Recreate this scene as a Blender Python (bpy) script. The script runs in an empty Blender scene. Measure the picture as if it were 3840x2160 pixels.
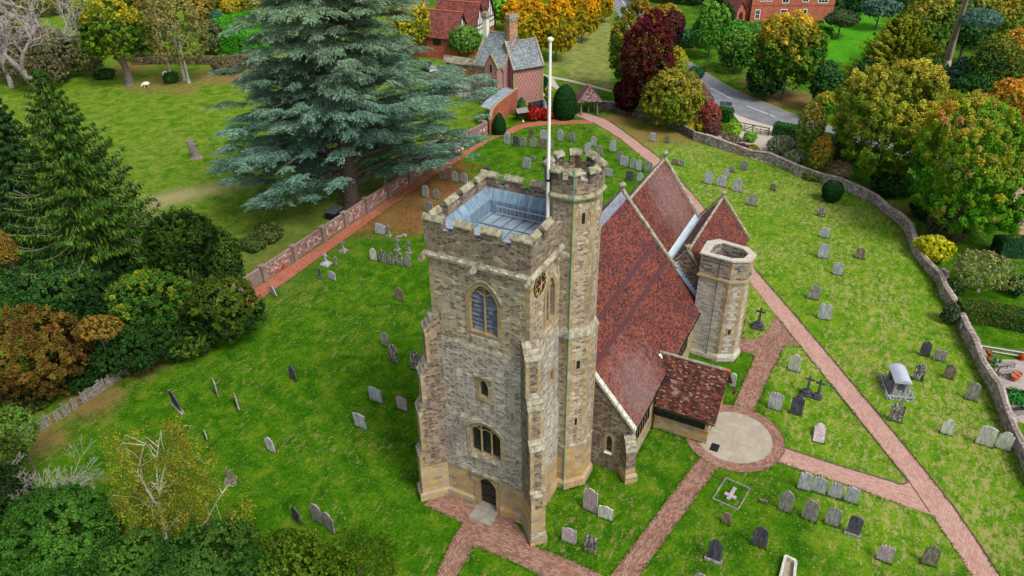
import bpy, math, random
import numpy as np
from mathutils import Vector, Matrix
from mathutils.geometry import tessellate_polygon
SC = bpy.context.scene
COL = SC.collection
PI = math.pi
# ---------------------------------------------------------------- camera
CAM = np.array([-34.0497, -16.6854, 43.8206])
YAW, PITCH, ROLL, FPX = 0.4831, 0.5614, -0.0130, 2879.77      # focal length in pixels of a 3840 wide frame
cy_, sy_, cp_, sp_ = math.cos(YAW), math.sin(YAW), math.cos(PITCH), math.sin(PITCH)
_f = np.array([cy_*cp_, sy_*cp_, -sp_]); _r = np.array([sy_, -cy_, 0.]); _u = np.cross(_r, _f)
RR = math.cos(ROLL)*_r + math.sin(ROLL)*_u
UU = -math.sin(ROLL)*_r + math.cos(ROLL)*_u
cam = bpy.data.cameras.new("camera"); camo = bpy.data.objects.new("camera", cam); COL.objects.link(camo)
cam.sensor_width = 36; cam.lens = FPX/3840*36; cam.clip_start = 0.5; cam.clip_end = 3000
M = Matrix(((RR[0], UU[0], -_f[0], CAM[0]), (RR[1], UU[1], -_f[1], CAM[1]), (RR[2], UU[2], -_f[2], CAM[2]), (0, 0, 0, 1)))
camo.matrix_world = M
SC.camera = camo
# ---------------------------------------------------------------- light
w = bpy.data.worlds.new("World"); SC.world = w; w.use_nodes = True
nt = w.node_tree; nt.nodes.clear()
sky = nt.nodes.new("ShaderNodeTexSky"); sky.sky_type = 'NISHITA'; sky.sun_disc = False
SUN_EL, SUN_AZ = math.radians(52), math.radians(200)           # azimuth clockwise from +Y
sky.sun_elevation = SUN_EL; sky.sun_rotation = SUN_AZ; sky.air_density = 1.0; sky.dust_density = 3.0; sky.ozone_density = 1.0
hs = nt.nodes.new("ShaderNodeHueSaturation"); hs.inputs['Saturation'].default_value = 0.45
bg = nt.nodes.new("ShaderNodeBackground"); bg.inputs[1].default_value = 0.138
wo = nt.nodes.new("ShaderNodeOutputWorld")
nt.links.new(sky.outputs[0], hs.inputs['Color']); nt.links.new(hs.outputs[0], bg.inputs[0]); nt.links.new(bg.outputs[0], wo.inputs[0])
sl = bpy.data.lights.new("sun", 'SUN'); sl.energy = 1.95; sl.angle = math.radians(18); sl.color = (1.0, 0.965, 0.91)
so = bpy.data.objects.new("sun", sl); COL.objects.link(so)
sd = Vector((math.sin(SUN_AZ)*math.cos(SUN_EL), math.cos(SUN_AZ)*math.cos(SUN_EL), math.sin(SUN_EL)))
so.rotation_euler = sd.to_track_quat('Z', 'Y').to_euler(); so.location = (0, 0, 60)
SC.view_settings.view_transform = 'Standard'; SC.view_settings.look = 'None'
SC.view_settings.gamma = 1; SC.view_settings.exposure = 0.5; SC.view_settings.use_curve_mapping = False
# ---------------------------------------------------------------- picture <-> place (survey of the photograph, 2576 px wide)
K = 3840/2576
def ray(x, y):
    return (x*K-1920)/FPX*RR-(y*K-1080)/FPX*UU+_f
def G(x, y, z=0.0):
    d = ray(x, y); t = (z-CAM[2])/d[2]; P = CAM+d*t
    return Vector((P[0], P[1], P[2]))
def PJ(P):
    v = np.array(P, float)-CAM; d = v@_f
    return ((1920+FPX*(v@RR)/d)/K, (1080-FPX*(v@UU)/d)/K, d)
def H(b, y):
    lo, hi = 0., 60.
    for i in range(40):
        m = (lo+hi)/2
        if PJ((b[0], b[1], m))[1] > y: lo = m
        else: hi = m
    return lo
# ---------------------------------------------------------------- naming
def tag(o, label=None, cat=None, group=None, kind=None):
    if label: o['label'] = label
    if cat: o['category'] = cat
    if group: o['group'] = group
    if kind: o['kind'] = kind
    return o
def thing(name, label, cat, loc=(0, 0, 0), rz=0.0, group=None):
    o = bpy.data.objects.new(name, None); COL.objects.link(o); o.empty_display_size = 0.5
    o.location = loc; o.rotation_euler = (0, 0, rz)
    return tag(o, label, cat, group)
# ---------------------------------------------------------------- colours and materials
def lin(c): return c/12.92 if c <= 0.04045 else ((c+0.055)/1.055)**2.4
def C(h):
    return tuple(lin(int(h[i:i+2], 16)/255) for i in (0, 2, 4))+(1,)
class NT:
    def __init__(s, name, rough=0.9, spec=0.2):
        s.m = bpy.data.materials.new(name); s.m.use_nodes = True; s.t = s.m.node_tree; s.n = s.t.nodes
        s.b = s.n['Principled BSDF']; s.b.inputs['Roughness'].default_value = rough
        s.b.inputs['Specular IOR Level'].default_value = spec
    def add(s, t, **k):
        n = s.n.new(t)
        for a, v in k.items():
            if hasattr(n, a): setattr(n, a, v)
        return n
    def link(s, a, b): s.t.links.new(a, b)
    def coord(s, kind='UV'):
        return s.add('ShaderNodeTexCoord').outputs[kind]
    def mapping(s, vec, scale=(1, 1, 1), rot=(0, 0, 0), loc=(0, 0, 0)):
        n = s.add('ShaderNodeMapping'); n.inputs['Scale'].default_value = scale; n.inputs['Rotation'].default_value = rot; n.inputs['Location'].default_value = loc
        s.link(vec, n.inputs['Vector']); return n.outputs[0]
    def noise(s, vec, scale, detail=4, rough=0.55, dist=0.0):
        n = s.add('ShaderNodeTexNoise'); n.inputs['Scale'].default_value = scale; n.inputs['Detail'].default_value = detail
        n.inputs['Roughness'].default_value = rough; n.inputs['Distortion'].default_value = dist
        s.link(vec, n.inputs['Vector']); return n
    def ramp(s, fac, stops, interp='LINEAR'):
        n = s.add('ShaderNodeValToRGB'); cr = n.color_ramp; cr.interpolation = interp
        while len(cr.elements) > 2: cr.elements.remove(cr.elements[-1])
        for i, (p, c) in enumerate(stops):
            e = cr.elements[i] if i < 2 else cr.elements.new(p)
            e.position = p; e.color = C(c) if isinstance(c, str) else (c, c, c, 1)
        s.link(fac, n.inputs[0]); return n.outputs[0]
    def mix(s, fac, a, b, mode='MIX'):
        n = s.add('ShaderNodeMix'); n.data_type = 'RGBA'; n.blend_type = mode
        for sock, v in ((n.inputs[0], fac), (n.inputs[6], a), (n.inputs[7], b)):
            if isinstance(v, (int, float)): sock.default_value = v
            elif isinstance(v, str): sock.default_value = C(v)
            elif isinstance(v, tuple): sock.default_value = v
            else: s.link(v, sock)
        return n.outputs[2]
    def math(s, op, a, b=0.0):
        n = s.add('ShaderNodeMath', operation=op)
        for i, v in enumerate((a, b)):
            if isinstance(v, (int, float)): n.inputs[i].default_value = v
            else: s.link(v, n.inputs[i])
        return n.outputs[0]
    def bump(s, h, strength=0.4, dist=0.03):
        n = s.add('ShaderNodeBump'); n.inputs['Strength'].default_value = strength; n.inputs['Distance'].default_value = dist
        s.link(h, n.inputs['Height']); s.link(n.outputs[0], s.b.inputs['Normal'])
    def out(s, col): s.link(col, s.b.inputs['Base Color']); return s.m
def masonry(name, stops, bw=0.34, bh=0.17, ms=0.014, mortar='b9ad9c', irregular=0.06, stain=None, lichen=None, rough=0.95, bumpd=0.03, squash=1.0, bias=0.0, off=0.5, rub=False):
    s = NT(name, rough); uv = s.coord('UV'); ob = s.coord('Object')
    v = uv
    if irregular:
        nz = s.noise(uv, 2.3, 3, .6)
        a = s.add('ShaderNodeVectorMath', operation='SUBTRACT'); s.link(nz.outputs['Color'], a.inputs[0]); a.inputs[1].default_value = (.5, .5, .5)
        b = s.add('ShaderNodeVectorMath', operation='SCALE'); s.link(a.outputs[0], b.inputs[0]); b.inputs['Scale'].default_value = irregular*3
        c = s.add('ShaderNodeVectorMath', operation='ADD'); s.link(uv, c.inputs[0]); s.link(b.outputs[0], c.inputs[1]); v = c.outputs[0]
    br = s.add('ShaderNodeTexBrick'); s.link(v, br.inputs['Vector']); br.offset = off; br.squash = squash; br.squash_frequency = 3
    br.inputs['Color1'].default_value = (0, 0, 0, 1); br.inputs['Color2'].default_value = (1, 1, 1, 1); br.inputs['Mortar'].default_value = (.5, .5, .5, 1)
    br.inputs['Scale'].default_value = 1; br.inputs['Mortar Size'].default_value = ms; br.inputs['Mortar Smooth'].default_value = .25
    br.inputs['Brick Width'].default_value = bw; br.inputs['Row Height'].default_value = bh; br.inputs['Bias'].default_value = bias
    n2 = s.noise(ob, .45, 5, .6); n3 = s.noise(ob, 9, 4, .65); bcol, bfac = br.outputs['Color'], br.outputs['Fac']
    if rub:
        nz = s.noise(uv, 6, 2, .5); sb = s.add('ShaderNodeVectorMath', operation='MULTIPLY_ADD'); s.link(nz.outputs['Color'], sb.inputs[0]); sb.inputs[1].default_value = (.07, .05, 0); s.link(uv, sb.inputs[2])
        vv = s.mapping(sb.outputs[0], (1/bw, 1/bh, 1)); vo = s.add('ShaderNodeTexVoronoi', voronoi_dimensions='2D'); ve = s.add('ShaderNodeTexVoronoi', voronoi_dimensions='2D', feature='DISTANCE_TO_EDGE')
        for q in (vo, ve): s.link(vv, q.inputs['Vector']); q.inputs['Scale'].default_value = 1.0; q.inputs['Randomness'].default_value = .86
        sp = s.add('ShaderNodeSeparateColor'); s.link(vo.outputs['Color'], sp.inputs[0]); bcol = sp.outputs[0]; bfac = s.ramp(ve.outputs['Distance'], [(.03, .8), (.10, 0.0)])
    f = s.math('ADD', bcol, s.math('MULTIPLY', s.math('SUBTRACT', n2.outputs[0], .5), .9))
    f = s.math('ADD', f, s.math('MULTIPLY', s.math('SUBTRACT', n3.outputs[0], .5), .35))
    col = s.ramp(f, stops)
    col = s.mix(bfac, col, mortar)
    if stain:
        n4 = s.noise(s.mapping(ob, (1, 1, .35)), .6, 5, .65)
        col = s.mix(s.math('MULTIPLY', s.ramp(n4.outputs[0], [(.5, 0.0), (.68, 1.0)]), stain[1]), col, stain[0])
    if lichen:
        n5 = s.noise(ob, 2.2, 6, .75)
        col = s.mix(s.ramp(n5.outputs[0], [(lichen[1], 0.0), (lichen[1]+.035, 1.0)]), col, lichen[0])
    h = s.math('SUBTRACT', s.math('MULTIPLY', f, .35), bfac)
    s.bump(h, .7, bumpd)
    return s.out(col)
def plain(name, c1, c2=None, scale=3.0, rough=0.8, metal=0.0, spec=0.3, bump=0.0):
    s = NT(name, rough, spec); s.b.inputs['Metallic'].default_value = metal
    if c2 is None: s.b.inputs['Base Color'].default_value = C(c1); return s.m
    n = s.noise(s.coord('Object'), scale, 6, .65)
    if bump: s.bump(n.outputs[0], .6, bump)
    return s.out(s.ramp(n.outputs[0], [(.34, c1), (.66, c2)]))
STONES = [(0.0, '6e5f53'), (.2, '806f62'), (.4, '97866f'), (.6, 'ad9e88'), (.8, '938270'), (1.0, 'c6b89f')]
m_rubble = masonry('rubble stone', STONES, .38, .18, .03, 'bcb09d', .05, ('5c4c42', .5), ('cfd0c4', .72), rub=True)
m_parapet = masonry('weathered parapet rubble', [(0.0, '574a40'), (.3, '6e6054'), (.55, '867664'), (.8, '76675a'), (1.0, 'a39580')], .38, .18, .03, '9c8f7e', .05, ('4c4038', .5), ('cfd0c4', .70), rub=True)
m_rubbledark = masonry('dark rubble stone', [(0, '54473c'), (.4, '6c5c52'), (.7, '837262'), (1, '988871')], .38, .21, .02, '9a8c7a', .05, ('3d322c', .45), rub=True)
m_greyrubble = masonry('grey rubble stone', [(0, '70645b'), (.3, '8b8076'), (.55, 'a79d93'), (.8, '978c81'), (1, 'c4bbad')], .38, .17, .032, 'c8c0b4', .05, ('5d5048', .4), ('d6d3c8', .72), rub=True)
m_ashlar = masonry('yellow sandstone ashlar', [(0, '857a6c'), (.3, 'a58e66'), (.5, 'b59a6a'), (.7, '9c907e'), (1, 'b08648')], .62, .3, .01, '8e7f66', .015, ('7c6a52', .5), ('c9c7bb', .72))
m_quoin = masonry('sandstone dressing', [(0, '8d7c64'), (.4, '9f8d70'), (.7, 'ae9c80'), (1, '97804f')], .5, .3, .008, '8a7a60', .01, ('6a5b49', .55), ('cfcdbf', .7))
m_dress = plain('carved sandstone', '85724f', 'a08c68', 2.2, .95, bump=.02)
m_weather = plain('lichened sloping stone', '62574b', 'aaa48f', 2.6, .97, bump=.012)
m_whitelichen = plain('white lichen crust', '8f8873', 'd2d4c8', 4.2, .97)
m_coping = plain('mossy coping stone', '605b45', 'a8a388', 3.4, .97, bump=.01)
m_hex = masonry('pale banded stone', [(0, '8c8f98'), (.35, 'a5a39e'), (.6, 'bcb29a'), (1, 'c9c3b2')], .6, .17, .008, '9a917d', .012, ('8b7a5c', .3))
m_hexdark = masonry('weathered parapet stone', [(0, '4a4750'), (.35, '686672'), (.6, '8a847c'), (1, 'a89a78')], .5, .2, .014, 'b5ab92', .02, ('48433f', .4))
m_blackstone = masonry('soot dark rubble', [(0, '35302c'), (.5, '5c554e'), (1, '87807a')], .34, .2, .02, '6d665c', .05, ('25221f', .6), ('b7b2a6', .68), rub=True)
m_tile = masonry('red clay roof tiles', [(0, '39262b'), (.25, '5a322f'), (.5, '733c30'), (.72, '8a4934'), (.9, '5f383b'), (1, '90543f')], .24, .145, .012, '3c2422', .012, ('43292f', .6), ('9a8880', .70), bumpd=.02)
m_tilegrey = masonry('lichened clay roof tiles', [(0, '46292e'), (.3, '64403c'), (.55, '75534e'), (.8, '857470'), (1, '9c908c')], .24, .145, .012, '40262a', .012, ('4b2f32', .6), ('a89e9c', .62), bumpd=.02)
m_tiledark = masonry('dark clay roof tiles', [(0, '2f2020'), (.3, '4d302a'), (.6, '673a2e'), (.85, '7b4838'), (1, '8f7a6c')], .24, .145, .012, '271515', .012, ('2f201e', .6), ('968a7e', .72), bumpd=.02)
def tile_patch(name, base_stops, c, r, ang=0):
    m = masonry(name, base_stops, .24, .145, .012, '3c2422', .012, ('43292f', .6), ('9a8880', .70), bumpd=.02)
    t = m.node_tree; n = t.nodes; b = n['Principled BSDF']; old = b.inputs['Base Color'].links[0].from_socket
    tc = n.new('ShaderNodeTexCoord'); mp = n.new('ShaderNodeMapping'); mp.vector_type = 'POINT'; mp.inputs['Scale'].default_value = (1/r[0], 1/r[1], 0); mp.inputs['Location'].default_value = (-c[0]/r[0], -c[1]/r[1], 0)
    t.links.new(tc.outputs['Object'], mp.inputs[0]); ln = n.new('ShaderNodeVectorMath'); ln.operation = 'LENGTH'; t.links.new(mp.outputs[0], ln.inputs[0])
    nz = n.new('ShaderNodeTexNoise'); nz.inputs['Scale'].default_value = 1.1; nz.inputs['Detail'].default_value = 8; nz.inputs['Roughness'].default_value = .75; t.links.new(tc.outputs['Object'], nz.inputs['Vector'])
    ma = n.new('ShaderNodeMath'); ma.operation = 'MULTIPLY_ADD'; ma.inputs[1].default_value = 2.6; t.links.new(nz.outputs[0], ma.inputs[0]); t.links.new(ln.outputs[1 if len(ln.outputs) > 1 else 0], ma.inputs[2])
    rp = n.new('ShaderNodeValToRGB'); rp.color_ramp.elements[0].position = .0; rp.color_ramp.elements[0].color = (1, 1, 1, 1); rp.color_ramp.elements[1].position = 1; rp.color_ramp.elements[1].color = (0, 0, 0, 1)
    mr_ = n.new('ShaderNodeMapRange'); mr_.inputs[1].default_value = 1.75; mr_.inputs[2].default_value = 2.6; mr_.inputs[3].default_value = .48; mr_.inputs[4].default_value = 0; t.links.new(ma.outputs[0], mr_.inputs[0])
    n2 = n.new('ShaderNodeTexNoise'); n2.inputs['Scale'].default_value = 5; n2.inputs['Detail'].default_value = 6; n2.inputs['Roughness'].default_value = .8; t.links.new(tc.outputs['Object'], n2.inputs['Vector']); r2 = n.new('ShaderNodeValToRGB'); r2.color_ramp.elements[0].position = .38; r2.color_ramp.elements[0].color = C('6a4a48'); r2.color_ramp.elements[1].position = .62; r2.color_ramp.elements[1].color = C('93857f'); t.links.new(n2.outputs[0], r2.inputs[0])
    mx = n.new('ShaderNodeMix'); mx.data_type = 'RGBA'; t.links.new(mr_.outputs[0], mx.inputs[0]); t.links.new(old, mx.inputs[6]); t.links.new(r2.outputs[0], mx.inputs[7]); t.links.new(mx.outputs[2], b.inputs['Base Color']); return m
TS = [(0, '39262b'), (.25, '5a322f'), (.5, '733c30'), (.72, '8a4934'), (.9, '5f383b'), (1, '90543f')]
m_tilenave = tile_patch('nave clay tiles', TS, (10.9, -3.9), (3.6, 1.9)); m_tilechancel = tile_patch('chancel clay tiles', TS, (35.5, 1.6), (3.6, 3.2))
m_tilefar = masonry('plain red roof tiles far', [(0, '5f3433'), (.5, '7d4540'), (1, '96584c')], .3, .3, .02, '52302e', .01, ('643f3c', .5), bumpd=.02)
m_stripe = plain('dark raised tile band', '3c2226', '5a3334', 9, .9)
m_slate = masonry('blue grey slates', [(0, '5d6468'), (.5, '778085'), (1, '959b9a')], .3, .2, .01, '4f565a', .01, ('5b6055', .5), ('a9ada6', .66), bumpd=.01)
m_brick = masonry('red brick far', [(0, '8a3f2e'), (.5, 'a54a34'), (1, 'b86248')], .45, .15, .02, '9a6f60', 0, ('7d3a2c', .4))
m_housebrick = masonry('orange red house brick', [(0, 'a04f3a'), (.5, 'b65c44'), (1, 'c46f56')], .45, .15, .02, 'a98878', 0, ('96503f', .4))
m_wallbrick = masonry('mauve brick boundary wall', [(0, '66504a'), (.5, '80685f'), (1, '988378')], .23, .09, .012, '9a8c82', 0, ('6d5a52', .6), ('b2a69c', .7))
def diaper_mat():
    s = NT('diaper patterned brick', .95); uv = s.coord('UV')
    sp = s.add('ShaderNodeSeparateXYZ'); s.link(uv, sp.inputs[0])
    a = s.math('ADD', s.math('MULTIPLY', sp.outputs[0], 1.7), sp.outputs[1]); b = s.math('SUBTRACT', s.math('MULTIPLY', sp.outputs[0], 1.7), sp.outputs[1])
    def tri(x): return s.math('ABSOLUTE', s.math('SUBTRACT', s.math('FRACT', s.math('MULTIPLY', x, 1.05)), .5))
    d = s.math('MINIMUM', tri(a), tri(b))
    nz = s.noise(s.coord('Object'), 1.1, 6, .7)
    lines = s.math('LESS_THAN', d, .13)
    base = s.ramp(nz.outputs[0], [(.35, '9c4a3c'), (.65, 'ad6050')])
    col = s.mix(s.math('MULTIPLY', lines, .85), base, 'a39a96')
    n2 = s.noise(s.mapping(s.coord('Object'), (1, 1, .3)), .35, 5, .6)
    col = s.mix(s.ramp(n2.outputs[0], [(.42, 0.0), (.62, .8)]), col, '94716a')
    return s.out(col)
m_diaper = diaper_mat()
def plaque_mat():
    s = NT('chequered memorial plaques', .8); uv = s.coord('UV')
    br = s.add('ShaderNodeTexBrick'); s.link(uv, br.inputs['Vector']); br.offset = 0
    br.inputs['Color1'].default_value = (0, 0, 0, 1); br.inputs['Color2'].default_value = (1, 1, 1, 1); br.inputs['Mortar'].default_value = (.2, .2, .2, 1)
    br.inputs['Scale'].default_value = 1; br.inputs['Mortar Size'].default_value = .012; br.inputs['Brick Width'].default_value = .34; br.inputs['Row Height'].default_value = .28
    n = s.noise(s.coord('Object'), .7, 3)
    f = s.math('ADD', br.outputs['Color'], s.math('MULTIPLY', s.math('SUBTRACT', n.outputs[0], .5), .25))
    return s.out(s.ramp(f, [(0, '7a5450'), (.25, '94706a'), (.45, '8a625c'), (.62, '9c8a80'), (.8, 'ab9d8e'), (.93, 'bfb4a0')], 'CONSTANT'))
m_plaque = plaque_mat()
m_paver = masonry('pink brick pavers', [(0, 'a87e70'), (.35, 'b28a7c'), (.65, 'ba9486'), (1, 'bc9a8c')], .3, .15, .016, '876c62', .0, ('94746a', .35), bumpd=.01)
m_paverold = masonry('worn brick pavers', [(0, '7d5648'), (.35, '8f6555'), (.65, '9c7564'), (1, 'a38373')], .3, .15, .018, '66544a', .01, ('6a5444', .5), ('a0968c', .72), bumpd=.015)
m_paverred = masonry('red brick path', [(0, '96543f'), (.5, 'a5604a'), (1, 'aa705c')], .3, .15, .012, '84503f', .0, ('a07a66', .4), bumpd=.01)
m_kerb = plain('dark path edging', '4c3b34', '70574c', 5, .95)
m_flag = masonry('round stone paving', [(0, '99907f'), (.5, 'a09786'), (1, 'a69d8d')], .8, .6, .012, '8f8677', .02, ('878070', .4), bumpd=.01)
m_lead = plain('lead sheet', '6f7f89', '9aa8b0', 1.6, .5, .0, .4)
def leadstreak():
    s = NT('streaked blue lead', .55, .4)
    n = s.noise(s.mapping(s.coord('UV'), (3.5, .5, 1)), 1.6, 6, .7)
    return s.out(s.ramp(n.outputs[0], [(.25, '34434f'), (.42, '5f7889'), (.58, '8299a8'), (.8, 'adbac1')]))
m_leadblue = leadstreak()
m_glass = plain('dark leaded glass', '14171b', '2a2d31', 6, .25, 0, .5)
m_black = plain('black painted iron', '17181b', None, rough=.5)
m_darkwood = plain('dark oak timber', '241d1a', '40352f', 6, .85)
m_greywood = plain('weathered grey timber', '5c5650', '96908a', 5, .95, bump=.01)
m_louvre = plain('weathered louvre boards', '39404f', '7d8393', 2.6, .9)
m_white = plain('white paint', 'e6e6e2', None, rough=.5)
m_cream = plain('cream render', 'd5cfbf', 'e3ddcd', 2, .8)
m_alu = plain('aluminium ladder', 'b9bcbf', None, rough=.4, metal=.4)
m_gold = plain('gilt numerals', 'd8b168', None, rough=.4)
m_redpaint = plain('red plastic', 'c32a22', None, rough=.5)
m_terra = plain('terracotta', 'a3553a', 'b96b4b', 5, .9)
m_green = plain('verdigris copper tape', '5c9a86', '3f7a68', 2, .7)
m_teal = plain('teal painted iron rail', '5f9a98', '9cc7c2', 6, .6)
m_asphalt = plain('asphalt', '66686c', '7d8084', .6, .95)
m_line = plain('white road paint', 'd5d7d6', None, rough=.7)
m_gravel = plain('gravel drive', 'a5998c', 'bdb2a4', 3, 1)
# grave stones
def gstone(name, a, b, spots, amt, dark=None):
    s = NT(name, .95); ob = s.coord('Object')
    oi = s.add('ShaderNodeObjectInfo'); ad = s.add('ShaderNodeVectorMath', operation='ADD'); s.link(ob, ad.inputs[0])
    sc = s.math('MULTIPLY', oi.outputs['Random'], 60); s.link(sc, ad.inputs[1]); v = ad.outputs[0]
    n = s.noise(v, 2.0, 5, .65); col = s.ramp(n.outputs[0], [(.32, a), (.68, b)])
    n2 = s.noise(v, 6.5, 5, .75); col = s.mix(s.ramp(n2.outputs[0], [(amt, 0.0), (amt+.05, 1.0)]), col, spots)
    if dark:
        n3 = s.noise(s.mapping(v, (1, 3, .5)), 2.6, 6, .75); col = s.mix(s.ramp(n3.outputs[0], [(.45, 0.0), (.56, .9)]), col, dark)
    s.bump(n2.outputs[0], .5, .02)
    return s.out(col)
GM = {'l': gstone('light grey headstone', 'a3a5a8', 'c0c2c4', '7b7d7d', .6, '86878a'),
      'w': gstone('pale whitish headstone', 'b4b6a9', 'd2d4c8', '8b8a80', .62, '9a9a8c'),
      'm': gstone('mid grey headstone', '84817b', 'a3a09a', 'c2c2ba', .62, '6a6762'),
      'd': gstone('dark slate headstone', '45444a', '63626a', '8a8a86', .64, '33333a'),
      'b': gstone('brown sandstone headstone', '7c6a5c', '98877a', 'b9b2a6', .62, '5b4c42'),
      'p': gstone('pinkish headstone', '9b8a8c', 'b8a5a6', 'd9d7d4', .56, '8f8386'),
      'g': gstone('mossy headstone', '6f6c55', '8f8c78', '5a4a24', .56, '4f4c40'),
      'k': gstone('mottled black and white headstone', '5a5650', '8b857a', 'd8d6cc', .52, '37332e')}
# ---------------------------------------------------------------- mesh builder
class MB:
    def __init__(s): s.v = []; s.f = []; s.mi = []; s.T = None; s.mat = 0
    def P(s, p):
        p = Vector(p)
        return s.T @ p if s.T else p
    def face(s, pts):
        i = len(s.v); s.v += [s.P(p) for p in pts]; s.f.append(tuple(range(i, i+len(pts)))); s.mi.append(s.mat); return s
    def box(s, x0, x1, y0, y1, z0, z1, taper=0.0):
        t = taper
        a = [(x0, y0, z0), (x1, y0, z0), (x1, y1, z0), (x0, y1, z0)]; b = [(x0+t, y0+t, z1), (x1-t, y0+t, z1), (x1-t, y1-t, z1), (x0+t, y1-t, z1)]
        return s.loft(a, b)
    def loft(s, a, b, cap=True):
        n = len(a)
        if cap: s.face(list(reversed(a))); s.face(b)
        for i in range(n): s.face([a[i], a[(i+1) % n], b[(i+1) % n], b[i]])
        return s
    def prism(s, pts, z0, z1, cap=True):
        return s.loft([(p[0], p[1], z0) for p in pts], [(p[0], p[1], z1) for p in pts], cap)
    def extr(s, pts, vec):
        vec = Vector(vec); return s.loft([Vector(p) for p in pts], [Vector(p)+vec for p in pts])
    def tube(s, a, b, r0, r1=None, n=6, cap=True):
        a = Vector(a); b = Vector(b); r1 = r0 if r1 is None else r1
        d = (b-a); 
        if d.length < 1e-6: return s
        d.normalize(); u = d.orthogonal().normalized(); w_ = d.cross(u)
        A = [a+(u*math.cos(t)+w_*math.sin(t))*r0 for t in [2*PI*i/n for i in range(n)]]
        B = [b+(u*math.cos(t)+w_*math.sin(t))*r1 for t in [2*PI*i/n for i in range(n)]]
        return s.loft(A, B, cap)
    def lathe(s, prof, c=(0, 0, 0), n=16, ph=0.0, squash=1.0):
        R = [[(c[0]+r*math.cos(ph+2*PI*i/n), c[1]+r*squash*math.sin(ph+2*PI*i/n), c[2]+z) for i in range(n)] for r, z in prof]
        for a, b in zip(R, R[1:]): s.loft(a, b, False)
        s.face(list(reversed(R[0]))); s.face(R[-1]); return s
    def holed(s, outer, holes, mp):
        """flat wall in (a, z) coordinates with openings; mp maps (a, z) to a point"""
        loops = [[Vector((p[0], p[1], 0)) for p in L] for L in [outer]+holes]
        flat = [p for L in loops for p in L]; base = len(s.v)
        s.v += [s.P(mp(p.x, p.y)) for p in flat]
        ref = (Vector(mp(1, 0))-Vector(mp(0, 0))).cross(Vector(mp(0, 1))-Vector(mp(0, 0)))
        for t in tessellate_polygon(loops):
            a, b, c = [flat[i] for i in t]
            ar = (b-a).cross(c-a).z
            t = tuple(t) if ar > 0 else (t[0], t[2], t[1])
            s.f.append(tuple(base+i for i in t)); s.mi.append(s.mat)
        return s
    def build(s, name, mats, parent=None, rot=0.0, smooth=False, loc=None):
        if not isinstance(mats, (list, tuple)): mats = [mats]
        me = bpy.data.meshes.new(name); me.from_pydata([tuple(v) for v in s.v], [], s.f)
        for m in mats: me.materials.append(m)
        if len(mats) > 1: me.polygons.foreach_set('material_index', s.mi)
        uv = me.uv_layers.new(name='UVMap'); Z = Vector((0, 0, 1)); cr, sr = math.cos(rot), math.sin(rot)
        for p in me.polygons:
            n = p.normal
            if abs(n.z) > .985: t = Vector((cr, sr, 0)); b = Vector((-sr, cr, 0))
            else:
                t = Z.cross(n).normalized(); b = n.cross(t)
            for li in p.loop_indices:
                co = me.vertices[me.loops[li].vertex_index].co
                uv.data[li].uv = (co.dot(t), co.dot(b))
        if smooth: me.polygons.foreach_set('use_smooth', [True]*len(me.polygons))
        o = bpy.data.objects.new(name, me); COL.objects.link(o)
        if parent: o.parent = parent
        if loc: o.location = loc
        return o
def rot_z(cx, cy, a, cz=0): return Matrix.Translation((cx, cy, cz)) @ Matrix.Rotation(a, 4, 'Z')
def arch(c, hw, z0, zs, za, n=7):
    """opening outline: jambs to the spring line, pointed or low arch to the apex"""
    pts = [(c-hw, z0), (c+hw, z0)]
    for i in range(n+1):
        t = i/n; x = hw*(1-t); pts.append((c+x, zs+(za-zs)*math.sin(t*PI/2)**.85 if t else zs))
    for i in range(n-1, -1, -1):
        t = i/n; x = hw*(1-t); pts.append((c-x, zs+(za-zs)*math.sin(t*PI/2)**.85 if t else zs))
    return pts
def frame(mb, inner, outer, mp, d):
    """moulding between two outlines, d metres proud, mp(a,z,out)"""
    n = len(inner)
    I = [mp(a, z, d) for a, z in inner]; O = [mp(a, z, d) for a, z in outer]; O0 = [mp(a, z, -.05) for a, z in outer]; I0 = [mp(a, z, -.35) for a, z in inner]
    for i in range(n):
        j = (i+1) % n
        mb.face([I[i], I[j], O[j], O[i]]); mb.face([O[i], O[j], O0[j], O0[i]]); mb.face([I0[i], I0[j], I[j], I[i]])
# ================================================================ CHURCH
W = 7.0; L = 7.32
church = thing('church', 'stone parish church with battlemented west tower, octagonal stair turret and red tiled roofs', 'church')
def part(mb, name, mats, **k): return mb.build(name, mats, church, **k)
Wm = lambda x: (lambda a, z, d=0: (x-d, a, z))
Sm = lambda y: (lambda a, z, d=0: (a, y-d, z))
def opening(holes_list, mp, pts, surround, outer, kind, depth=.35, glass=m_glass, proud=.05, name='window'):
    """cut a hole, line it, frame it in dressed stone and fill it"""
    holes_list.append(pts)
    f = MB(); frame(f, pts, outer, mp, proud); fo = f.build(name, surround, church)
    g = MB(); g.face([mp(a, z, -depth+.04) for a, z in pts]); g.build('pane' if kind != 'door' else 'door_leaf', glass, fo)
    return fo
def scaled(pts, s, sz=None):
    xs = [p[0] for p in pts]; zs = [p[1] for p in pts]; cx = (min(xs)+max(xs))/2; z0 = min(zs); z1 = max(zs)
    hw = (max(xs)-min(xs))/2; h = z1-z0; sz = s if sz is None else sz
    return [(cx+(x-cx)*(hw+s)/hw, (z0-.12)+(z-z0)*(h+sz+.12)/h) for x, z in pts]
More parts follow.
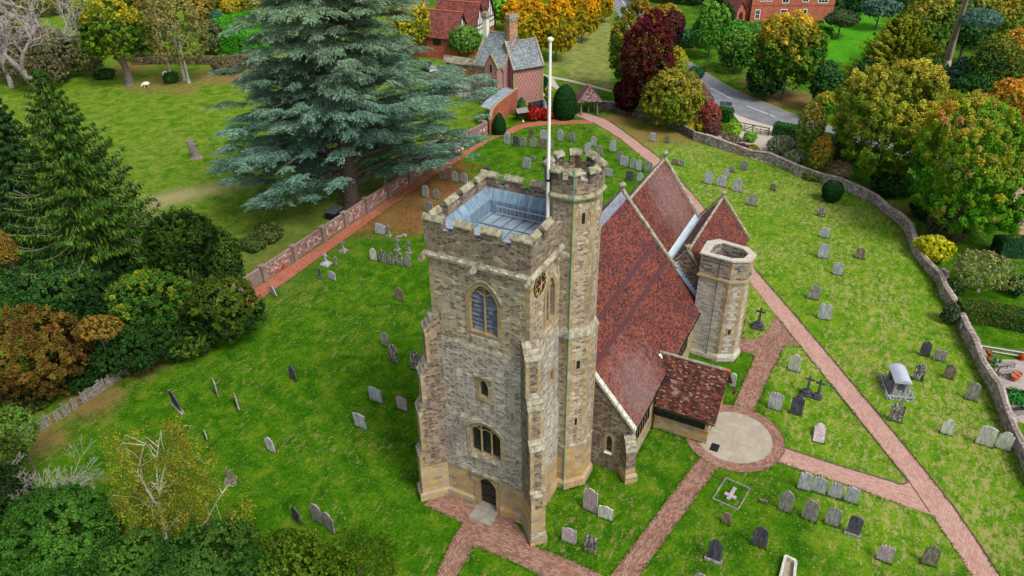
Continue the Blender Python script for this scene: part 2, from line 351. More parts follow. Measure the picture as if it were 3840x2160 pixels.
def shell(mb, x0, x1, y0, y1, z0, z1, hW=(), hS=()):
    R = lambda a0, a1: [(a0, z0), (a1, z0), (a1, z1), (a0, z1)]
    mb.holed(R(y0, y1), list(hW), lambda a, z: (x0, a, z)); mb.holed(R(x0, x1), list(hS), lambda a, z: (a, y0, z))
    mb.face([(x1, y0, z0), (x1, y1, z0), (x1, y1, z1), (x1, y0, z1)]); mb.face([(x1, y1, z0), (x0, y1, z0), (x0, y1, z1), (x1, y1, z1)])
def ledge(mb, o0, o1, z0, z1):
    mb.loft([(-o0, -o0, z0), (L+o0, -o0, z0), (L+o0, W+o0, z0), (-o0, W+o0, z0)], [(-o1, -o1, z1), (L+o1, -o1, z1), (L+o1, W+o1, z1), (-o1, W+o1, z1)], False)
# --- tower stages
hA, hSA, hB, hSB, hC = [], [], [], [], []
# belfry windows
def tracery(mp, c, hw, z0, zs, za, lights, fo, dp=-.16):
    t = MB()
    for i in range(1, lights):
        x = c-hw+2*hw*i/lights; top = zs+(za-zs)*(.92 if lights == 2 else .72)
        t.tube(mp(x, z0, dp), mp(x, top, dp), .075, n=6)
    sp = 2*hw/lights
    for i in range(lights):
        cc = c-hw+sp*(i+.5); hh = sp/2; zt = zs+(.12 if lights == 2 else -.1)
        prev = None
        for j in range(9):
            a = PI*j/8; p = mp(cc-hh*math.cos(a), zt+hh*.95*math.sin(a), dp)
            if prev: t.tube(prev, p, .05, n=5)
            prev = p
    if lights == 2:
        for s in (-1, 1):
            prev = None
            for j in range(7):
                a = j/6; p = mp(c+s*(.03+hw*.48*math.sin(a*PI)), zs+.35+a*.6, dp)
                if prev: t.tube(prev, p, .045, n=5)
                prev = p
    t.build('tracery', m_dress, fo)
def louvres(mp, c, hw, z0, z1, fo):
    l = MB(); z = z0
    while z < z1:
        l.extr([mp(c-hw, z, -.22), mp(c-hw, z+.30, -.36), mp(c-hw, z+.33, -.34), mp(c-hw, z+.03, -.2)], Vector(mp(c+hw, 0, 0))-Vector(mp(c-hw, 0, 0)))
        z += .33
    l.build('louvre', m_louvre, fo)
bp = arch(3.17, .98, 15.7, 18.05, 19.2)
fo = opening(hA, Wm(0), bp, m_dress, scaled(bp, .27, .3), 'louvre', .45, m_black, .06)  # black sheet behind the louvres stands in for the unlit belfry inside
tracery(Wm(0), 3.17, .98, 15.7, 18.05, 19.2, 2, fo); louvres(Wm(0), 3.17, .95, 15.75, 18.7, fo)
h = MB(); op = scaled(bp, .36, .38)[2:-0 or None]; arc_ = [p for p in op if p[1] > 17.6]
for a, b in zip(arc_, arc_[1:]): h.tube(Wm(0)(a[0], a[1], .08), Wm(0)(b[0], b[1], .08), .085, n=6)
h.build('hood_mould', m_weather, fo)
bs = arch(2.9, .62, 15.9, 18.05, 19.1)
fo = opening(hSA, Sm(0), bs, m_dress, scaled(bs, .3, .35), 'louvre', .45, m_black, .06); tracery(Sm(0), 2.9, .62, 15.9, 18.05, 19.1, 2, fo, -.12); louvres(Sm(0), 2.9, .6, 15.9, 18.6, fo)  # same black sheet in place of the belfry's inner shade
mp_ = arch(3.3, .33, 10.55, 11.5, 11.95)
fo = opening(hB, Wm(-.12), mp_, m_quoin, [(2.72, 10.2), (3.88, 10.2)]+[(3.88, 12.2)]*7+[(3.3, 12.22)]*2+[(2.72, 12.2)]*(len(mp_)-11), 'glass', .3)
h = MB(); h.box(-.3, -.1, 2.6, 4.0, 12.22, 12.34); h.box(-.27, -.1, 2.6, 2.72, 11.9, 12.22); h.box(-.27, -.1, 3.88, 4.0, 11.9, 12.22); h.build('hood_mould', m_weather, fo)
ss = [(2.75, 10.8), (3.3, 10.8), (3.3, 11.8), (2.75, 11.8)]
opening(hSB, Sm(-.12), ss, m_quoin, [(2.5, 10.55), (3.55, 10.55), (3.55, 12.1), (2.5, 12.1)], 'glass', .3)
lw = arch(3.25, 1.18, 5.35, 7.35, 8.1)
fo = opening(hC, Wm(-.25), lw, m_quoin, scaled(lw, .28, .28), 'glass', .4); tracery(Wm(-.25), 3.25, 1.18, 5.35, 7.35, 8.1, 3, fo)
h = MB(); arc_ = [p for p in scaled(lw, .34, .34) if p[1] > 7.1]
for a, b in zip(arc_, arc_[1:]): h.tube(Wm(-.25)(a[0], a[1], .1), Wm(-.25)(b[0], b[1], .1), .08, n=6)
h.build('hood_mould', m_weather, fo)
h = MB(); h.extr([(-.3, 2.05, 5.33), (-.5, 2.05, 5.05), (-.2, 2.05, 5.0)], (0, 2.4, 0)); h.build('sill', m_weather, fo)
dp_ = arch(3.25, .72, .06, 2.4, 3.1)
fo = opening(hC, Wm(-.25), dp_, m_dress, [(2.2, .06), (4.3, .06)]+[(4.3, 3.35)]*7+[(3.25, 3.4)]*2+[(2.2, 3.35)]*(len(dp_)-11), 'door', .45, m_darkwood, .07, 'doorway')
h = MB(); h.box(-.48, -.2, 2.05, 4.45, 3.4, 3.55); h.box(-.42, -.2, 2.05, 2.2, 2.6, 3.4); h.box(-.42, -.2, 4.3, 4.45, 2.6, 3.4); h.build('hood_mould', m_weather, fo)
h = MB()
for zz in (.9, 2.1):
    for s in (-1, 1): h.box(.1, .14, 3.25+s*.05 if s > 0 else 2.62, 3.88 if s > 0 else 3.2, zz, zz+.06)
h.build('door_hinge', m_black, fo)
m = MB(); m.mat = 0; shell(m, 0, L, 0, W, 14.35, 20.6, hA, hSA); part(m, 'upper_tower_wall', m_rubble)
m = MB(); shell(m, -.12, L+.12, -.12, W+.12, 8.2, 14.35, hB, hSB); part(m, 'middle_tower_wall', m_greyrubble)
hlow = [h_ for h_ in hC]
# lower stage: grey rubble above, ashlar below the door head; the door pierces both so the joint is at z 3.3
m = MB(); shell(m, -.25, L+.25, -.25, W+.25, 3.3, 8.2, [lw]); part(m, 'lower_tower_wall', m_greyrubble)
m = MB(); shell(m, -.255, L+.255, -.255, W+.255, .7, 3.3, [[(p[0], max(p[1], .701)) for p in dp_]]); part(m, 'ashlar_tower_wall', m_ashlar)
m = MB()
for y0, y1 in ((-.42, 2.2), (4.3, W+.42)): m.box(-.42, .2, y0, y1, 0, .62); m.extr([(-.42, y0, .62), (-.25, y0, .86), (0, y0, .86), (0, y0, .62)], (0, y1-y0, 0))
m.box(.2, L+.42, -.42, W+.42, 0, .72); part(m, 'tower_plinth', m_ashlar)
m = MB(); ledge(m, .12, 0, 14.3, 14.6); part(m, 'offset_course', m_weather)
m = MB(); ledge(m, .25, .12, 8.15, 8.5); part(m, 'offset_course', m_weather)
m = MB(); m.box(-.5, 1.4, -.5+.3, W+.3, .0, .0) if False else None
# sloping belfry sill with white crust
m = MB(); m.extr([(.25, 2.2, 15.72), (-.06, 2.2, 15.3), (-.1, 2.2, 15.0), (.02, 2.2, 14.95)], (0, 1.94, 0)); part(m, 'belfry_sill', m_weather)
random.seed(6); m = MB(); up_ = [(2.1+.2*i, 15.02+random.uniform(-.06, .05)) for i in range(11)]; dn_ = [(4.1-.2*i, 14.72+random.uniform(-.14, .12)+.02*i) for i in range(11)]
m.holed(up_+dn_, [], lambda a_, z_: (-.012, a_, z_)); part(m, 'lichen_crust', m_whitelichen)
# quoins
def quoins(name, x, y, dx, dy, z0, z1, mat, pr=.014, hgt=.32, l1=.5, l2=.28):
    m = MB(); z = z0; i = 0
    while z < z1-.1:
        a, b = (l1, l2) if i % 2 else (l2, l1)
        hh = hgt*random.uniform(.85, 1.2); zt = min(z+hh-.02, z1)
        m.box(*sorted((x-dx*pr, x+dx*a)), *sorted((y-dy*pr, y+dy*b)), z, zt); z += hh; i += 1
    return part(m, name, mat)
random.seed(4)
quoins('quoin', 0, 0, 1, 1, 14.6, 20.5, m_quoin); quoins('quoin', 0, W, 1, -1, 16.1, 20.5, m_quoin)
# string course with gargoyles
m = MB(); o0, o1 = .3, .1
for (a, b) in (((-.3, -.3), (L+.3, 0)), ((-.3, W), (L+.3, W+.3)), ((-.3, 0), (0, W)), ((L, 0), (L+.3, W))):
    m.box(a[0], b[0], a[1], b[1], 20.5, 20.66)
m.loft([(-.3, -.3, 20.66), (L+.3, -.3, 20.66), (L+.3, W+.3, 20.66), (-.3, W+.3, 20.66)], [(-.11, -.11, 20.86), (L+.11, -.11, 20.86), (L+.11, W+.11, 20.86), (-.11, W+.11, 20.86)], False)
part(m, 'string_course', m_weather)
for y in (-.12, W+.12, 3.5): m = MB(); m.T = rot_z(-.25, y, 0, 20.45); m.box(-.42, .1, -.14, .14, -.1, .22, .05); m.box(-.62, -.4, -.09, .09, .0, .2, .03); part(m, 'gargoyle', m_weather)
m = MB(); m.T = rot_z(3.6, -.2, PI/2, 20.45); m.box(-.5, .2, -.14, .14, -.1, .22, .05); m.box(-.72, -.48, -.09, .09, .0, .2, .03); part(m, 'gargoyle', m_weather)
m = MB(); random.seed(9)
for y in (6.3, 5.8, 5.5, 4.6, 2.4, 2.1, 1.5, .7, .3):
    m.box(-.315, -.12, y-random.uniform(.06, .2), y+.12, 20.67, 20.75, .02)
part(m, 'string_course', m_whitelichen)
# parapet
m = MB(); e = .1; t = .42
m.box(-e, -e+t, -e, W+e, 20.6, 22.38); m.box(L+e-t, L+e, -e, W+e, 20.6, 22.38); m.box(-e+t, L+e-t, -e, -e+t, 20.6, 22.38); m.box(-e+t, L+e-t, W+e-t, W+e, 20.6, 22.38)
part(m, 'parapet_wall', m_parapet)
def merlon(axis, c0, c1, off, name='merlon'):
    """block with a saddleback coping; axis x or y is the direction along the wall"""
    m = MB(); a, b = off, off+t
    lo, hi = min(a, b), max(a, b)
    if axis == 'y': m.box(lo+.003, hi-.003, c0, c1, 22.385, 22.95)
    else: m.box(c0, c1, lo+.003, hi-.003, 22.385, 22.95)
    mo = part(m, name, m_parapet)
    k = MB(); mid = (lo+hi)/2; pr = [(lo-.09, 22.95), (hi+.09, 22.95), (hi+.07, 23.03), (mid+.05, 23.26), (mid-.05, 23.26), (lo-.07, 23.03)]
    if axis == 'y': k.extr([(p, c0-.05, z) for p, z in pr], (0, c1-c0+.1, 0))
    else: k.extr([(c0-.05, p, z) for p, z in pr], (c1-c0+.1, 0, 0))
    k.build('coping', m_coping, mo)
for c0, c1 in ((-e, 1.18), (1.95, 3.13), (3.8, 4.98), (5.75, W+e)): merlon('y', c0, c1, -e)
for c0, c1 in ((4.1, 5.3), (5.95, W+e), (2.2, 3.4)): merlon('y', c0, c1, L+e-t)
for c0, c1 in ((-e+t+.004, 1.3), (2.05, 3.3), (3.95, 5.25), (5.85, L+e-t-.004)): merlon('x', c0, c1, W+e-t)
for c0, c1 in ((-e+t+.004, 1.15), (1.75, 2.9)): merlon('x', c0, c1, -e)
EMB = []
for c0, c1 in ((1.2, 1.93), (3.15, 3.78), (5.0, 5.73)): EMB.append(([(-e-.06, c0, 22.385), (-e+t+.03, c0, 22.385), (-e+t+.03, c0, 22.43), (-e+.2, c0, 22.56), (-e-.06, c0, 22.47)], (0, c1-c0, 0)))
for c0, c1 in ((1.32, 2.03), (3.32, 3.93), (5.27, 5.83)): EMB.append(([(c0, W+e+.06, 22.385), (c0, W+e-t-.03, 22.385), (c0, W+e-.2, 22.56)], (c1-c0, 0, 0)))
EMB.append(([(1.2, -e-.06, 22.385), (1.2, -e+t, 22.385), (1.2, -e+.2, 22.56)], (.5, 0, 0)))
for c0, c1 in ((3.45, 4.05), (5.35, 5.9)): EMB.append(([(L+e+.06, c0, 22.385), (L+e-t-.03, c0, 22.385), (L+e-.2, c0, 22.56)], (0, c1-c0, 0)))
for q_, v_ in EMB: m = MB(); m.extr(q_, v_); part(m, 'embrasure_coping', m_blackstone)

# lead roof
i0, i1 = t-e, .95
m = MB(); zt, zm, zf = 22.2, 21.55, 20.75
def ring(o, z): return [(o, o, z), (L-o, o, z), (L-o, W-o, z), (o, W-o, z)]
a, b, c_ = ring(i0+.004, zt), ring(i1-.15, zm), ring(i1-.1, zf-.1)
for i in range(4): j = (i+1) % 4; m.face([b[i], b[j], a[j], a[i]]); m.face([c_[i], c_[j], b[j], b[i]])
part(m, 'lead_gutter_lining', m_leadblue)
m = MB(); x0, x1, y0, y1 = i1+.25, L-i1-.15, i1-.1, W-i1-.2; xm = (x0+x1)/2+.5
m.face([(x0, y0, zf), (xm, y0, zf+.22), (xm, y1, zf+.22), (x0, y1, zf)]); m.face([(xm, y0, zf+.22), (x1, y0, zf+.05), (x1, y1, zf+.05), (xm, y1, zf+.22)])
m.box(i1-.3, L-i1+.3, i1-.3, W-i1+.3, zf-.25, zf-.1)
m.face([(x0, y0, zf), (x0, y1, zf), (x0, y1, zf-.1), (x0, y0, zf-.1)]); m.face([(x0, y1, zf), (xm, y1, zf+.22), (x1, y1, zf+.05), (x1, y1, zf-.1), (x0, y1, zf-.1)])
lr = part(m, 'lead_roof', m_lead)
m = MB()
for i in range(7):
    y = y0+.15+(y1-y0-.3)*i/6; m.tube((x0, y, zf+.02), (xm, y, zf+.24), .035, n=5); m.tube((xm, y, zf+.24), (x1, y, zf+.07), .035, n=5)
m.tube((xm, y0, zf+.25), (xm, y1, zf+.25), .05, n=5); m.build('lead_roll', plain('dark lead roll', '3f5361', '5d7686', 3, .5), lr)
# --- diagonal buttresses
PROF = [(0, 16.15), (.7, 15.1), (.7, 12.6), (1.25, 11.6), (1.25, 9.2), (1.62, 8.5), (1.62, 4.9), (1.86, 4.5), (1.86, .95), (2.05, .75), (2.05, 0)]
def buttress(cx, cy, ang, prof, wd, inner=.35):
    T = rot_z(cx, cy, ang); m = MB(); m.T = T; h_ = wd/2
    body = [(-inner, 0)]+[(d, z) for d, z in reversed(prof)]+[(-inner, prof[0][1])]
    A = [(d, -h_, z) for d, z in body]; m.extr(A, (0, wd, 0))
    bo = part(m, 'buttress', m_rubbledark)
    for (d0, z0), (d1, z1) in zip(prof, prof[1:]):
        s = MB(); s.T = T
        if abs(d1-d0) > .1:   # sloping weathering slabs
            n_ = max(2, int(abs(z1-z0)/.28))
            for i in range(n_):
                f0, f1 = i/n_, (i+1)/n_
                a0, b0 = d0+(d1-d0)*f0, z0+(z1-z0)*f0; a1, b1 = d0+(d1-d0)*f1, z0+(z1-z0)*f1
                s.extr([(a0-.02, -h_-.05, b0+.02), (a1+.06, -h_-.05, b1+.05), (a1+.06, -h_-.05, b1-.05), (a0-.02, -h_-.05, b0-.1)], (0, wd+.1, 0))
            s.build('weathering', m_weather, bo)
    for (d0, z0), (d1, z1) in zip(prof, prof[1:]):
        if d0 == d1 and z0-z1 > .8:
            for sg in (-1, 1):
                z = z1+.02; i = 0; q = MB(); q.T = T
                while z < z0-.1:
                    hh = .3; lg = .32 if i % 2 else .22; q.box(d0-lg, d0+.01, *sorted((sg*(h_+.01), sg*(h_-(.2 if i % 2 else .27)))), z, min(z+hh, z0-.001)); z += hh; i += 1
                q.build('quoin', m_quoin, bo)
    bs_ = MB(); bs_.T = T
    bs_.box(-inner, prof[-3][0]+.015, -h_-.015, h_+.015, 0, 3.3 if wd > .9 else 1.2); bs_.box(-inner, prof[-1][0]+.02, -h_-.12, h_+.12, 0, .62, .0); bs_.loft([(-inner, -h_-.12, .62), (prof[-1][0]+.02, -h_-.12, .62), (prof[-1][0]+.02, h_+.12, .62), (-inner, h_+.12, .62)], [(-inner, -h_, .85), (prof[-1][0]-.15, -h_, .85), (prof[-1][0]-.15, h_, .85), (-inner, h_, .85)], False)
    bs_.build('buttress_base', m_ashlar, bo)
    return bo
buttress(0, W, math.radians(135), PROF, 1.0); buttress(0, 0, math.radians(225), PROF, 1.0)
buttress(7.5, -4.6, math.radians(225), [(0, 4.1), (.55, 2.9), (.62, .7), (.9, .55), (.9, 0)], .8)
# --- stair turret
TX, TY = 5.95, -.1
def octo(h_, z): return [(TX+h_/math.cos(PI/8)*math.cos(PI/8+i*PI/4), TY+h_/math.cos(PI/8)*math.sin(PI/8+i*PI/4), z) for i in range(8)]
m = MB(); m.loft(octo(1.80, 4.3), octo(1.78, 13.9)); part(m, 'stair_turret_wall', m_rubble)
m = MB(); m.loft(octo(1.84, .8), octo(1.82, 4.1)); part(m, 'stair_turret_base', m_ashlar)
m = MB(); m.loft(octo(2.02, 0), octo(2.0, .6)); m.loft(octo(2.0, .6), octo(1.84, .85)); part(m, 'stair_turret_plinth', m_ashlar)
m = MB(); m.loft(octo(1.9, 4.1), octo(1.9, 4.2)); m.loft(octo(1.9, 4.2), octo(1.79, 4.4)); part(m, 'turret_offset', m_weather)
m = MB(); m.loft(octo(1.88, 13.85), octo(1.88, 13.95)); m.loft(octo(1.88, 13.95), octo(1.63, 14.5)); part(m, 'turret_offset', m_weather)
m = MB(); m.loft(octo(1.63, 14.4), octo(1.6, 23.8)); part(m, 'upper_stair_turret', m_rubble)
m = MB(); m.loft(octo(1.62, 23.6), octo(1.86, 23.95)); m.loft(octo(1.86, 23.95), octo(1.86, 24.05)); m.loft(octo(1.86, 24.05), octo(1.72, 24.2)); part(m, 'turret_string_course', m_coping)
m = MB()
for a, b in ((1.7, 1.32),):
    O0, O1, I0, I1 = octo(a, 24.15), octo(a, 24.95), octo(b, 24.15), octo(b, 24.95)
    for i in range(8): j = (i+1) % 8; m.face([O0[i], O0[j], O1[j], O1[i]]); m.face([I0[j], I0[i], I1[i], I1[j]]); m.face([O1[i], O1[j], I1[j], I1[i]])
part(m, 'turret_parapet', m_rubbledark)
m = MB(); m.face(octo(1.35, 24.6)); part(m, 'turret_floor', m_coping)
for i in range(8):
    o_ = octo(1.7, 0); n_ = octo(1.3, 0); V = lambda p, z: Vector((p[0], p[1], z))
    def seg(o_, n_, z0, z1, f=.3):
        P, Pn, Pp = V(o_[i], 0), V(o_[(i+1) % 8], 0), V(o_[i-1], 0); q, qn, qp = V(n_[i], 0), V(n_[(i+1) % 8], 0), V(n_[i-1], 0)
        pl = [P.lerp(Pp, f), P, P.lerp(Pn, f), q.lerp(qn, f), q, q.lerp(qp, f)]
        return [Vector((p.x, p.y, z0)) for p in pl], [Vector((p.x, p.y, z1)) for p in pl]
    m = MB(); m.loft(*seg(o_, n_, 24.95, 25.5)); mo = part(m, 'turret_merlon', m_blackstone if i % 2 else m_rubbledark)
    k = MB(); a, _ = seg(octo(1.82, 0), octo(1.2, 0), 25.5, 0, .34); b, _ = seg(octo(1.8, 0), octo(1.22, 0), 25.6, 0, .34); c2, _ = seg(octo(1.58, 0), octo(1.44, 0), 25.82, 0, .32)
    k.loft(a, b); k.loft(b, c2); k.build('coping', m_coping, mo)
m = MB(); m.T = Matrix.Translation((TX-.75, TY-.75, 25.05)) @ Matrix.Rotation(.18, 4, 'X') @ Matrix.Rotation(.5, 4, 'Z'); m.box(-.45, .45, -.35, .35, 0, .12); part(m, 'roof_slab', m_gravel)
m = MB()
for (x, y, z) in ((0, -1, 22.6), (0, -1, 18.6)): pass
def slit(hh, z0, z1, k=6, wv=.12):
    # opening in the south west face (k=5) of the turret
    a, b = Vector(octo(hh, 0)[4]), Vector(octo(hh, 0)[5]); c = (a+b)/2+Vector((0, 0, 0)); d = (b-a).normalized(); nrm = Vector((c.x-TX, c.y-TY, 0)).normalized()
    f = MB(); c1 = c+nrm*.015
    for (p0, p1, q0, q1) in ((-wv-.16, -wv, z0-.15, z1+.15), (wv, wv+.16, z0-.15, z1+.15), (-wv, wv, z1, z1+.15), (-wv, wv, z0-.15, z0)):
        A = c+d*p0; B = c+d*p1
        f.extr([Vector((A.x, A.y, q0)), Vector((B.x, B.y, q0)), Vector((B.x, B.y, q1)), Vector((A.x, A.y, q1))], nrm*.03)
    fo = part(f, 'turret_slit', m_quoin)
    g = MB(); A = c+d*-wv; B = c+d*wv; g.extr([Vector((A.x, A.y, z0)), Vector((B.x, B.y, z0)), Vector((B.x, B.y, z1)), Vector((A.x, A.y, z1))], nrm*.012); g.build('pane', m_glass, fo)
slit(1.80, 6.1, 6.75, wv=.1); slit(1.79, 11.2, 11.9, wv=.13); slit(1.605, 22.2, 22.95, wv=.11)
random.seed(2)
for idx in (4, 5, 6):
    for (h0, za, zb, hq) in ((1.62, 14.6, 23.6, m_quoin), (1.8, 4.4, 13.8, m_quoin)):
        z = za; i = 0; m = MB()
        while z < zb:
            o1_, o2_ = octo(h0+.012, z), octo(h0+.012, z+.3); P = Vector(o1_[idx]); f = .26 if i % 2 else .16
            pts = [P.lerp(Vector(o1_[idx-1]), f), P, P.lerp(Vector(o1_[(idx+1) % 8]), .42-f)]
            m.face([pts[0], pts[1], pts[1]+Vector((0, 0, .3)), pts[0]+Vector((0, 0, .3))]); m.face([pts[1], pts[2], pts[2]+Vector((0, 0, .3)), pts[1]+Vector((0, 0, .3))])
            z += .31; i += 1
        part(m, 'turret_quoin', m_quoin)
m = MB(); pth = [(1.75, 26.0), (1.9, 24.0), (1.66, 23.5), (1.66, 14.5), (1.93, 13.9), (1.83, 13.7), (1.85, 4.4), (1.95, 4.1), (1.88, 3.9), (1.88, .8), (2.06, .55), (2.06, 0)]
pp = [Vector((TX-h_, TY-.45*h_*.9, z)) for h_, z in pth]
for a, b in zip(pp, pp[1:]): m.tube(a, b, .035, n=5)
part(m, 'lightning_conductor', m_green)
# clock
m = MB(); cc = Vector((1.32, -.02, 19.5)); R_ = .8
ringp = lambda r, y: [(cc.x+r*math.cos(a), y, cc.z+r*math.sin(a)) for a in [2*PI*i/32 for i in range(32)]]
m.loft(ringp(R_, 0), ringp(R_, -.07)); ck = part(m, 'clock_face', m_black)
g = MB()
for r in (.77,):
    pr = ringp(r, -.08)
    for a, b in zip(pr, pr[1:]+pr[:1]): g.tube(a, b, .009, n=4)
g.build('gilt_ring', m_gold, ck)
for i in range(12):
    a = i*PI/6; n_ = ['XII', 'I', 'II', 'III', 'IIII', 'V', 'VI', 'VII', 'VIII', 'IX', 'X', 'XI'][i]; g = MB(); u = Vector((math.sin(a), 0, math.cos(a))); v = Vector((math.cos(a), 0, -math.sin(a)))
    wd = {'I': .035, 'X': .09, 'V': .08}; tot = sum(wd[ch]+.012 for ch in n_); s = -tot/2
    for ch in n_:
        w_ = wd[ch]; A = lambda q, r: cc+u*r+v*q+Vector((0, -.09, 0))
        if ch == 'I': g.tube(A(s+w_/2, .53), A(s+w_/2, .73), .006, n=4)
        elif ch == 'X': g.tube(A(s, .53), A(s+w_, .73), .008, n=4); g.tube(A(s+w_, .53), A(s, .73), .006, n=4)
        else: g.tube(A(s, .73), A(s+w_/2, .53), .008, n=4); g.tube(A(s+w_, .73), A(s+w_/2, .53), .006, n=4)
        s += w_+.012
    g.build('numeral', m_gold, ck)
g = MB(); 
for a, r in ((math.radians(214), .62), (math.radians(345), .36)): g.tube(cc+Vector((0, -.12, 0)), cc+Vector((math.sin(a)*r, -.12, math.cos(a)*r)), .03, .012, n=4)
g.build('clock_hand', m_gold, ck)
g = MB()
for i in range(4):
    a = i*PI/2; p = [cc+Vector((math.sin(a+b)*r, -.1, math.cos(a+b)*r)) for b, r in ((0, .42), (.45, .18), (0, .05), (-.45, .18))]
    for q, s_ in zip(p, p[1:]+p[:1]): g.tube(q, s_, .014, n=4)
g.build('clock_star', plain('red gilt star', 'c98a78'), ck)
# --- nave and south aisle
RY, RZ, EY, EZ = 3.5, 14.6, -4.95, 4.7; SL = (RZ-EZ)/(RY-EY)
rz_ = lambda y: RZ-SL*abs(y-RY)
NX0, NX1 = 7.55, 25.75
hw_ = [arch(-3.05, .24, 1.75, 3.0, 3.4)]
m = MB(); NYN = 11.6
m.holed([(-4.6, 0), (NYN, 0), (NYN, rz_(-4.6)-.25), (RY, RZ-.2), (-4.6, rz_(-4.6)-.25)], hw_, lambda a, z: (7.5, a, z)); part(m, 'nave_west_wall', m_rubbledark)  # dark stone also paints in the shade of the recess beside the turret
f = MB(); frame(f, hw_[0], scaled(hw_[0], .2, .25), Wm(7.5), .02); fo = part(f, 'window', m_dress); g = MB(); g.face([(7.7, a, z) for a, z in hw_[0]]); g.build('pane', m_glass, fo)
g = MB(); g.box(7.3, 7.5, -3.35, -2.75, 1.68, 1.76); g.build('sill', m_white, fo)
S_h = [[(x, 1.85), (x+.5, 1.85), (x+.5, 3.5), (x, 3.5)] for x in (8.4, 9.0, 9.6, 10.2, 10.8, 11.4, 12.0, 20.2, 20.8, 21.4, 22.0, 22.6)]
m = MB(); m.holed([(7.5, 0), (25.8, 0), (25.8, 4.75), (7.5, 4.75)], S_h, lambda a, z: (a, -4.6, z)); part(m, 'aisle_south_wall', m_quoin)
m = MB(); m.box(8.3, 12.6, -4.66, -4.602, 1.6, 1.85); m.box(8.3, 12.6, -4.64, -4.602, 3.5, 3.7); m.box(20.1, 23.2, -4.66, -4.602, 1.6, 1.85)
wf = part(m, 'window_band', m_dress)
for q in S_h: g = MB(); g.face([(a, -4.4, z) for a, z in q]); g.build('pane', m_glass, wf)
m = MB(); m.box(7.5, 25.8, NYN-.3, NYN, 0, rz_(NYN)-.2); m.face([(25.8, -4.6, 0), (25.8, NYN, 0), (25.8, NYN, rz_(NYN)), (25.8, RY, RZ-.1), (25.8, -4.6, rz_(-4.6)-.2)]); part(m, 'nave_wall', m_rubble)
def slope(mb, x0, x1, ya, za, yb, zb, th=.14):
    d = Vector((0, ya-yb, za-zb)).normalized(); n_ = Vector((0, -d.z, d.y)); n_ = n_ if n_.z > 0 else -n_
    mb.extr([(x0, ya, za), (x0, yb, zb), Vector((x0, yb, zb))-n_*th, Vector((x0, ya, za))-n_*th], (x1-x0, 0, 0))
m = MB(); slope(m, NX0, NX1, RY, RZ, EY, EZ); nr = part(m, 'nave_roof', m_tilenave)
m = MB(); slope(m, NX0, NX1, RY, RZ, NYN+.3, rz_(NYN+.3)); part(m, 'nave_north_roof', m_tilegrey)
for yy in (-.02, -1.32):
    m = MB(); x = 7.9 if yy < -1 else 9.2
    m.extr([(x, yy-.13, rz_(yy-.13)+.03), (x, yy+.13, rz_(yy+.13)+.03), (x, yy+.13, rz_(yy+.13)-.01), (x, yy-.13, rz_(yy-.13)-.01)], (25.45-x, 0, 0)); m.build('raised_tile_band', m_stripe, nr)
m = MB(); m.extr([(7.6, 3.3, 14.42), (7.6, RY, 14.72), (7.6, 3.7, 14.42)], (18.1, 0, 0)); part(m, 'lead_ridge', plain('dull ridge lead', '6a6e72', '8a8c8c', 2, .7))
m = MB(); m.extr([(7.6, 3.0, rz_(3.0)+.01), (7.6, 3.34, rz_(3.34)+.02), (7.6, 3.34, rz_(3.34)+.05), (7.6, 3.0, rz_(3.0)+.04)], (18.1, 0, 0)); part(m, 'lead_ridge', plain('slate grey lead', '5c6475', '7d8798', 2, .6))
def coping_line(name, x, ya, za, yb, zb, wd=.36, th=.2, mat=m_weather, lift=.22):
    m = MB(); n_ = max(2, int(abs(ya-yb)/.7))
    for i in range(n_):
        f0, f1 = i/n_, (i+.96)/n_
        y0, z0, y1, z1 = ya+(yb-ya)*f0, za+(zb-za)*f0, ya+(yb-ya)*f1, za+(zb-za)*f1
        m.extr([(x-wd/2, y0, z0+lift), (x-wd/2, y1, z1+lift), (x-wd/2, y1, z1+lift-th), (x-wd/2, y0, z0+lift-th)], (wd, 0, 0))
    return part(m, name, mat)
coping_line('gable_coping', 7.56, 1.9, rz_(1.9), -5.05, rz_(-5.05), .42, .3, m_whitelichen, .2)
for yb in (-5.0, NYN+.2): coping_line('gable_coping', 25.75, RY, RZ+.15, yb if yb > 0 else -2.2, rz_(yb) if yb > 0 else rz_(-2.2)+.12, .4, .3, m_weather, .22)
m = MB(); m.tube((7.5, EY-.08, EZ-.1), (25.7, EY-.08, EZ-.1), .07, n=6); part(m, 'gutter', m_black)
def finial(x, y, z, s=1.0):
    m = MB(); m.box(x-.16*s, x+.16*s, y-.16*s, y+.16*s, z, z+.3*s, .03); m.lathe([(.1*s, .3*s), (.3*s, .38*s), (.34*s, .5*s), (.22*s, .6*s), (.08*s, .72*s)], (x, y, z), 8)
    for a in range(4): m.box(x-.1*s+.26*s*math.cos(a*PI/2), x+.1*s+.26*s*math.cos(a*PI/2), y-.1*s+.26*s*math.sin(a*PI/2), y+.1*s+.26*s*math.sin(a*PI/2), z+.4*s, z+.56*s, .02)
    return part(m, 'finial', m_weather)
finial(25.75, RY, RZ+.2)
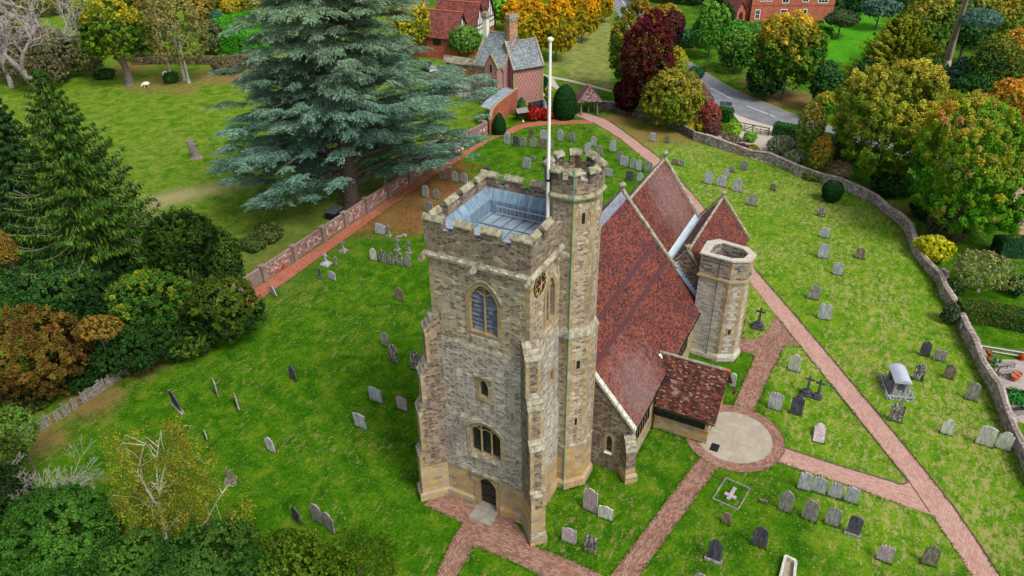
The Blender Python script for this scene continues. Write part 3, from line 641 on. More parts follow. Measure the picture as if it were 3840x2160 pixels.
# --- chancel
CX1 = 38.55; CS = 1.37; cz = lambda y: 12.85-CS*abs(y-RY)
m = MB(); m.box(25.8, CX1, -.6, 7.6, 0, 6.6); m.face([(CX1, -.6, 6.6), (CX1, 7.6, 6.6), (CX1, RY, 12.7)]); part(m, 'chancel_wall', m_rubble)
m = MB(); slope(m, 25.85, CX1-.1, RY, 12.85, -.75, cz(-.75)); part(m, 'chancel_roof', m_tilechancel)
m = MB(); slope(m, 25.85, CX1-.1, RY, 12.85, 7.9, cz(7.9)); part(m, 'chancel_north_roof', m_tile)
m = MB(); m.tube((25.9, RY, 12.9), (CX1-.15, RY, 12.9), .14, n=8); part(m, 'ridge_tiles', m_weather)
coping_line('gable_coping', CX1, RY, 13.0, -.8, cz(-.8)+.15, .4); coping_line('gable_coping', CX1, RY, 13.0, 7.9, cz(7.9)+.15, .4); finial(CX1, RY, 13.1)
# north vestry roof
m = MB(); slope(m, 27.5, 35.5, 10.3, 8.6, 7.6, 6.2); slope(m, 27.5, 35.5, 10.3, 8.6, 13.4, 5.8); part(m, 'vestry_roof', m_tiledark)
m = MB(); m.box(27.7, 35.3, 7.6, 13.0, 0, 6.0); m.face([(35.3, 7.6, 6), (35.3, 13, 6), (35.3, 10.3, 8.5)]); m.face([(27.7, 7.6, 6), (27.7, 13, 6), (27.7, 10.3, 8.5)]); part(m, 'vestry_wall', m_rubble)
# --- south chapel
HX0, HX1, HY, HZ = 26.35, 38.9, -2.85, 9.75; HS = 1.27; hz = lambda y: HZ-HS*abs(y-HY)
m = MB(); m.box(HX0+.3, HX1, -5.8, -.62, 0, 5.9); m.face([(HX1, -5.8, 5.9), (HX1, -.62, 5.9), (HX1, -.62, hz(-.62)), (HX1, HY, HZ-.1)]); part(m, 'chapel_wall', m_rubble)
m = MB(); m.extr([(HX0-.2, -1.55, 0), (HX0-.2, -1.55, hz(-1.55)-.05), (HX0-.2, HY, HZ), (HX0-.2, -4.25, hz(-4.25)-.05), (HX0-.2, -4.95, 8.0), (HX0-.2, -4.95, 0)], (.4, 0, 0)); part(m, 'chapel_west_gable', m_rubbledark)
m = MB(); slope(m, HX0, HX1-.1, HY, HZ, -6.1, hz(-6.1)); part(m, 'chapel_roof', m_tile)
m = MB(); slope(m, HX0, HX1-.1, HY, HZ, -.55, hz(-.55)); part(m, 'chapel_north_roof', m_tilegrey)
m = MB(); m.tube((HX0, HY, HZ+.04), (HX1-.1, HY, HZ+.04), .13, n=8); part(m, 'ridge_tiles', m_weather)
m = MB(); A_ = [(-1.12, hz(-1.12)+.035), (-.73, 7.1), (-.36, cz(-.36)+.035)]
for (ya_, za_), (yb_, zb_) in zip(A_, A_[1:]): m.face([(26.0, ya_, za_), (38.3, ya_, za_), (38.3, yb_, zb_), (26.0, yb_, zb_)])
part(m, 'lead_valley', plain('pale lead valley', 'a9bcc6', 'd3dde0', 2, .6))
for x, s in ((HX0-.05, 1), (HX1, 1)):
    coping_line('gable_coping', x, HY, HZ+.12, -4.3 if x < 30 else -6.15, hz(-4.3 if x < 30 else -6.15)+.1, .38); coping_line('gable_coping', x, HY, HZ+.12, -1.45 if x < 30 else -.6, hz(-1.45 if x < 30 else -.6)+.1, .38)
    finial(x, HY, HZ+.15, .9)
m = MB(); n_ = 13       # stepped flashing
for i in range(n_):
    y0 = -1.85-(4.85-1.85)*i/n_; y1 = -1.85-(4.85-1.85)*(i+1)/n_
    m.box(26.0, 26.14, y1, y0, rz_(y1)+.0, rz_(y0)+.22); m.extr([(25.75, y0, rz_(y0)+.03), (25.75, y1, rz_(y1)+.03), (25.75, y1, rz_(y1)+.05), (25.75, y0, rz_(y0)+.05)], (.4, 0, 0))
part(m, 'stepped_flashing', plain('bright lead flashing', '8fa9c0', 'b9cfe0', 2, .5))
# --- six sided vestry turret
HP = [(24.95, -4.35), (24.7, -7.15), (25.35, -8.4), (26.65, -8.65), (27.6, -7.75), (28.0, -5.15), (27.2, -4.35)]
hc = Vector((sum(p[0] for p in HP)/7, sum(p[1] for p in HP)/7, 0))
def hx(s, z): return [(hc.x+(p[0]-hc.x)*s, hc.y+(p[1]-hc.y)*s, z) for p in HP]
m = MB(); m.loft(hx(1.0, .7), hx(.97, 8.5)); part(m, 'turret_wall', m_hex)
m = MB(); m.loft(hx(1.09, 0), hx(1.08, .45)); m.loft(hx(1.08, .45), hx(1.0, .8)); part(m, 'turret_plinth', m_hex)
m = MB(); m.loft(hx(1.06, 8.45), hx(1.06, 8.58)); m.loft(hx(1.06, 8.58), hx(1.0, 8.75)); part(m, 'turret_string', m_dress)
m = MB(); O0, O1, I0, I1 = hx(.99, 8.6), hx(.99, 10.6), hx(.74, 9.2), hx(.74, 10.6)
for i in range(7): j = (i+1) % 7; m.face([O0[i], O0[j], O1[j], O1[i]]); m.face([I0[j], I0[i], I1[i], I1[j]])
m.face(hx(.76, 9.5)); part(m, 'turret_parapet', m_hexdark)
m = MB(); A, B, C_, D_ = hx(1.05, 10.6), hx(1.05, 10.74), hx(.72, 10.74), hx(.72, 10.6)
for i in range(7):
    j = (i+1) % 7; m.face([A[i], A[j], B[j], B[i]]); m.face([B[i], B[j], C_[j], C_[i]]); m.face([C_[i], C_[j], D_[j], D_[i]]); m.face([D_[i], D_[j], A[j], A[i]])
part(m, 'turret_coping', plain('pale turret coping', 'a39b8b', 'bfb8a8', 3, .95))
for idx in (1, 2, 3):
    z = .9; i = 0; m = MB()
    while z < 10.4:
        if abs(z-8.5) > .3:
            s = .985 if z > 8.6 else 1.0-.03*(z-.7)/7.8
            o_ = hx(s*1.006, z); P = Vector(o_[idx]); f = .5 if i % 2 else .28
            for q in (idx-1, idx+1):
                dd = (Vector(o_[q])-P).normalized()*f; m.face([P, P+dd, P+dd+Vector((0, 0, .36)), P+Vector((0, 0, .36))])
        z += .37; i += 1
    part(m, 'turret_quoin', m_quoin)
def hexwin(i, f, z0, z1, w_, nm='turret_window'):
    a, b = Vector(hx(.985, 0)[i]), Vector(hx(.985, 0)[i+1]); c = a.lerp(b, f); d = (b-a).normalized(); n_ = Vector((d.y, -d.x, 0)); n_ = n_ if n_.dot(c-hc) > 0 else -n_
    m = MB(); A, B = c-d*(w_+.12)-n_*.1, c+d*(w_+.12)-n_*.1; U = lambda p, z: Vector((p.x, p.y, z))
    m.extr([U(A, z0-.12), U(B, z0-.12), U(B, z1+.12), U(A, z1+.12)], n_*.19); fo = part(m, nm, m_quoin)
    g = MB(); A, B = c-d*w_, c+d*w_; g.extr([U(A, z0), U(B, z0), U(B, z1), U(A, z1)], n_*.11); g.build('pane', m_glass, fo)
hexwin(1, .5, 3.1, 3.6, .12); hexwin(3, .5, 6.6, 8.0, .3, 'sundial_recess')
m = MB(); p = Vector(hx(.985, 0)[0]).lerp(Vector(hx(.985, 0)[1]), .62); m.tube((p.x-.06, p.y, 10.4), (p.x-.12, p.y, .3), .025, n=5); part(m, 'downpipe', m_black)
# --- south porch
PX0, PX1, PY0, PXc, PZ = 13.55, 18.6, -9.2, 16.05, 5.85
for a_, b_, c_ in ((PX0, PX0+.4, PX0+1.1), (PX1-.4, PX1, PX1-1.1)): m = MB(); m.box(a_, b_, PY0+.3, -4.6, 0, 1.25); m.box(*sorted((a_ if c_ < 16 else b_, c_)), PY0, PY0+.3, 0, 2.3); part(m, 'porch_wall', m_ashlar)
m = MB(); m.box(PX0-.08, PX0+.48, PY0-.05, -4.6, 1.25, 1.36); m.box(PX1-.48, PX1+.08, PY0-.05, -4.6, 1.25, 1.36); part(m, 'porch_sill', m_dress)
m = MB()
for x in (PX0+.05, PX1-.25):
    m.box(x, x+.2, PY0+.05, -4.6, 1.36, 1.5); m.box(x, x+.2, PY0+.05, -4.6, 2.42, 2.6)
    for k in range(8): y = PY0+.15+k*.62; m.box(x+.01, x+.19, y, y+.12, 1.5, 2.42)
m.box(PX0+.1, PX1-.1, PY0+.02, PY0+.2, 2.3, 2.55)
for s in (-1, 1): m.extr([(PXc+s*2.7, PY0-.42, 2.62), (PXc+s*2.85, PY0-.42, 2.68), (PXc, PY0-.42, PZ-.1), (PXc, PY0-.42, PZ-.3)], (0, .1, 0))
m.box(PXc-.08, PXc+.08, PY0+.02, PY0+.2, 2.5, PZ-.3); part(m, 'porch_timber', m_darkwood)
m = MB(); m.box(PX0+.12, PX0+.16, PY0+.1, -4.6, 1.5, 2.42); part(m, 'porch_glazing', m_glass)
m = MB(); m.face([(PX0+.2, PY0+.12, 2.5), (PX1-.2, PY0+.12, 2.5), (PXc, PY0+.12, PZ-.3)]); part(m, 'porch_gable', m_cream)
def slopex(mb, y0, y1, xa, za, xb, zb, th=.13):
    d = Vector((xa-xb, 0, za-zb)).normalized(); n_ = Vector((-d.z, 0, d.x)); n_ = n_ if n_.z > 0 else -n_
    mb.extr([(xa, y0, za), (xb, y0, zb), Vector((xb, y0, zb))-n_*th, Vector((xa, y0, za))-n_*th], (0, y1-y0, 0))
m = MB(); slopex(m, PY0-.5, -4.1, PXc, PZ, 13.15, 2.6); slopex(m, PY0-.5, -4.1, PXc, PZ, 18.95, 2.6); part(m, 'porch_roof', m_tiledark)
m = MB(); m.tube((PXc, PY0-.1, PZ+.03), (PXc, -4.0, PZ+.03), .13, n=8); part(m, 'porch_ridge', m_weather)
m = MB(); m.tube((PXc, PY0-.55, PZ+.03), (PXc, PY0-.1, PZ+.03), .13, n=8); part(m, 'porch_ridge', m_terra)
m = MB(); m.tube((13.1, PY0-.5, 2.5), (13.1, -4.9, 2.5), .06, n=6); m.tube((13.3, -4.75, 4.6), (13.3, -4.75, 0), .06, n=6); part(m, 'gutter', m_black)
m = MB(); m.face([(PXc-.1, -4.9, rz_(-4.9)+.1), (PXc+.5, -4.2, rz_(-4.2)+.1), (PXc-.5, -4.0, rz_(-4.0)+.1)]); part(m, 'lead_flashing', plain('white lead patch', 'cfd6da'))
m = MB(); m.box(15.2, 16.9, PY0+.06, PY0+.1, 0.02, 2.3); part(m, 'porch_dark_panel', m_glass)  # dark panel set in the doorway in place of the porch's shaded inside
lp = thing('hanging_lantern', 'dark iron lantern hanging outside the south porch gable', 'lantern', (18.3, -10.0, 2.0))
m = MB(); m.lathe([(.1, 0), (.17, .05), (.2, .35)], (0, 0, 0), 4, PI/4); m.build('lamp_body', m_glass, lp)
m = MB(); m.lathe([(.27, .35), (.08, .6), (.03, .75)], (0, 0, 0), 4, PI/4); m.tube((0, 0, .7), (0, .55, .9), .02, n=4); m.build('lamp_cap', plain('rusty lantern cap', '4b3026'), lp)
# things on the tower
fp = thing('flagpole', 'tall white flagpole standing on the tower roof beside the stair turret', 'flagpole', (4.4, .94, 20.8))
m = MB(); m.tube((0, 0, 0), (0, 0, 12.2), .11, .075, n=10); m.build('pole', m_white, fp)
m = MB(); m.lathe([(.05, 0), (.16, .04), (.17, .14), (.08, .2)], (0, 0, 12.2), 10); m.build('pole_cap', m_white, fp)
for z_ in (4.0, 1.1): m = MB(); m.tube((0, 0, z_), (0, 0, z_+.12), .17, n=10); m.build('bracket', m_black, fp)
ld = thing('ladder', 'aluminium ladder lying on its side against the lead upstand of the tower roof', 'ladder', (0, 0, 0))
m = MB(); xx = 5.95
for zz in (20.95, 21.45): m.box(xx, xx+.05, 1.5, 5.4, zz, zz+.07)
m.build('rail', m_alu, ld)
m = MB()
for k in range(13): m.tube((xx+.025, 1.65+k*.3, 20.98), (xx+.025, 1.65+k*.3, 21.5), .02, n=5)
m.build('rung', m_alu, ld)
tag(MB().box(-1.65, .3, 2.35, 4.15, .02, .12).build('doorstep', plain('grey door slab', '7a766c', '989282', 3)), 'broad grey stone slab in front of the tower west door', 'doorstep')
dm = MB().box(13.0, 13.9, -10.25, -9.6, .035, .05).build('doormat', m_black); tag(dm, 'black rectangular mat on the round paving beside the porch', 'mat')
# ================================================================ SETTING: ground, paths, road
def poly_in(px, py, poly):
    ins = np.zeros(px.shape, bool); n = len(poly); j = n-1
    for i in range(n):
        xi, yi = poly[i]; xj, yj = poly[j]
        c = ((yi > py) != (yj > py)) & (px < (xj-xi)*(py-yi)/(yj-yi+1e-12)+xi); ins ^= c; j = i
    return ins
def GP(pts): return [tuple(G(x, y)[:2]) for x, y in pts]
def ground():
    xs = np.concatenate([[-400, -150], np.arange(-50, 250, 1.0), [300, 420, 700, 1200]]); ys = np.concatenate([[-500, -200], np.arange(-90, 240, 1.0), [300, 420, 700, 1200]])
    X, Y = np.meshgrid(xs, ys, indexing='ij'); nx, ny = X.shape
    V = np.stack([X, Y, np.zeros_like(X)], -1).reshape(-1, 3); idx = np.arange(nx*ny).reshape(nx, ny)
    F = np.stack([idx[:-1, :-1], idx[1:, :-1], idx[1:, 1:], idx[:-1, 1:]], -1).reshape(-1, 4)
    me = bpy.data.meshes.new('grass_ground'); me.vertices.add(len(V)); me.vertices.foreach_set('co', V.ravel()); me.loops.add(F.size); me.loops.foreach_set('vertex_index', F.ravel())
    me.polygons.add(len(F)); me.polygons.foreach_set('loop_start', np.arange(len(F))*4); me.update(calc_edges=True)
    px, py = V[:, 0], V[:, 1]
    def blobs(lst):
        a = np.zeros(len(px))
        for (x, y, r, s) in lst:
            g = G(x, y); a = np.maximum(a, s*np.exp(-((px-g[0])**2+(py-g[1])**2)/(r*r)))
        return a
    litter = blobs([(1010, 520, 8, 1.3), (1060, 470, 7, 1.3), (960, 545, 5.5, 1.2), (1100, 430, 5, 1.1), (1040, 540, 6, 1.2), (1150, 420, 4, .6), (1620, 340, 7, .9), (1700, 345, 6, .8), (1560, 300, 5, .9), (1480, 300, 4, .6), (560, 190, 9, .9), (400, 210, 9, .8), (460, 225, 5, .8), (330, 170, 8, .8),
                    (1990, 250, 7, 1), (1920, 210, 6, 1), (2050, 280, 4, .9), (100, 1110, 4, .8), (230, 1010, 4, .9), (370, 900, 4, .9), (620, 150, 8, .9), (590, 195, 5, 1), (660, 170, 6, .9), (2250, 530, 4, .8), (2310, 600, 3, .9), (1850, 390, 6, .5), (2100, 450, 3, .7), (1530, 120, 12, .35)])
    path = np.zeros(len(px)); path = np.maximum(path, .9*poly_in(px, py, GP([(365, 500), (430, 483), (520, 470), (610, 452), (610, 470), (520, 492), (430, 515), (365, 535)])))
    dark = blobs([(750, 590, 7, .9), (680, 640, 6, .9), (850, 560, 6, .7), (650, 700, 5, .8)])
    rough = poly_in(px, py, GP([(1390, 190), (1535, 60), (1560, 0), (1480, 0), (1400, 150), (1365, 180)])).astype(float)
    rough = np.maximum(rough, poly_in(px, py, GP([(1430, 205), (1540, 225), (1540, 0), (1400, 100)])).astype(float))
    lawn = np.maximum(poly_in(px, py, GP([(2060, 25), (2215, 25), (2215, 155), (2050, 155)])), poly_in(px, py, GP([(610, 20), (700, 20), (700, 130), (530, 130)]))).astype(float)
    rs = poly_in(px, py, GP([(1480, 310), (1750, 340), (2165, 483), (2300, 616), (2420, 820), (2576, 1150), (2576, 1449), (2100, 1449), (1900, 900), (1700, 450)])).astype(float)
    meadow = ((py > 41.2) & (px < 140)).astype(float)
    def blur(a):
        A = a.reshape(nx, ny)
        for _ in range(2): B = A.copy(); B[1:-1, 1:-1] = (A[1:-1, 1:-1]+A[:-2, 1:-1]+A[2:, 1:-1]+A[1:-1, :-2]+A[1:-1, 2:])/5; A = B
        return A.ravel()
    for nm, a in (('litter', litter), ('worn', blur(path)), ('dark', dark), ('rough', blur(rough)), ('lawn', blur(lawn)), ('straw', blur(rs)), ('meadow', blur(meadow))):
        at = me.attributes.new(nm, 'FLOAT', 'POINT'); at.data.foreach_set('value', a.astype(np.float32))
    s = NT('churchyard grass', 1.0, .05); ob = s.coord('Object')
    A = lambda n: s.add('ShaderNodeAttribute', attribute_name=n).outputs['Fac']
    big = s.noise(ob, .09, 4, .55); mid = s.noise(ob, .55, 6, .62, .4); fine = s.noise(ob, 4.5, 5, .75); vfine = s.noise(ob, 14, 3, .8)
    f = s.math('ADD', s.math('MULTIPLY', mid.outputs[0], .55), s.math('MULTIPLY', fine.outputs[0], .45))
    base = s.ramp(f, [(.30, '183d02'), (.42, '275404'), (.50, '3b6808'), (.58, '577512'), (.68, '757b26')])
    base = s.mix(s.math('MULTIPLY', A('meadow'), .75), base, s.ramp(f, [(.30, '2a4e0a'), (.42, '46700f'), (.50, '648220'), (.57, '7c8a30'), (.64, '8f8a4c')]))
    base = s.mix(s.math('MULTIPLY', A('straw'), .5), base, s.ramp(f, [(.30, '44760c'), (.42, '5c8c14'), (.50, '729a1e'), (.60, '8a9e2e'), (.7, '9c9f42')]))
    # dry patches of cut grass
    dn = s.noise(s.mapping(ob, (.8, 1.7, 1), (0, 0, -.35)), 1.25, 7, .74, .3)
    th = s.math('ADD', dn.outputs[0], s.math('MULTIPLY', s.math('SUBTRACT', fine.outputs[0], .5), .42))
    th = s.math('ADD', th, s.math('MULTIPLY', s.math('SUBTRACT', A('straw'), .3), .06))
    th = s.math('ADD', th, s.math('MULTIPLY', s.math('SUBTRACT', big.outputs[0], .5), .3))
    col = s.mix(s.math('MULTIPLY', s.ramp(th, [(.54, 0.0), (.63, 1.0)]), .66), base, s.mix(A('straw'), s.ramp(vfine.outputs[0], [(.35, '736c30'), (.65, 'a39160')]), s.ramp(vfine.outputs[0], [(.35, '908648'), (.65, 'b8a876')])))
    # greener flecks
    dk = s.noise(ob, 1.6, 5, .7); col = s.mix(s.ramp(dk.outputs[0], [(.53, 0.0), (.64, .7)]), col, '275706')
    # fallen leaves
    lt = s.math('ADD', A('litter'), s.math('MULTIPLY', s.math('SUBTRACT', fine.outputs[0], .5), 1.3)); lt = s.math('ADD', lt, s.math('MULTIPLY', s.math('SUBTRACT', mid.outputs[0], .5), .8))
    col = s.mix(s.math('MULTIPLY', s.ramp(lt, [(.4, 0.0), (.85, 1.0)]), .75), col, s.ramp(vfine.outputs[0], [(.35, '6a5036'), (.6, '946a4a')]))
    col = s.mix(s.math('MULTIPLY', A('worn'), .85), col, s.ramp(fine.outputs[0], [(.3, '8f7f5e'), (.7, 'b5a27d')]))
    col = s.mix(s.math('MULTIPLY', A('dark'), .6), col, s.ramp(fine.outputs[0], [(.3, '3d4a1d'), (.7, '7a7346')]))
    col = s.mix(s.math('MULTIPLY', A('rough'), .75), col, s.ramp(f, [(.36, '626c34'), (.5, '7f8246'), (.62, '9c9662')]))
    col = s.mix(s.math('MULTIPLY', A('lawn'), .85), col, s.ramp(f, [(.35, '3a8012'), (.6, '509a1c')]))
    s.bump(s.math('ADD', fine.outputs[0], vfine.outputs[0]), .6, .12)
    me.materials.append(s.out(col)); o = bpy.data.objects.new('grass_ground', me); COL.objects.link(o); tag(o, kind='structure')
ground()
def sheet(name, pts, mat, z=.02, rot=None, raw=False, th=.05):
    P = pts if raw else GP(pts)
    m = MB(); loops = [[Vector((p[0], p[1], 0)) for p in P]]
    for t in tessellate_polygon(loops): m.face([(P[i][0], P[i][1], z) for i in t])
    for a, b in zip(P, P[1:]+P[:1]): m.face([(a[0], a[1], z), (b[0], b[1], z), (b[0], b[1], z-th), (a[0], a[1], z-th)])
    r = 0
    if rot: a, b = G(*rot[0]), G(*rot[1]); r = math.atan2(b[1]-a[1], b[0]-a[0])
    for f in list(m.f): pass
    o = m.build(name, mat, rot=r); return tag(o, kind='structure')
def dens(pts, n=6):
    """smooth curve through points (Catmull-Rom)"""
    P = [pts[0]]+list(pts)+[pts[-1]]; out = []
    for i in range(1, len(P)-2):
        for k in range(n):
            t = k/n; p0, p1, p2, p3 = P[i-1], P[i], P[i+1], P[i+2]
            out.append(tuple(.5*((2*p1[j])+(-p0[j]+p2[j])*t+(2*p0[j]-5*p1[j]+4*p2[j]-p3[j])*t*t+(-p0[j]+3*p1[j]-3*p2[j]+p3[j])*t**3) for j in range(2)))
    out.append(tuple(pts[-1])); return out
mr = [(1458, 279), (1528, 302), (1592, 347), (1658, 397), (1738, 483), (1901, 680), (2022, 820), (2145, 966), (2265, 1109), (2399, 1276), (2515, 1449), (2560, 1520)]
ml = [(2480, 1520), (2445, 1449), (2412, 1396), (2345, 1296), (2285, 1211), (2089, 966), (1950, 790), (1800, 600), (1641, 417), (1560, 350), (1491, 308), (1450, 290)]
sheet('main_path', mr+ml, m_paver, .03, ((1901, 680), (2265, 1109)))
sheet('upper_path', dens([(1493, 304), (1430, 302), (1385, 300), (1340, 308), (1300, 315), (1270, 330), (1247, 340), (1160, 384), (1091, 427)])+[(1011, 470), (994, 492), (644, 725), (600, 752), (600, 795), (644, 762), (1037, 484)]+dens([(1150, 408), (1244, 349), (1288, 336), (1318, 322), (1370, 315), (1430, 312), (1493, 310)]), m_paverred, .022, ((644, 740), (1040, 470)))
sheet('side_path', [(1868, 966), (1899, 897), (1893, 889), (1861, 884), (1810, 878), (1810, 850), (1867, 853), (1908, 852), (1932, 830), (1952, 795), (2015, 875), (1990, 866), (1975, 870), (1932, 955), (1925, 966), (1896, 1040), (1838, 1040)], m_paverold, .026, ((1868, 966), (1838, 1034)))
sheet('east_path', [(1950, 1118), (1965, 1124), (2099, 1168), (2232, 1208), (2265, 1219), (2288, 1213), (2345, 1296), (2300, 1281), (2265, 1269), (2165, 1233), (1957, 1163), (1940, 1155)], m_paver, .026, ((1965, 1124), (2232, 1208)))
sheet('south_path', [(1768, 1140), (1780, 1130), (1815, 1170), (1801, 1183), (1608, 1449), (1560, 1520), (1480, 1520), (1535, 1449)], m_paverold, .026, ((1768, 1146), (1535, 1449)))
sheet('west_paving', [(1066, 1272), (1120, 1225), (1250, 1250), (1330, 1360), (1348, 1376), (1420, 1403), (1500, 1440), (1560, 1475), (1440, 1500), (1371, 1453), (1288, 1412), (1192, 1373), (1144, 1349), (1164, 1316)], m_paverold, .022, ((1192, 1373), (1371, 1449)))
sheet('west_path', [(1144, 1345), (1196, 1371), (1149, 1449), (1110, 1520), (1050, 1520), (1095, 1449)], m_paverold, .027, ((1144, 1349), (1095, 1449)))
PC = (15.4, -11.0)
disc = lambda r: [(PC[0]+r*math.cos(2*PI*i/48), PC[1]+r*math.sin(2*PI*i/48)) for i in range(48)]
def radial(name, r0, r1, z, mat, rows):
    m = MB(); me_o = None; n = 64
    for i in range(n):
        a, b = 2*PI*i/n, 2*PI*(i+1)/n
        for j in range(rows):
            q0, q1 = r0+(r1-r0)*j/rows, r0+(r1-r0)*(j+1)/rows
            m.face([(PC[0]+q0*math.cos(a), PC[1]+q0*math.sin(a), z), (PC[0]+q1*math.cos(a), PC[1]+q1*math.sin(a), z), (PC[0]+q1*math.cos(b), PC[1]+q1*math.sin(b), z), (PC[0]+q0*math.cos(b), PC[1]+q0*math.sin(b), z)])
    for i in range(n):
        a, b = 2*PI*i/n, 2*PI*(i+1)/n; m.face([(PC[0]+r1*math.cos(a), PC[1]+r1*math.sin(a), z), (PC[0]+r1*math.cos(b), PC[1]+r1*math.sin(b), z), (PC[0]+r1*math.cos(b), PC[1]+r1*math.sin(b), z-.05), (PC[0]+r1*math.cos(a), PC[1]+r1*math.sin(a), z-.05)])
    o = m.build(name, mat)
    uv = o.data.uv_layers[0].data
    for p in o.data.polygons:      # courses follow the circle
        for li in p.loop_indices:
            co = o.data.vertices[o.data.loops[li].vertex_index].co; an = math.atan2(co.y-PC[1], co.x-PC[0]) % (2*PI)
            if p.center.y < PC[1] and p.center.x > PC[0] and an < .01: an = 2*PI
            uv[li].uv = (an*3.6, math.hypot(co.x-PC[0], co.y-PC[1]))
    return tag(o, kind='structure')
radial('paving_ring', 3.0, 3.95, .034, m_paverold, 1); radial('stone_paving_outer', 1.05, 3.02, .040, m_flag, 1); radial('stone_paving_centre', 0.02, 1.05, .040, m_flag, 1)
def ribbon(name, pts, wd, mat, z, off=0.0, dd=True, cat=None):
    P = [Vector((p[0], p[1], 0)) for p in (GP(dens(pts, 5)) if dd else pts)]; m = MB(); L_, R_ = [], []
    for i, p in enumerate(P):
        t = (P[min(i+1, len(P)-1)]-P[max(i-1, 0)]).normalized(); n_ = Vector((-t.y, t.x, 0)); L_.append(p+n_*(off+wd/2)); R_.append(p+n_*(off-wd/2))
    Z = Vector((0, 0, z)); z0 = Vector((0, 0, 0))
    for i in range(len(P)-1):
        m.face([R_[i]+Z, R_[i+1]+Z, L_[i+1]+Z, L_[i]+Z])
        m.face([L_[i]+Z, L_[i+1]+Z, L_[i+1]+z0, L_[i]+z0]); m.face([R_[i+1]+Z, R_[i]+Z, R_[i]+z0, R_[i+1]+z0])
    return tag(m.build(name, mat), kind='structure')
for q in ([(1528, 302), (1592, 347), (1658, 397), (1738, 483)], [(1901, 680), (2022, 820), (2145, 966), (2265, 1109), (2399, 1276), (2515, 1449), (2560, 1520)], [(1965, 1124), (2099, 1168), (2232, 1208), (2265, 1219), (2287, 1212)]):
    ribbon('path_edging', q, .13, m_kerb, .06)
ribbon('path_edging', [(2089, 966), (2285, 1211)], .1, m_kerb, .05); ribbon('path_edging', [(2287, 1212), (2340, 1290)], .1, m_kerb, .036)
# road, verge, lay-by
far = [(1602, -20), (1600, 0), (1625, 45), (1701, 125), (1721, 147), (1788, 192), (1855, 230), (1932, 262), (1999, 290), (2069, 312), (2105, 323), (2200, 350), (2400, 400)]
near = [(1530, -20), (1541, 0), (1555, 38), (1600, 90), (1655, 150), (1725, 200), (1781, 247), (1841, 283), (1932, 315), (2010, 325), (2069, 334), (2095, 340), (2200, 372), (2400, 430)]
fr, nr_ = dens(GP(far), 6), dens(GP(near), 6)
sheet('road', fr+nr_[::-1], m_asphalt, .03, raw=True)
def along(lst, s0, s1):
    out = []
    for i in range(13):
        t = s0+(s1-s0)*i/12; k = t*(len(lst)-1); j = min(int(k), len(lst)-2); f = k-j; out.append((lst[j][0]*(1-f)+lst[j+1][0]*f, lst[j][1]*(1-f)+lst[j+1][1]*f))
    return out
for a, b in (((1788, 222), (1842, 250)), ((1878, 266), (1932, 287)), ((1936, 289), (1950, 294)), ((1564, 0), (1572, 12)), ((1575, 22), (1585, 38))):
    ribbon('centre_line', GP([a, b]), .16, m_line, .036, dd=False)
ribbon('road_kerb', fr, .35, plain('leaf strewn road edge', '8a6a58', 'a07f6c', 2), .05, off=.1, dd=False)
sheet('road_apron', [(1841, 283), (1932, 315), (1960, 322), (1990, 352), (1900, 345), (1870, 320)], m_gravel, .024)
sheet('drive', [(1850, 315), (1990, 350), (1960, 420), (1880, 395), (1790, 350)], m_gravel, .02)
sheet('green_path', dens([(1365, 188), (1421, 198), (1475, 211), (1540, 227)])+dens([(1540, 232), (1475, 216), (1421, 203), (1365, 194)]), m_gravel, .02)
sheet('lodge_forecourt', [(1365, 185), (1390, 195), (1408, 222), (1440, 262), (1365, 260), (1350, 230)], m_gravel, .016)
sheet('patio', [(2500, 905), (2560, 905), (2600, 915), (2600, 1075), (2560, 1060), (2510, 980)], plain('pinkish patio paving', '8d817c', 'a79a94', 2, .9), .02)
sheet('bare_bank', [(2545, 460), (2600, 460), (2600, 620), (2560, 600)], plain('bare earth', '8d7262', 'a88b78', 1.5, 1), .016)
# ================================================================ WALLS
def wallrun(root, pts, h, th, mat, cop, hh=None, cname='coping', over=.05, jit=0.0, wob=0.0):
    """one continuous wall along world points, heights may differ per point"""
    P = [Vector((p[0], p[1], 0)) for p in pts]; hs = hh or [h]*len(P); m = MB(); k = MB(); L_, R_ = [], []; nrm = []
    for i, p in enumerate(P):
        t = (P[min(i+1, len(P)-1)]-P[max(i-1, 0)]).normalized(); n_ = Vector((-t.y, t.x, 0)); nrm.append(n_); w2 = th/2*(1+random.uniform(-wob, wob)); L_.append(p+n_*w2); R_.append(p-n_*w2)
    Z = [Vector((0, 0, x+random.uniform(-jit, jit))) for x in hs]
    for i in range(len(P)-1):
        j = i+1; m.face([L_[j], L_[i], L_[i]+Z[i], L_[j]+Z[j]]); m.face([R_[i], R_[j], R_[j]+Z[j], R_[i]+Z[i]])
        a = [L_[i]+nrm[i]*over+Z[i], R_[i]-nrm[i]*over+Z[i]]; b = [L_[j]+nrm[j]*over+Z[j], R_[j]-nrm[j]*over+Z[j]]; u = Vector((0, 0, .06)); ta, tb = P[i]+Z[i]+Vector((0, 0, .2)), P[j]+Z[j]+Vector((0, 0, .2))
        k.face([a[1], b[1], b[1]+u, a[1]+u]); k.face([b[0], a[0], a[0]+u, b[0]+u]); k.face([a[1]+u, b[1]+u, tb, ta]); k.face([b[0]+u, a[0]+u, ta, tb]); k.face([a[0], a[1], b[1], b[0]])
    for i, e_ in ((0, 1), (len(P)-1, -1)):
        m.face([L_[i], R_[i], R_[i]+Z[i], L_[i]+Z[i]])
    m.build('wall_face', mat, root); k.build(cname, cop, root)
random.seed(12)
mw = thing('memorial_wall', 'long mauve brick memorial wall with chequered plaques and piers beside the red brick path', 'wall')
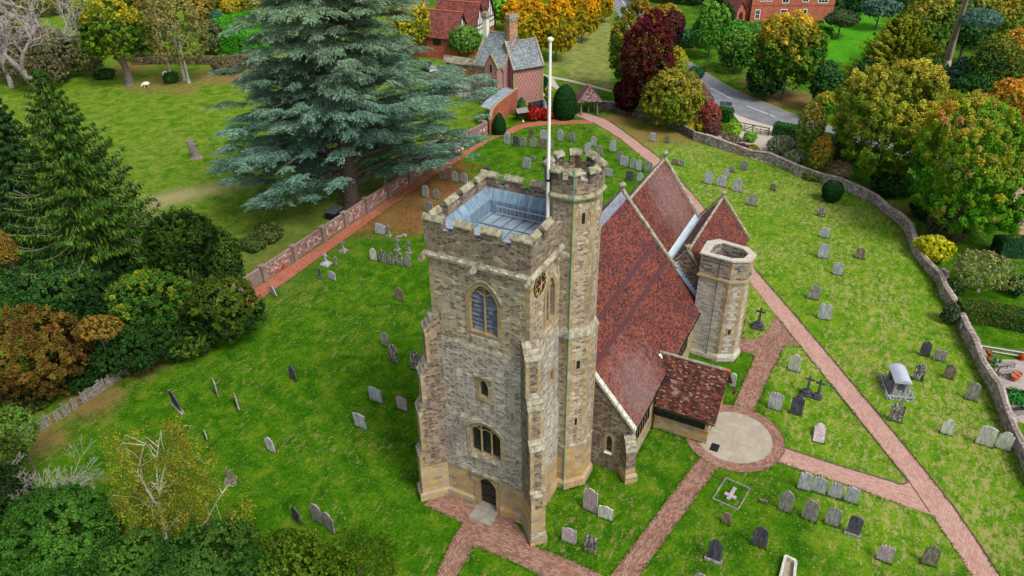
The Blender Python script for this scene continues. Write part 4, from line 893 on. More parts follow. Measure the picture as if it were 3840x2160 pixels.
WY = 40.55; xs_ = [8.0, 16.9, 21.9, 27.0, 31.2, 35.6, 40.4, 45.3, 50.9]
m_stain = m_wallbrick
for a, b in zip(xs_, xs_[1:]):
    wallrun(mw, [(a+.25, WY+.15), (b-.25, WY+.15)], 1.75, .3, m_wallbrick, m_wallbrick)
    if a > 10:
        m = MB(); m.face([(a+.5, WY-.012, .25), (b-.45, WY-.012, .25), (b-.45, WY-.012, 1.68), (a+.5, WY-.012, 1.68)]); m.build('plaque_panel', m_plaque, mw)
for x in xs_[1:]+[57.3, 61.6, 66.4]:
    m = MB(); m.box(x-.32, x+.32, WY-.3, WY+.4, 0, 1.95); m.box(x-.38, x+.38, WY-.36, WY+.46, 1.95, 2.03); m.loft([(x-.38, WY-.36, 2.03), (x+.38, WY-.36, 2.03), (x+.38, WY+.46, 2.03), (x-.38, WY+.46, 2.03)], [(x-.1, WY-.05, 2.2), (x+.1, WY-.05, 2.2), (x+.1, WY+.15, 2.2), (x-.1, WY+.15, 2.2)]); m.build('pier', m_wallbrick, mw)
nic = [(50.9+3.2-3.2*math.cos(PI*i/12), WY+.15+3.0*math.sin(PI*i/12)) for i in range(13)]
wallrun(mw, nic, 1.9, .35, m_wallbrick, m_wallbrick)
for a, b in ((57.3, 61.6), (61.6, 66.4)):
    wallrun(mw, [(a+.25, WY+.1), (b-.25, WY-.05 if b < 64 else WY-.6)], 2.0, .3, m_wallbrick, m_wallbrick)
    m = MB(); y1 = (WY-.05 if b < 64 else WY-.6)-.165; m.face([(a+.6, WY-.065, .35), (b-.5, y1, .35), (b-.5, y1, 1.8), (a+.6, WY-.065, 1.8)]); m.build('plaque_panel', m_plaque, mw)
bn = thing('curved_bench', 'curved pale stone bench set in the semicircular niche of the brick wall', 'bench')
m = MB(); arcs = lambda r, z: [(54.1-r*math.cos(t), WY-.1+r*.92*math.sin(t), z) for t in [math.radians(18+i*12) for i in range(13)]]
o_, i_ = arcs(2.75, .48), arcs(2.25, .48)
for i in range(12): m.loft([o_[i], i_[i], i_[i+1], o_[i+1]], [tuple(Vector(p)+Vector((0, 0, .1))) for p in (o_[i], i_[i], i_[i+1], o_[i+1])])
m.build('seat', m_weather, bn)
for k in (0, 6, 12): p = Vector(arcs(2.5, 0)[k]); MB().box(p.x-.14, p.x+.14, p.y-.14, p.y+.14, 0, .48).build('leg', m_weather, bn)
# curved high wall joining the lodge
cwv = thing('curved_garden_wall', 'tall curved red brick wall with lead roof sweeping from the lodge to the memorial wall', 'wall')
cpts = dens([(66.6, 39.6), (68.7, 40.3), (71.5, 40.9), (74.7, 41.2), (77.5, 41.4), (79.6, 41.55)], 4); n_ = len(cpts)
chh = [min(3.3, 2.3+1.3*i/(n_*.15)) for i in range(n_)]
wallrun(cwv, cpts, 3, .35, m_brick, m_dress, hh=chh)
m = MB()
for a, b, ha, hb in zip(cpts[4:], cpts[5:], chh[4:], chh[5:]): m.face([(a[0], a[1]+.15, 3.1), (b[0], b[1]+.15, 3.1), (b[0]+.3, b[1]+2.3, 3.3), (a[0]+.3, a[1]+2.3, 3.3)])
m.build('lead_roof', m_lead, cwv)
# stone boundary wall on the right
rwp = [(1745, 352), (1790, 366), (1840, 382), (1890, 396), (1932, 407), (2013, 443), (2060, 456), (2110, 468), (2165, 496), (2200, 513), (2232, 538), (2262, 562), (2285, 590), (2300, 640), (2325, 672), (2360, 715), (2372, 750), (2395, 775), (2408, 800), (2425, 850), (2445, 885), (2462, 925), (2490, 975), (2503, 1000), (2520, 1050), (2545, 1105), (2566, 1150), (2580, 1185), (2620, 1250)]
random.seed(3)
sw = thing('stone_boundary_wall', 'long lichened rubble stone wall curving round the right hand edge of the churchyard', 'wall')
P_ = GP(rwp); wallrun(sw, P_, 1.35, .45, masonry('lichened boundary rubble', [(0, '6e605a'), (.4, '8f827b'), (.7, 'a99e96'), (1, 'c2b8ae')], .36, .22, .02, '8d7d76', .06, ('6b5048', .5), ('d3cfc8', .62), rub=True), masonry('wall coping rubble', [(0, '8c7a74'), (.5, 'a3908a'), (1, 'bfb2aa')], .25, .4, .02, '7d6a64', .05, ('6b6a52', .5)), hh=[1.2+.2*math.sin(i*1.7) for i in range(len(P_))], jit=.08, wob=.2)
for x, y in ((2370, 705), (2500, 985), (2535, 1075), (2462, 915)):
    g = G(x, y); m = MB(); m.T = rot_z(g.x, g.y, random.random()); m.box(-.5, .5, -.35, .35, 0, 1.3, .1); m.build('wall_buttress', sw.children[0].data.materials[0], sw)
gw = thing('gate_side_wall', 'low flint wall between the lychgate and the red maple', 'wall')
wallrun(gw, GP([(1503, 272), (1540, 277), (1590, 290), (1640, 305), (1700, 325), (1745, 350)]), 1.3, .4, m_blackstone, m_coping, jit=.05)
# plank fence on the left
pf = thing('plank_fence', 'broken weathered timber plank fence under the dark trees on the left', 'fence')
fp_ = GP([(395, 884), (372, 898), (335, 928), (300, 955), (255, 985), (210, 1016), (165, 1045), (120, 1072), (60, 1108)]); random.seed(8); rl = MB()
for i, (a, b) in enumerate(zip(fp_, fp_[1:])):
    if i == 1: continue
    m = MB()
    A, B = Vector((*a, 0)), Vector((*b, 0)); d = B-A; n_ = max(2, int(d.length/.17)); nn = Vector((-d.y, d.x, 0)).normalized()
    for k in range(n_):
        if random.random() < (.06 if i in (2, 3, 4) else .28): continue
        p = A+d*(k/n_); hh = random.uniform(1.05, 1.3)*(1 if i in (2, 3, 4) else .85); t = nn*random.uniform(-.15, .12)
        q = d.normalized()*.145; m.extr([p, p+q, p+q+Vector((0, 0, hh))+t, p+Vector((0, 0, hh))+t], nn*.03)
    for z in (.3, 1.0): rl.tube(A+nn*.06+Vector((0, 0, z)), B+nn*.06+Vector((0, 0, z)), .035, n=4)
    rl.tube(B+nn*.05, B+nn*.05+Vector((0, 0, 1.35)), .07, n=5); m.build('plank_panel', m_greywood, pf)
rl.build('rail', m_greywood, pf)
# post and rail fence in the meadow
rf = thing('rail_fence', 'grey two bar post and rail fence beside the cedar', 'fence')
q = GP([(800, 465), (848, 440), (918, 402), (958, 385), (990, 365)]); m = MB(); pm = MB()
for a, b in zip(q, q[1:]):
    for z in (.5, 1.05): m.tube((a[0], a[1], z), (b[0], b[1], z), .05, n=4)
q2 = [q[-1], tuple(G(985, 350)[:2]), tuple(G(950, 340)[:2])]
for a, b in zip(q2, q2[1:]):
    for z in (.5, 1.05): m.tube((a[0], a[1], z), (b[0], b[1], z), .05, n=4)
for p in q+q2[1:]: pm.box(p[0]-.09, p[0]+.09, p[1]-.09, p[1]+.09, 0, 1.3)
m.build('rail', m_greywood, rf); pm.build('post', m_greywood, rf)
# ================================================================ LODGE
lg = thing('gate_lodge', 'diaper brick gate lodge with slate roofs, stone dressed gable bay and tall chimney', 'house')
def house_block(root, o, ax, Lx, Ly, ez, rz, wall, roof, over=.25, gab=None, rname='roof', wname='wall', ridge=True, cop=None):
    """block with its ridge along the local x axis; o is the front corner, ax the heading"""
    T = rot_z(o[0], o[1], ax); m = MB(); m.T = T; m.box(0, Lx, 0, Ly, 0, ez); wo = m.build(wname, wall, root)
    g = MB(); g.T = T
    for x in (0.0, Lx): g.face([(x, 0, ez), (x, Ly, ez), (x, Ly/2, rz-.1)])
    g.build('gable', gab or wall, root)
    r = MB(); r.T = T; s = (rz-ez)/(Ly/2); oy = over; e0 = over if cop is None else 0
    for ya, yb, sg in ((Ly/2, -oy, 1), (Ly/2, Ly+oy, -1)):
        zb = rz-s*(Ly/2+oy)
        r.extr([(-e0, ya, rz), (-e0, yb, zb), (-e0, yb, zb-.12), (-e0, ya, rz-.14)], (Lx+2*e0, 0, 0))
    ro = r.build(rname, roof, root)
    if ridge: k = MB(); k.T = T; k.tube((-e0, Ly/2, rz+.02), (Lx+e0, Ly/2, rz+.02), .13, n=6); k.build('ridge', m_terra if ridge == 2 else m_weather, root)
    if cop:
        k = MB(); k.T = T
        for x in (-.15, Lx-.2):
            for y0, y1 in ((Ly/2, -oy-.1), (Ly/2, Ly+oy+.1)):
                n_ = 8
                for i in range(n_):
                    f0, f1 = i/n_, (i+.97)/n_; ya, yb = y0+(y1-y0)*f0, y0+(y1-y0)*f1; za, zb = rz-s*abs(ya-Ly/2), rz-s*abs(yb-Ly/2)
                    k.extr([(x, ya, za+.3), (x, yb, zb+.3), (x, yb, zb), (x, ya, za)], (.35, 0, 0))
        k.build('gable_coping', cop, root)
    return T
A1 = math.atan2(38.85-42.1, 84.0-79.4)
T1_ = house_block(lg, (79.4, 42.1), A1, 5.75, 5.5, 6.75, 10.3, m_diaper, m_slate, .3, cop=m_weather)
A2 = math.atan2(.98, .12)
# left wing: ridge along the heading A2, its front is the west side, so the block sits to the right of the heading
T2_ = house_block(lg, (86.3, 42.6), A2, 6.0, 7.6, 6.75, 11.2, m_diaper, m_slate, .3, cop=m_weather)
m = MB(); m.T = T1_; m.box(-.1, 5.8, -.06, 0, 6.2, 6.6); m.box(5.45, 5.82, -.07, -.002, 0, 6.2); m.box(-.03, .4, -.05, -.002, 0, 6.2); m.box(-.1, 5.9, -.2, 0, 0, .5); m.build('stone_band', m_dress, lg)
m = MB(); m.T = T1_; m.tube((-.3, -.38, 6.35), (6.0, -.38, 6.35), .09, n=6); m.tube((-.15, -.15, 6.3), (-.15, -.15, 3.4), .07, n=6); m.build('gutter', m_black, lg)
# gabled bay on the west side
TB = rot_z(78.75, 43.3, A2); m = MB(); m.T = TB; bx0, bx1, by = .5, 3.0, 1.5
m.box(bx0, bx1, -.5, by, 0, 6.4); m.face([(bx0, by, 6.4), (bx1, by, 6.4), (bx1, by, 7.2), ((bx0+bx1)/2, by, 9.0), (bx0, by, 7.2)]); m.face([(bx0, by, 6.4), (bx0, by, 7.2), (bx0, -.5, 7.2), (bx0, -.5, 6.4)]); m.face([(bx1, by, 6.4), (bx1, by, 7.2), (bx1, -.5, 7.2), (bx1, -.5, 6.4)]); m.build('bay_wall', m_diaper, lg)
m = MB(); m.T = TB; xm = (bx0+bx1)/2
m.extr([(xm, by-.1, 9.1), (bx0-.2, by-.1, 7.0), (bx0-.2, by-.1, 6.85), (xm, by-.1, 8.95)], (0, -4.6, 0)); m.extr([(xm, by-.1, 9.1), (bx1+.2, by-.1, 7.0), (bx1+.2, by-.1, 6.85), (xm, by-.1, 8.95)], (0, -4.6, 0)); m.build('bay_roof', m_slate, lg)
m = MB(); m.T = TB
for s0, s1 in (((bx0-.2, 7.05), (xm, 9.3)), ((bx1+.2, 7.05), (xm, 9.3))):
    m.extr([(s0[0], by+.12, s0[1]), (s1[0], by+.12, s1[1]), (s1[0], by+.12, s1[1]-.28), (s0[0], by+.12, s0[1]-.28)], (0, -.3, 0))
for x in (bx0, bx1-.25): m.box(x-.02, x+.27, by, by+.05, 0, 7.1)
m.box(xm-.06, xm+.06, by-.05, by+.07, 9.2, 9.8); m.box(xm-.2, xm+.2, by-.03, by+.05, 9.45, 9.6); m.build('bay_dressing', m_dress, lg)
def small_window(root, T, x, z, wd, ht, y=0.0, sg=1, lights=1, fr=m_dress, gl=m_glass, name='window', pr=.06, bars=None):
    f = MB(); f.T = T; b = .14; t_ = sg*pr
    for (a0, a1, c0, c1) in ((x-wd/2-b, x-wd/2, z-b, z+ht+b), (x+wd/2, x+wd/2+b, z-b, z+ht+b), (x-wd/2, x+wd/2, z+ht, z+ht+b), (x-wd/2, x+wd/2, z-b, z)): f.box(a0, a1, *sorted((y, y+t_)), c0, c1)
    for i in range(1, lights): f.box(x-wd/2+wd*i/lights-.05, x-wd/2+wd*i/lights+.05, *sorted((y, y+t_)), z, z+ht)
    if bars:
        for i in range(1, bars[0]): xx = x-wd/2+wd*i/bars[0]; f.box(xx-.03, xx+.03, *sorted((y, y+t_*.8)), z, z+ht)
        for i in range(1, bars[1]): zz = z+ht*i/bars[1]; f.box(x-wd/2, x+wd/2, *sorted((y, y+t_*.75)), zz-.03, zz+.03)
    fo = f.build(name, fr, root); g = MB(); g.T = T; g.box(x-wd/2, x+wd/2, *sorted((y, y+t_*.4)), z, z+ht); g.build('pane', gl, fo)
    return fo
small_window(lg, TB, xm, 6.1, .5, 1.3, by, 1); small_window(lg, TB, xm, 3.5, 1.2, 1.4, by, 1, 2); small_window(lg, TB, 3.8, 4.4, .4, 1.2, 0, 1)
def chimney(root, x, y, z0, z1, w1, w2, rot, mat, capm=m_weather):
    T = rot_z(x, y, rot); m = MB(); m.T = T; m.box(-w1/2, w1/2, -w2/2, w2/2, z0, z1); c = m.build('chimney', mat, root)
    k = MB(); k.T = T; k.box(-w1/2-.12, w1/2+.12, -w2/2-.12, w2/2+.12, z1, z1+.35); k.box(-w1/2-.2, w1/2+.2, -w2/2-.2, w2/2+.2, z1+.35, z1+.55); k.box(-w1/2-.08, w1/2+.08, -w2/2-.08, w2/2+.08, z1+.55, z1+1.0); k.build('chimney_cap', capm, c)
    for s in ((-1, 0, 1) if w1 > 1.3 else (0,)): k = MB(); k.T = T; k.lathe([(.16, 0), (.13, .25)], (s*.5, 0, z1+1.0), 8); k.build('chimney_pot', m_terra, c)
    return c
chimney(lg, 82.6, 43.9, 8.0, 13.6, 1.7, .95, A1+.2, masonry('chimney brick and stone', [(0, 'a0583f'), (.5, 'a98060'), (1, 'b89a70')], .4, .25, .02, '9a7a66', .0))
chimney(lg, 82.9, 49.0, 6.5, 13.4, .8, .8, A2, m_cream)
# arched gateway
aw = thing('arched_gateway', 'stone gateway wall with slab roof and pale arched double doors beside the lodge', 'gateway')
T = rot_z(80.6, 49.3, math.radians(92)); ah = arch(3.2, 1.65, .02, 2.6, 4.3, 8)
m = MB(); m.T = T; m.holed([(0, 0), (6.6, 0), (6.6, 6.1), (0, 6.1)], [ah], lambda a, z: (a, .35, z)); m.box(0, 6.6, -.35, .3, 5.0, 6.1); m.box(0, 1.5, -.35, .3, 0, 5); m.box(4.9, 6.6, -.35, .3, 0, 5); m.build('wall_face', masonry('gateway stone and brick', [(0, '7d6350'), (.4, 'a07a58'), (.7, 'b2764c'), (1, 'b9a27c')], .5, .3, .015, '8d7a66', .03, ('6b5a4c', .5)), aw)
m = MB(); m.T = T; m.extr([(-.1, .75, 6.0), (-.1, 0, 7.1), (-.1, -.75, 6.0)], (6.9, 0, 0)); m.build('slab_roof', masonry('stone slab roof', [(0, '6f6a58'), (.5, '918b74'), (1, 'aaa38a')], .7, .35, .03, '4f4a3e', .02, bumpd=.04), aw)
m = MB(); m.T = T
for p, q in zip(scaled(ah, .25, .25), scaled(ah, .25, .25)[1:]):
    if p[1] > 1: m.tube((p[0], .42, p[1]), (q[0], .42, q[1]), .13, n=5)
for x in (.05, 5.9):
    m.box(x, x+.75, .35, .75, 0, 5.3); m.extr([(x-.06, .8, 5.3), (x+.375, .8, 6.0), (x+.81, .8, 5.3)], (0, -.5, 0))
m.build('arch_moulding', m_dress, aw)
m = MB(); m.T = T; m.face([(a, .2, z) for a, z in ah]); do = m.build('gate_door', plain('pale grey painted gate', 'b5b9b6', 'cfd2ce', 3, .6), aw)
m = MB(); m.T = T
for k in range(9):
    if k != 4: x = 1.75+k*.36; m.box(x-.07, x+.07, .2, .23, 2.7, 3.4 if abs(k-4) > 2 else 3.8)
m.box(3.17, 3.23, .2, .25, 0, 4.2); m.build('door_slot', m_glass, do)
m = MB(); m.T = T; m.box(6.7, 9.6, -.3, .3, 0, 4.0); m.extr([(6.65, .65, 4.0), (6.65, 0, 4.9), (6.65, -.65, 4.0)], (3.0, 0, 0)); m.build('side_wall', aw.children[1].data.materials[0], aw)
# ================================================================ TUDOR HOUSE AND RED BRICK HOUSE
th = thing('tudor_house', 'brick and timber framed house with three red tiled gables behind the lodge', 'house')
for (x, y, Lx, Ly, ez, rz) in ((104.9, 65.8, 14, 5.2, 5.0, 9.0), (109.6, 64.4, 9, 5.0, 5.6, 10.0), (114.2, 64.6, 9, 5.0, 6.2, 11.2)):
    T = house_block(th, (x, y), math.radians(95), Lx, Ly, ez, rz, m_brick, m_tilefar, .45, gab=m_white, ridge=2)
    m = MB(); m.T = T; cy2 = Ly/2
    for yy in (-1.6, -.8, 0, .8, 1.6): m.box(-.06, 0, cy2+yy-.09, cy2+yy+.09, ez-2.2, rz-.3-abs(yy)*1.5)
    for zz in (ez-2.2, ez-.9, ez): m.box(-.07, 0, 0, Ly, zz-.1, zz+.1)
    for s in (-1, 1): m.extr([(-.5, cy2, rz-.05), (-.5, cy2+s*(cy2+.45), ez-.8), (-.5, cy2+s*(cy2+.45), ez-1.1), (-.5, cy2, rz-.4)], (.12, 0, 0))
    m.build('timber_framing', m_black, th)
    m = MB(); m.T = T; m.box(-.035, -.003, .15, Ly-.15, ez-2.2, ez); m.build('rendered_panel', m_white, th)
    small_window(th, T, 0, 0, 0, 0) if False else None
T = rot_z(99.65, 66.3, math.radians(95)); small_window(th, T, 3.4, 2.9, 1.5, 1.5, .02, 1, 3, m_black); small_window(th, T, 8, 2.9, 1.5, 1.5, .02, 1, 3, m_black)
chimney(th, 104.3, 75.5, 7.5, 11.5, 1.2, .9, 0, m_brick, m_brick)
rh = thing('red_brick_house', 'large orange red brick house with white sash windows at the top of the picture', 'house')
RA = math.atan2(2.5-19.6, 165.6-157.6); rx, ry_ = 157.6, 19.6
T = rot_z(rx, ry_, RA); m = MB(); m.T = T; m.box(0, 19, 0, 10, 0, 9.5); m.box(-4.5, 0, 1.6, 10, 0, 9.5); m.build('wall', m_housebrick, rh)
m = MB(); m.T = T; m.loft([(-5, -.5, 9.5), (19.5, -.5, 9.5), (19.5, 10.5, 9.5), (-5, 10.5, 9.5)], [(0, 5, 13), (15, 5, 13), (15, 5.1, 13), (0, 5.1, 13)]); m.build('roof', m_tilefar, rh)
m = MB(); m.T = T; m.box(-.05, 19.05, -.06, -.003, 3.5, 3.7); m.build('string_course', m_brick, rh)
for x, z, wd, ht, lt in ((2.3, 4.6, 1.0, 1.9, 2), (3.9, 4.6, 1.0, 1.9, 2), (7.6, 4.2, 1.3, 2.1, 2), (12.2, 4.4, 1.2, 2.0, 2), (16.2, 4.2, 2.2, 2.2, 3), (1.6, .6, .9, 1.9, 2), (7.6, .6, 1.3, 2.0, 2), (12.2, .6, 1.3, 2.0, 2)):
    small_window(rh, T, x, z, wd, ht, 0, -1, 1, m_white, m_glass, 'sash_window', .08, (lt, 2 if lt == 2 else 4))
small_window(rh, T, -3.3, 1.2, .8, 2.4, 1.6, -1, 1, m_white, m_glass, 'sash_window', .08, (2, 2)); small_window(rh, T, -3.3, 5.2, .8, 2.0, 1.6, -1, 1, m_white, m_glass, 'sash_window', .08, (2, 2))
TP = rot_z(154.6, 21.2, RA+math.radians(20)); m = MB(); m.T = TP; m.box(-1.1, 1.1, .0, 4, 0, 3.0); m.face([(-1.1, 0, 3), (1.1, 0, 3), (0, 0, 4.5)]); po = m.build('porch', m_housebrick, rh)
m = MB(); m.T = TP; m.extr([(-1.4, -.4, 2.7), (0, -.4, 4.75), (0, -.4, 4.9), (-1.55, -.4, 2.75)], (0, 5, 0)); m.extr([(1.4, -.4, 2.7), (0, -.4, 4.75), (0, -.4, 4.9), (1.55, -.4, 2.75)], (0, 5, 0)); m.build('porch_roof', m_tilefar, po)
m = MB(); m.T = TP; m.face([(a, -.04, z) for a, z in arch(0, .55, .1, 2.0, 2.6)]); m.build('porch_arch', plain('deep maroon doorway', '3a1c1a'), po)
m = MB(); m.T = T; m.tube((-.2, -.1, 9), (-.2, -.1, 0), .09, n=5); m.tube((-2.3, 1.5, 9), (-2.3, 1.5, 0), .09, n=5); m.build('downpipe', m_black, rh)
# ================================================================ LYCHGATE
ly = thing('lychgate', 'timber lychgate with hipped mossy red tile roof where the brick path leaves the churchyard', 'lychgate', (83.0, 29.9, 0), math.radians(32))
m = MB()
for x in (-1.4, 1.4):
    for y in (-1.35, 1.35): m.box(x-.12, x+.12, y-.12, y+.12, 0, 2.5)
    for y in (-1.35, 1.35):
        m.tube((x, y, .9 if y < 0 else .9), (x-(.9 if x < 0 else -.0), y, 0.05), .08, n=5) if x < 0 else m.tube((x, y, .9), (x+.9, y, .05), .08, n=5)
for y in (-1.35, 1.35): m.box(-1.6, 1.6, y-.1, y+.1, 2.35, 2.55); m.tube((-1.4, y, 1.7), (-.6, y, 2.4), .07, n=5); m.tube((1.4, y, 1.7), (.6, y, 2.4), .07, n=5)
m.build('timber_frame', m_greywood, ly)
m = MB(); a = [(-2.3, -2.1, 2.35), (2.3, -2.1, 2.35), (2.3, 2.1, 2.35), (-2.3, 2.1, 2.35)]; b = [(-.75, -.1, 4.35), (.75, -.1, 4.35), (.75, .1, 4.35), (-.75, .1, 4.35)]; m.loft(a, b); m.build('roof', m_tilegrey, ly)
m = MB(); m.tube((-.8, 0, 4.4), (.8, 0, 4.4), .14, n=6); m.build('ridge_tiles', m_terra, ly)
gt = MB()
for z in (.25, .5, .75, 1.0, 1.2): gt.tube((-1.2, .1, z), (-.1, -.35, z), .03, n=4)
gt.tube((-1.2, .1, 0.1), (-1.2, .1, 1.3), .05, n=4); gt.tube((-.1, -.35, .1), (-.1, -.35, 1.3), .05, n=4); gt.build('gate', m_greywood, ly)
# ================================================================ GRAVES
def stone_outline(style, w_, h_):
    a = w_/2; P = [(-a, 0), (a, 0)]
    if style == 'r': P += [(a*math.cos(t), h_-a*.75+a*.75*math.sin(t)) for t in [PI*i/10 for i in range(11)]]
    elif style == 's': P += [(a, h_*.78), (a*.86, h_*.84), (a*.7, h_*.8)]+[(a*.66*math.cos(t), h_*.84+h_*.16*math.sin(t)) for t in [PI*i/8 for i in range(9)]]+[(-a*.7, h_*.8), (-a*.86, h_*.84), (-a, h_*.78)]
    elif style == 'o': P += [(a, h_*.88), (a*.85, h_*.93), (a*.62, h_*.90), (a*.5, h_*.93), (a*.3, h_*.99), (0, h_), (-a*.3, h_*.99), (-a*.5, h_*.93), (-a*.62, h_*.90), (-a*.85, h_*.93), (-a, h_*.88)]
    elif style == 'f': P += [(a, h_*.98), (0, h_), (-a, h_*.97)]
    elif style == 'g': P += [(a, h_*.66), (a*.9, h_*.8), (a*.6, h_*.92), (0, h_), (-a*.6, h_*.92), (-a*.9, h_*.8), (-a, h_*.66)]
    elif style == 'h': P += [(a, h_*.9), (a*.6, h_*.96), (0, h_), (-a*.6, h_*.96), (-a, h_*.9)]
    elif style == 'd': P += [(a, h_*.85)]+[(a*.5+a*.48*math.cos(t), h_*.86+h_*.13*math.sin(t)) for t in [PI*i/6 for i in range(7)]]+[(-a*.5+a*.48*math.cos(t), h_*.86+h_*.13*math.sin(t)) for t in [PI*i/6 for i in range(7)]]+[(-a, h_*.85)]
    elif style == 'c': P += [(a, h_*.85)]+[(a*x, h_*z) for x, z in ((.8, .93), (.62, .87), (.45, .97), (.2, .93), (0, 1.0), (-.2, .93), (-.45, .97), (-.62, .87), (-.8, .93))]+[(-a, h_*.85)]
    return P
def scale_m(b, d=(0, 1, 0)):
    d = Vector(d); return abs(PJ(b+d*.5)[0]-PJ(b-d*.5)[0])
GRAVES = []
def headstone(x, y, hp, wp, style, tone, label, yaw=0, lean=0, roll=0, base=0, th=.1, group='headstones standing in the churchyard grass'):
    b = G(x, y); wd = wp/max(scale_m(b), 1e-3); h_ = max(.25, H(b, y-hp)); lift = 0.0
    T = rot_z(0, 0, math.radians(yaw)) @ Matrix.Rotation(math.radians(lean), 4, 'Y') @ Matrix.Rotation(math.radians(roll), 4, 'X')
    if lean > 25: h_ *= 1.5
    pts = stone_outline(style, wd*.96, h_); GRAVES.append((b.x, b.y, wd, yaw))
    m = MB(); m.T = T
    f = [(-th/2, p, z-.12 if z == 0 else z) for p, z in pts]; q = [(th/2, p, z-.12 if z == 0 else z) for p, z in pts]
    g = [(-th/2+.0, p*.93, .02+z*.96 if z else 0) for p, z in pts]
    m.loft(q, f, True)
    if base or style == 'b':
        o = thing('headstone', label, 'headstone', (b.x, b.y, 0), 0, group); so = m.build('slab', GM[tone], o)
        k = MB(); k.T = rot_z(0, 0, math.radians(yaw)); k.box(-.2, .2, -wd*.62, wd*.62, -.05, .16, .02); k.build('plinth', GM['m'], o)
    else:
        o = m.build('headstone', GM[tone]); o.location = (b.x, b.y, 0); tag(o, label, 'headstone', group)
    return o
def cross(x, y, hp, wp, tone, label, steps=1, yaw=0, roll=0, lean=0, celtic=False, splay=False):
    b = G(x, y); h_ = H(b, y-hp); bw = max(.3, wp/max(scale_m(b), 1e-3)*.9); GRAVES.append((b.x, b.y, bw, yaw))
    o = thing('cross_headstone', label, 'cross', (b.x, b.y, 0), math.radians(yaw), 'stone crosses standing in the churchyard')
    m = MB(); m.T = Matrix.Rotation(math.radians(lean), 4, 'Y') @ Matrix.Rotation(math.radians(roll), 4, 'X'); z0 = 0
    k = MB()
    for i in range(steps): w2 = bw/2*(1-.28*i); k.box(-w2*.9, w2*.9, -w2, w2, z0 if i else -.03, z0+h_*.11, .02); z0 += h_*.11
    if steps: k.build('stepped_base', GM[tone], o)
    t = .055+.012*h_; ar = h_*.2; zc = h_*.80
    m.loft([(-t*1.2, -t*(2.6 if splay else 1.5), z0-.02), (t*1.2, -t*(2.6 if splay else 1.5), z0-.02), (t*1.2, t*(2.6 if splay else 1.5), z0-.02), (-t*1.2, t*(2.6 if splay else 1.5), z0-.02)], [(-t*.9, -t, zc), (t*.9, -t, zc), (t*.9, t, zc), (-t*.9, t, zc)])
    m.box(-t*.9, t*.9, -t*1.02, t*1.02, zc, h_); m.box(-t*.85, t*.85, -ar, ar, zc-t, zc+t)
    if celtic:
        pr = [(0, ar*.62*math.cos(a), zc+ar*.62*math.sin(a)) for a in [2*PI*i/12 for i in range(12)]]
        for p, q in zip(pr, pr[1:]+pr[:1]): m.tube(p, q, t*.5, n=4)
    m.build('cross', GM[tone], o); return o
random.seed(21)
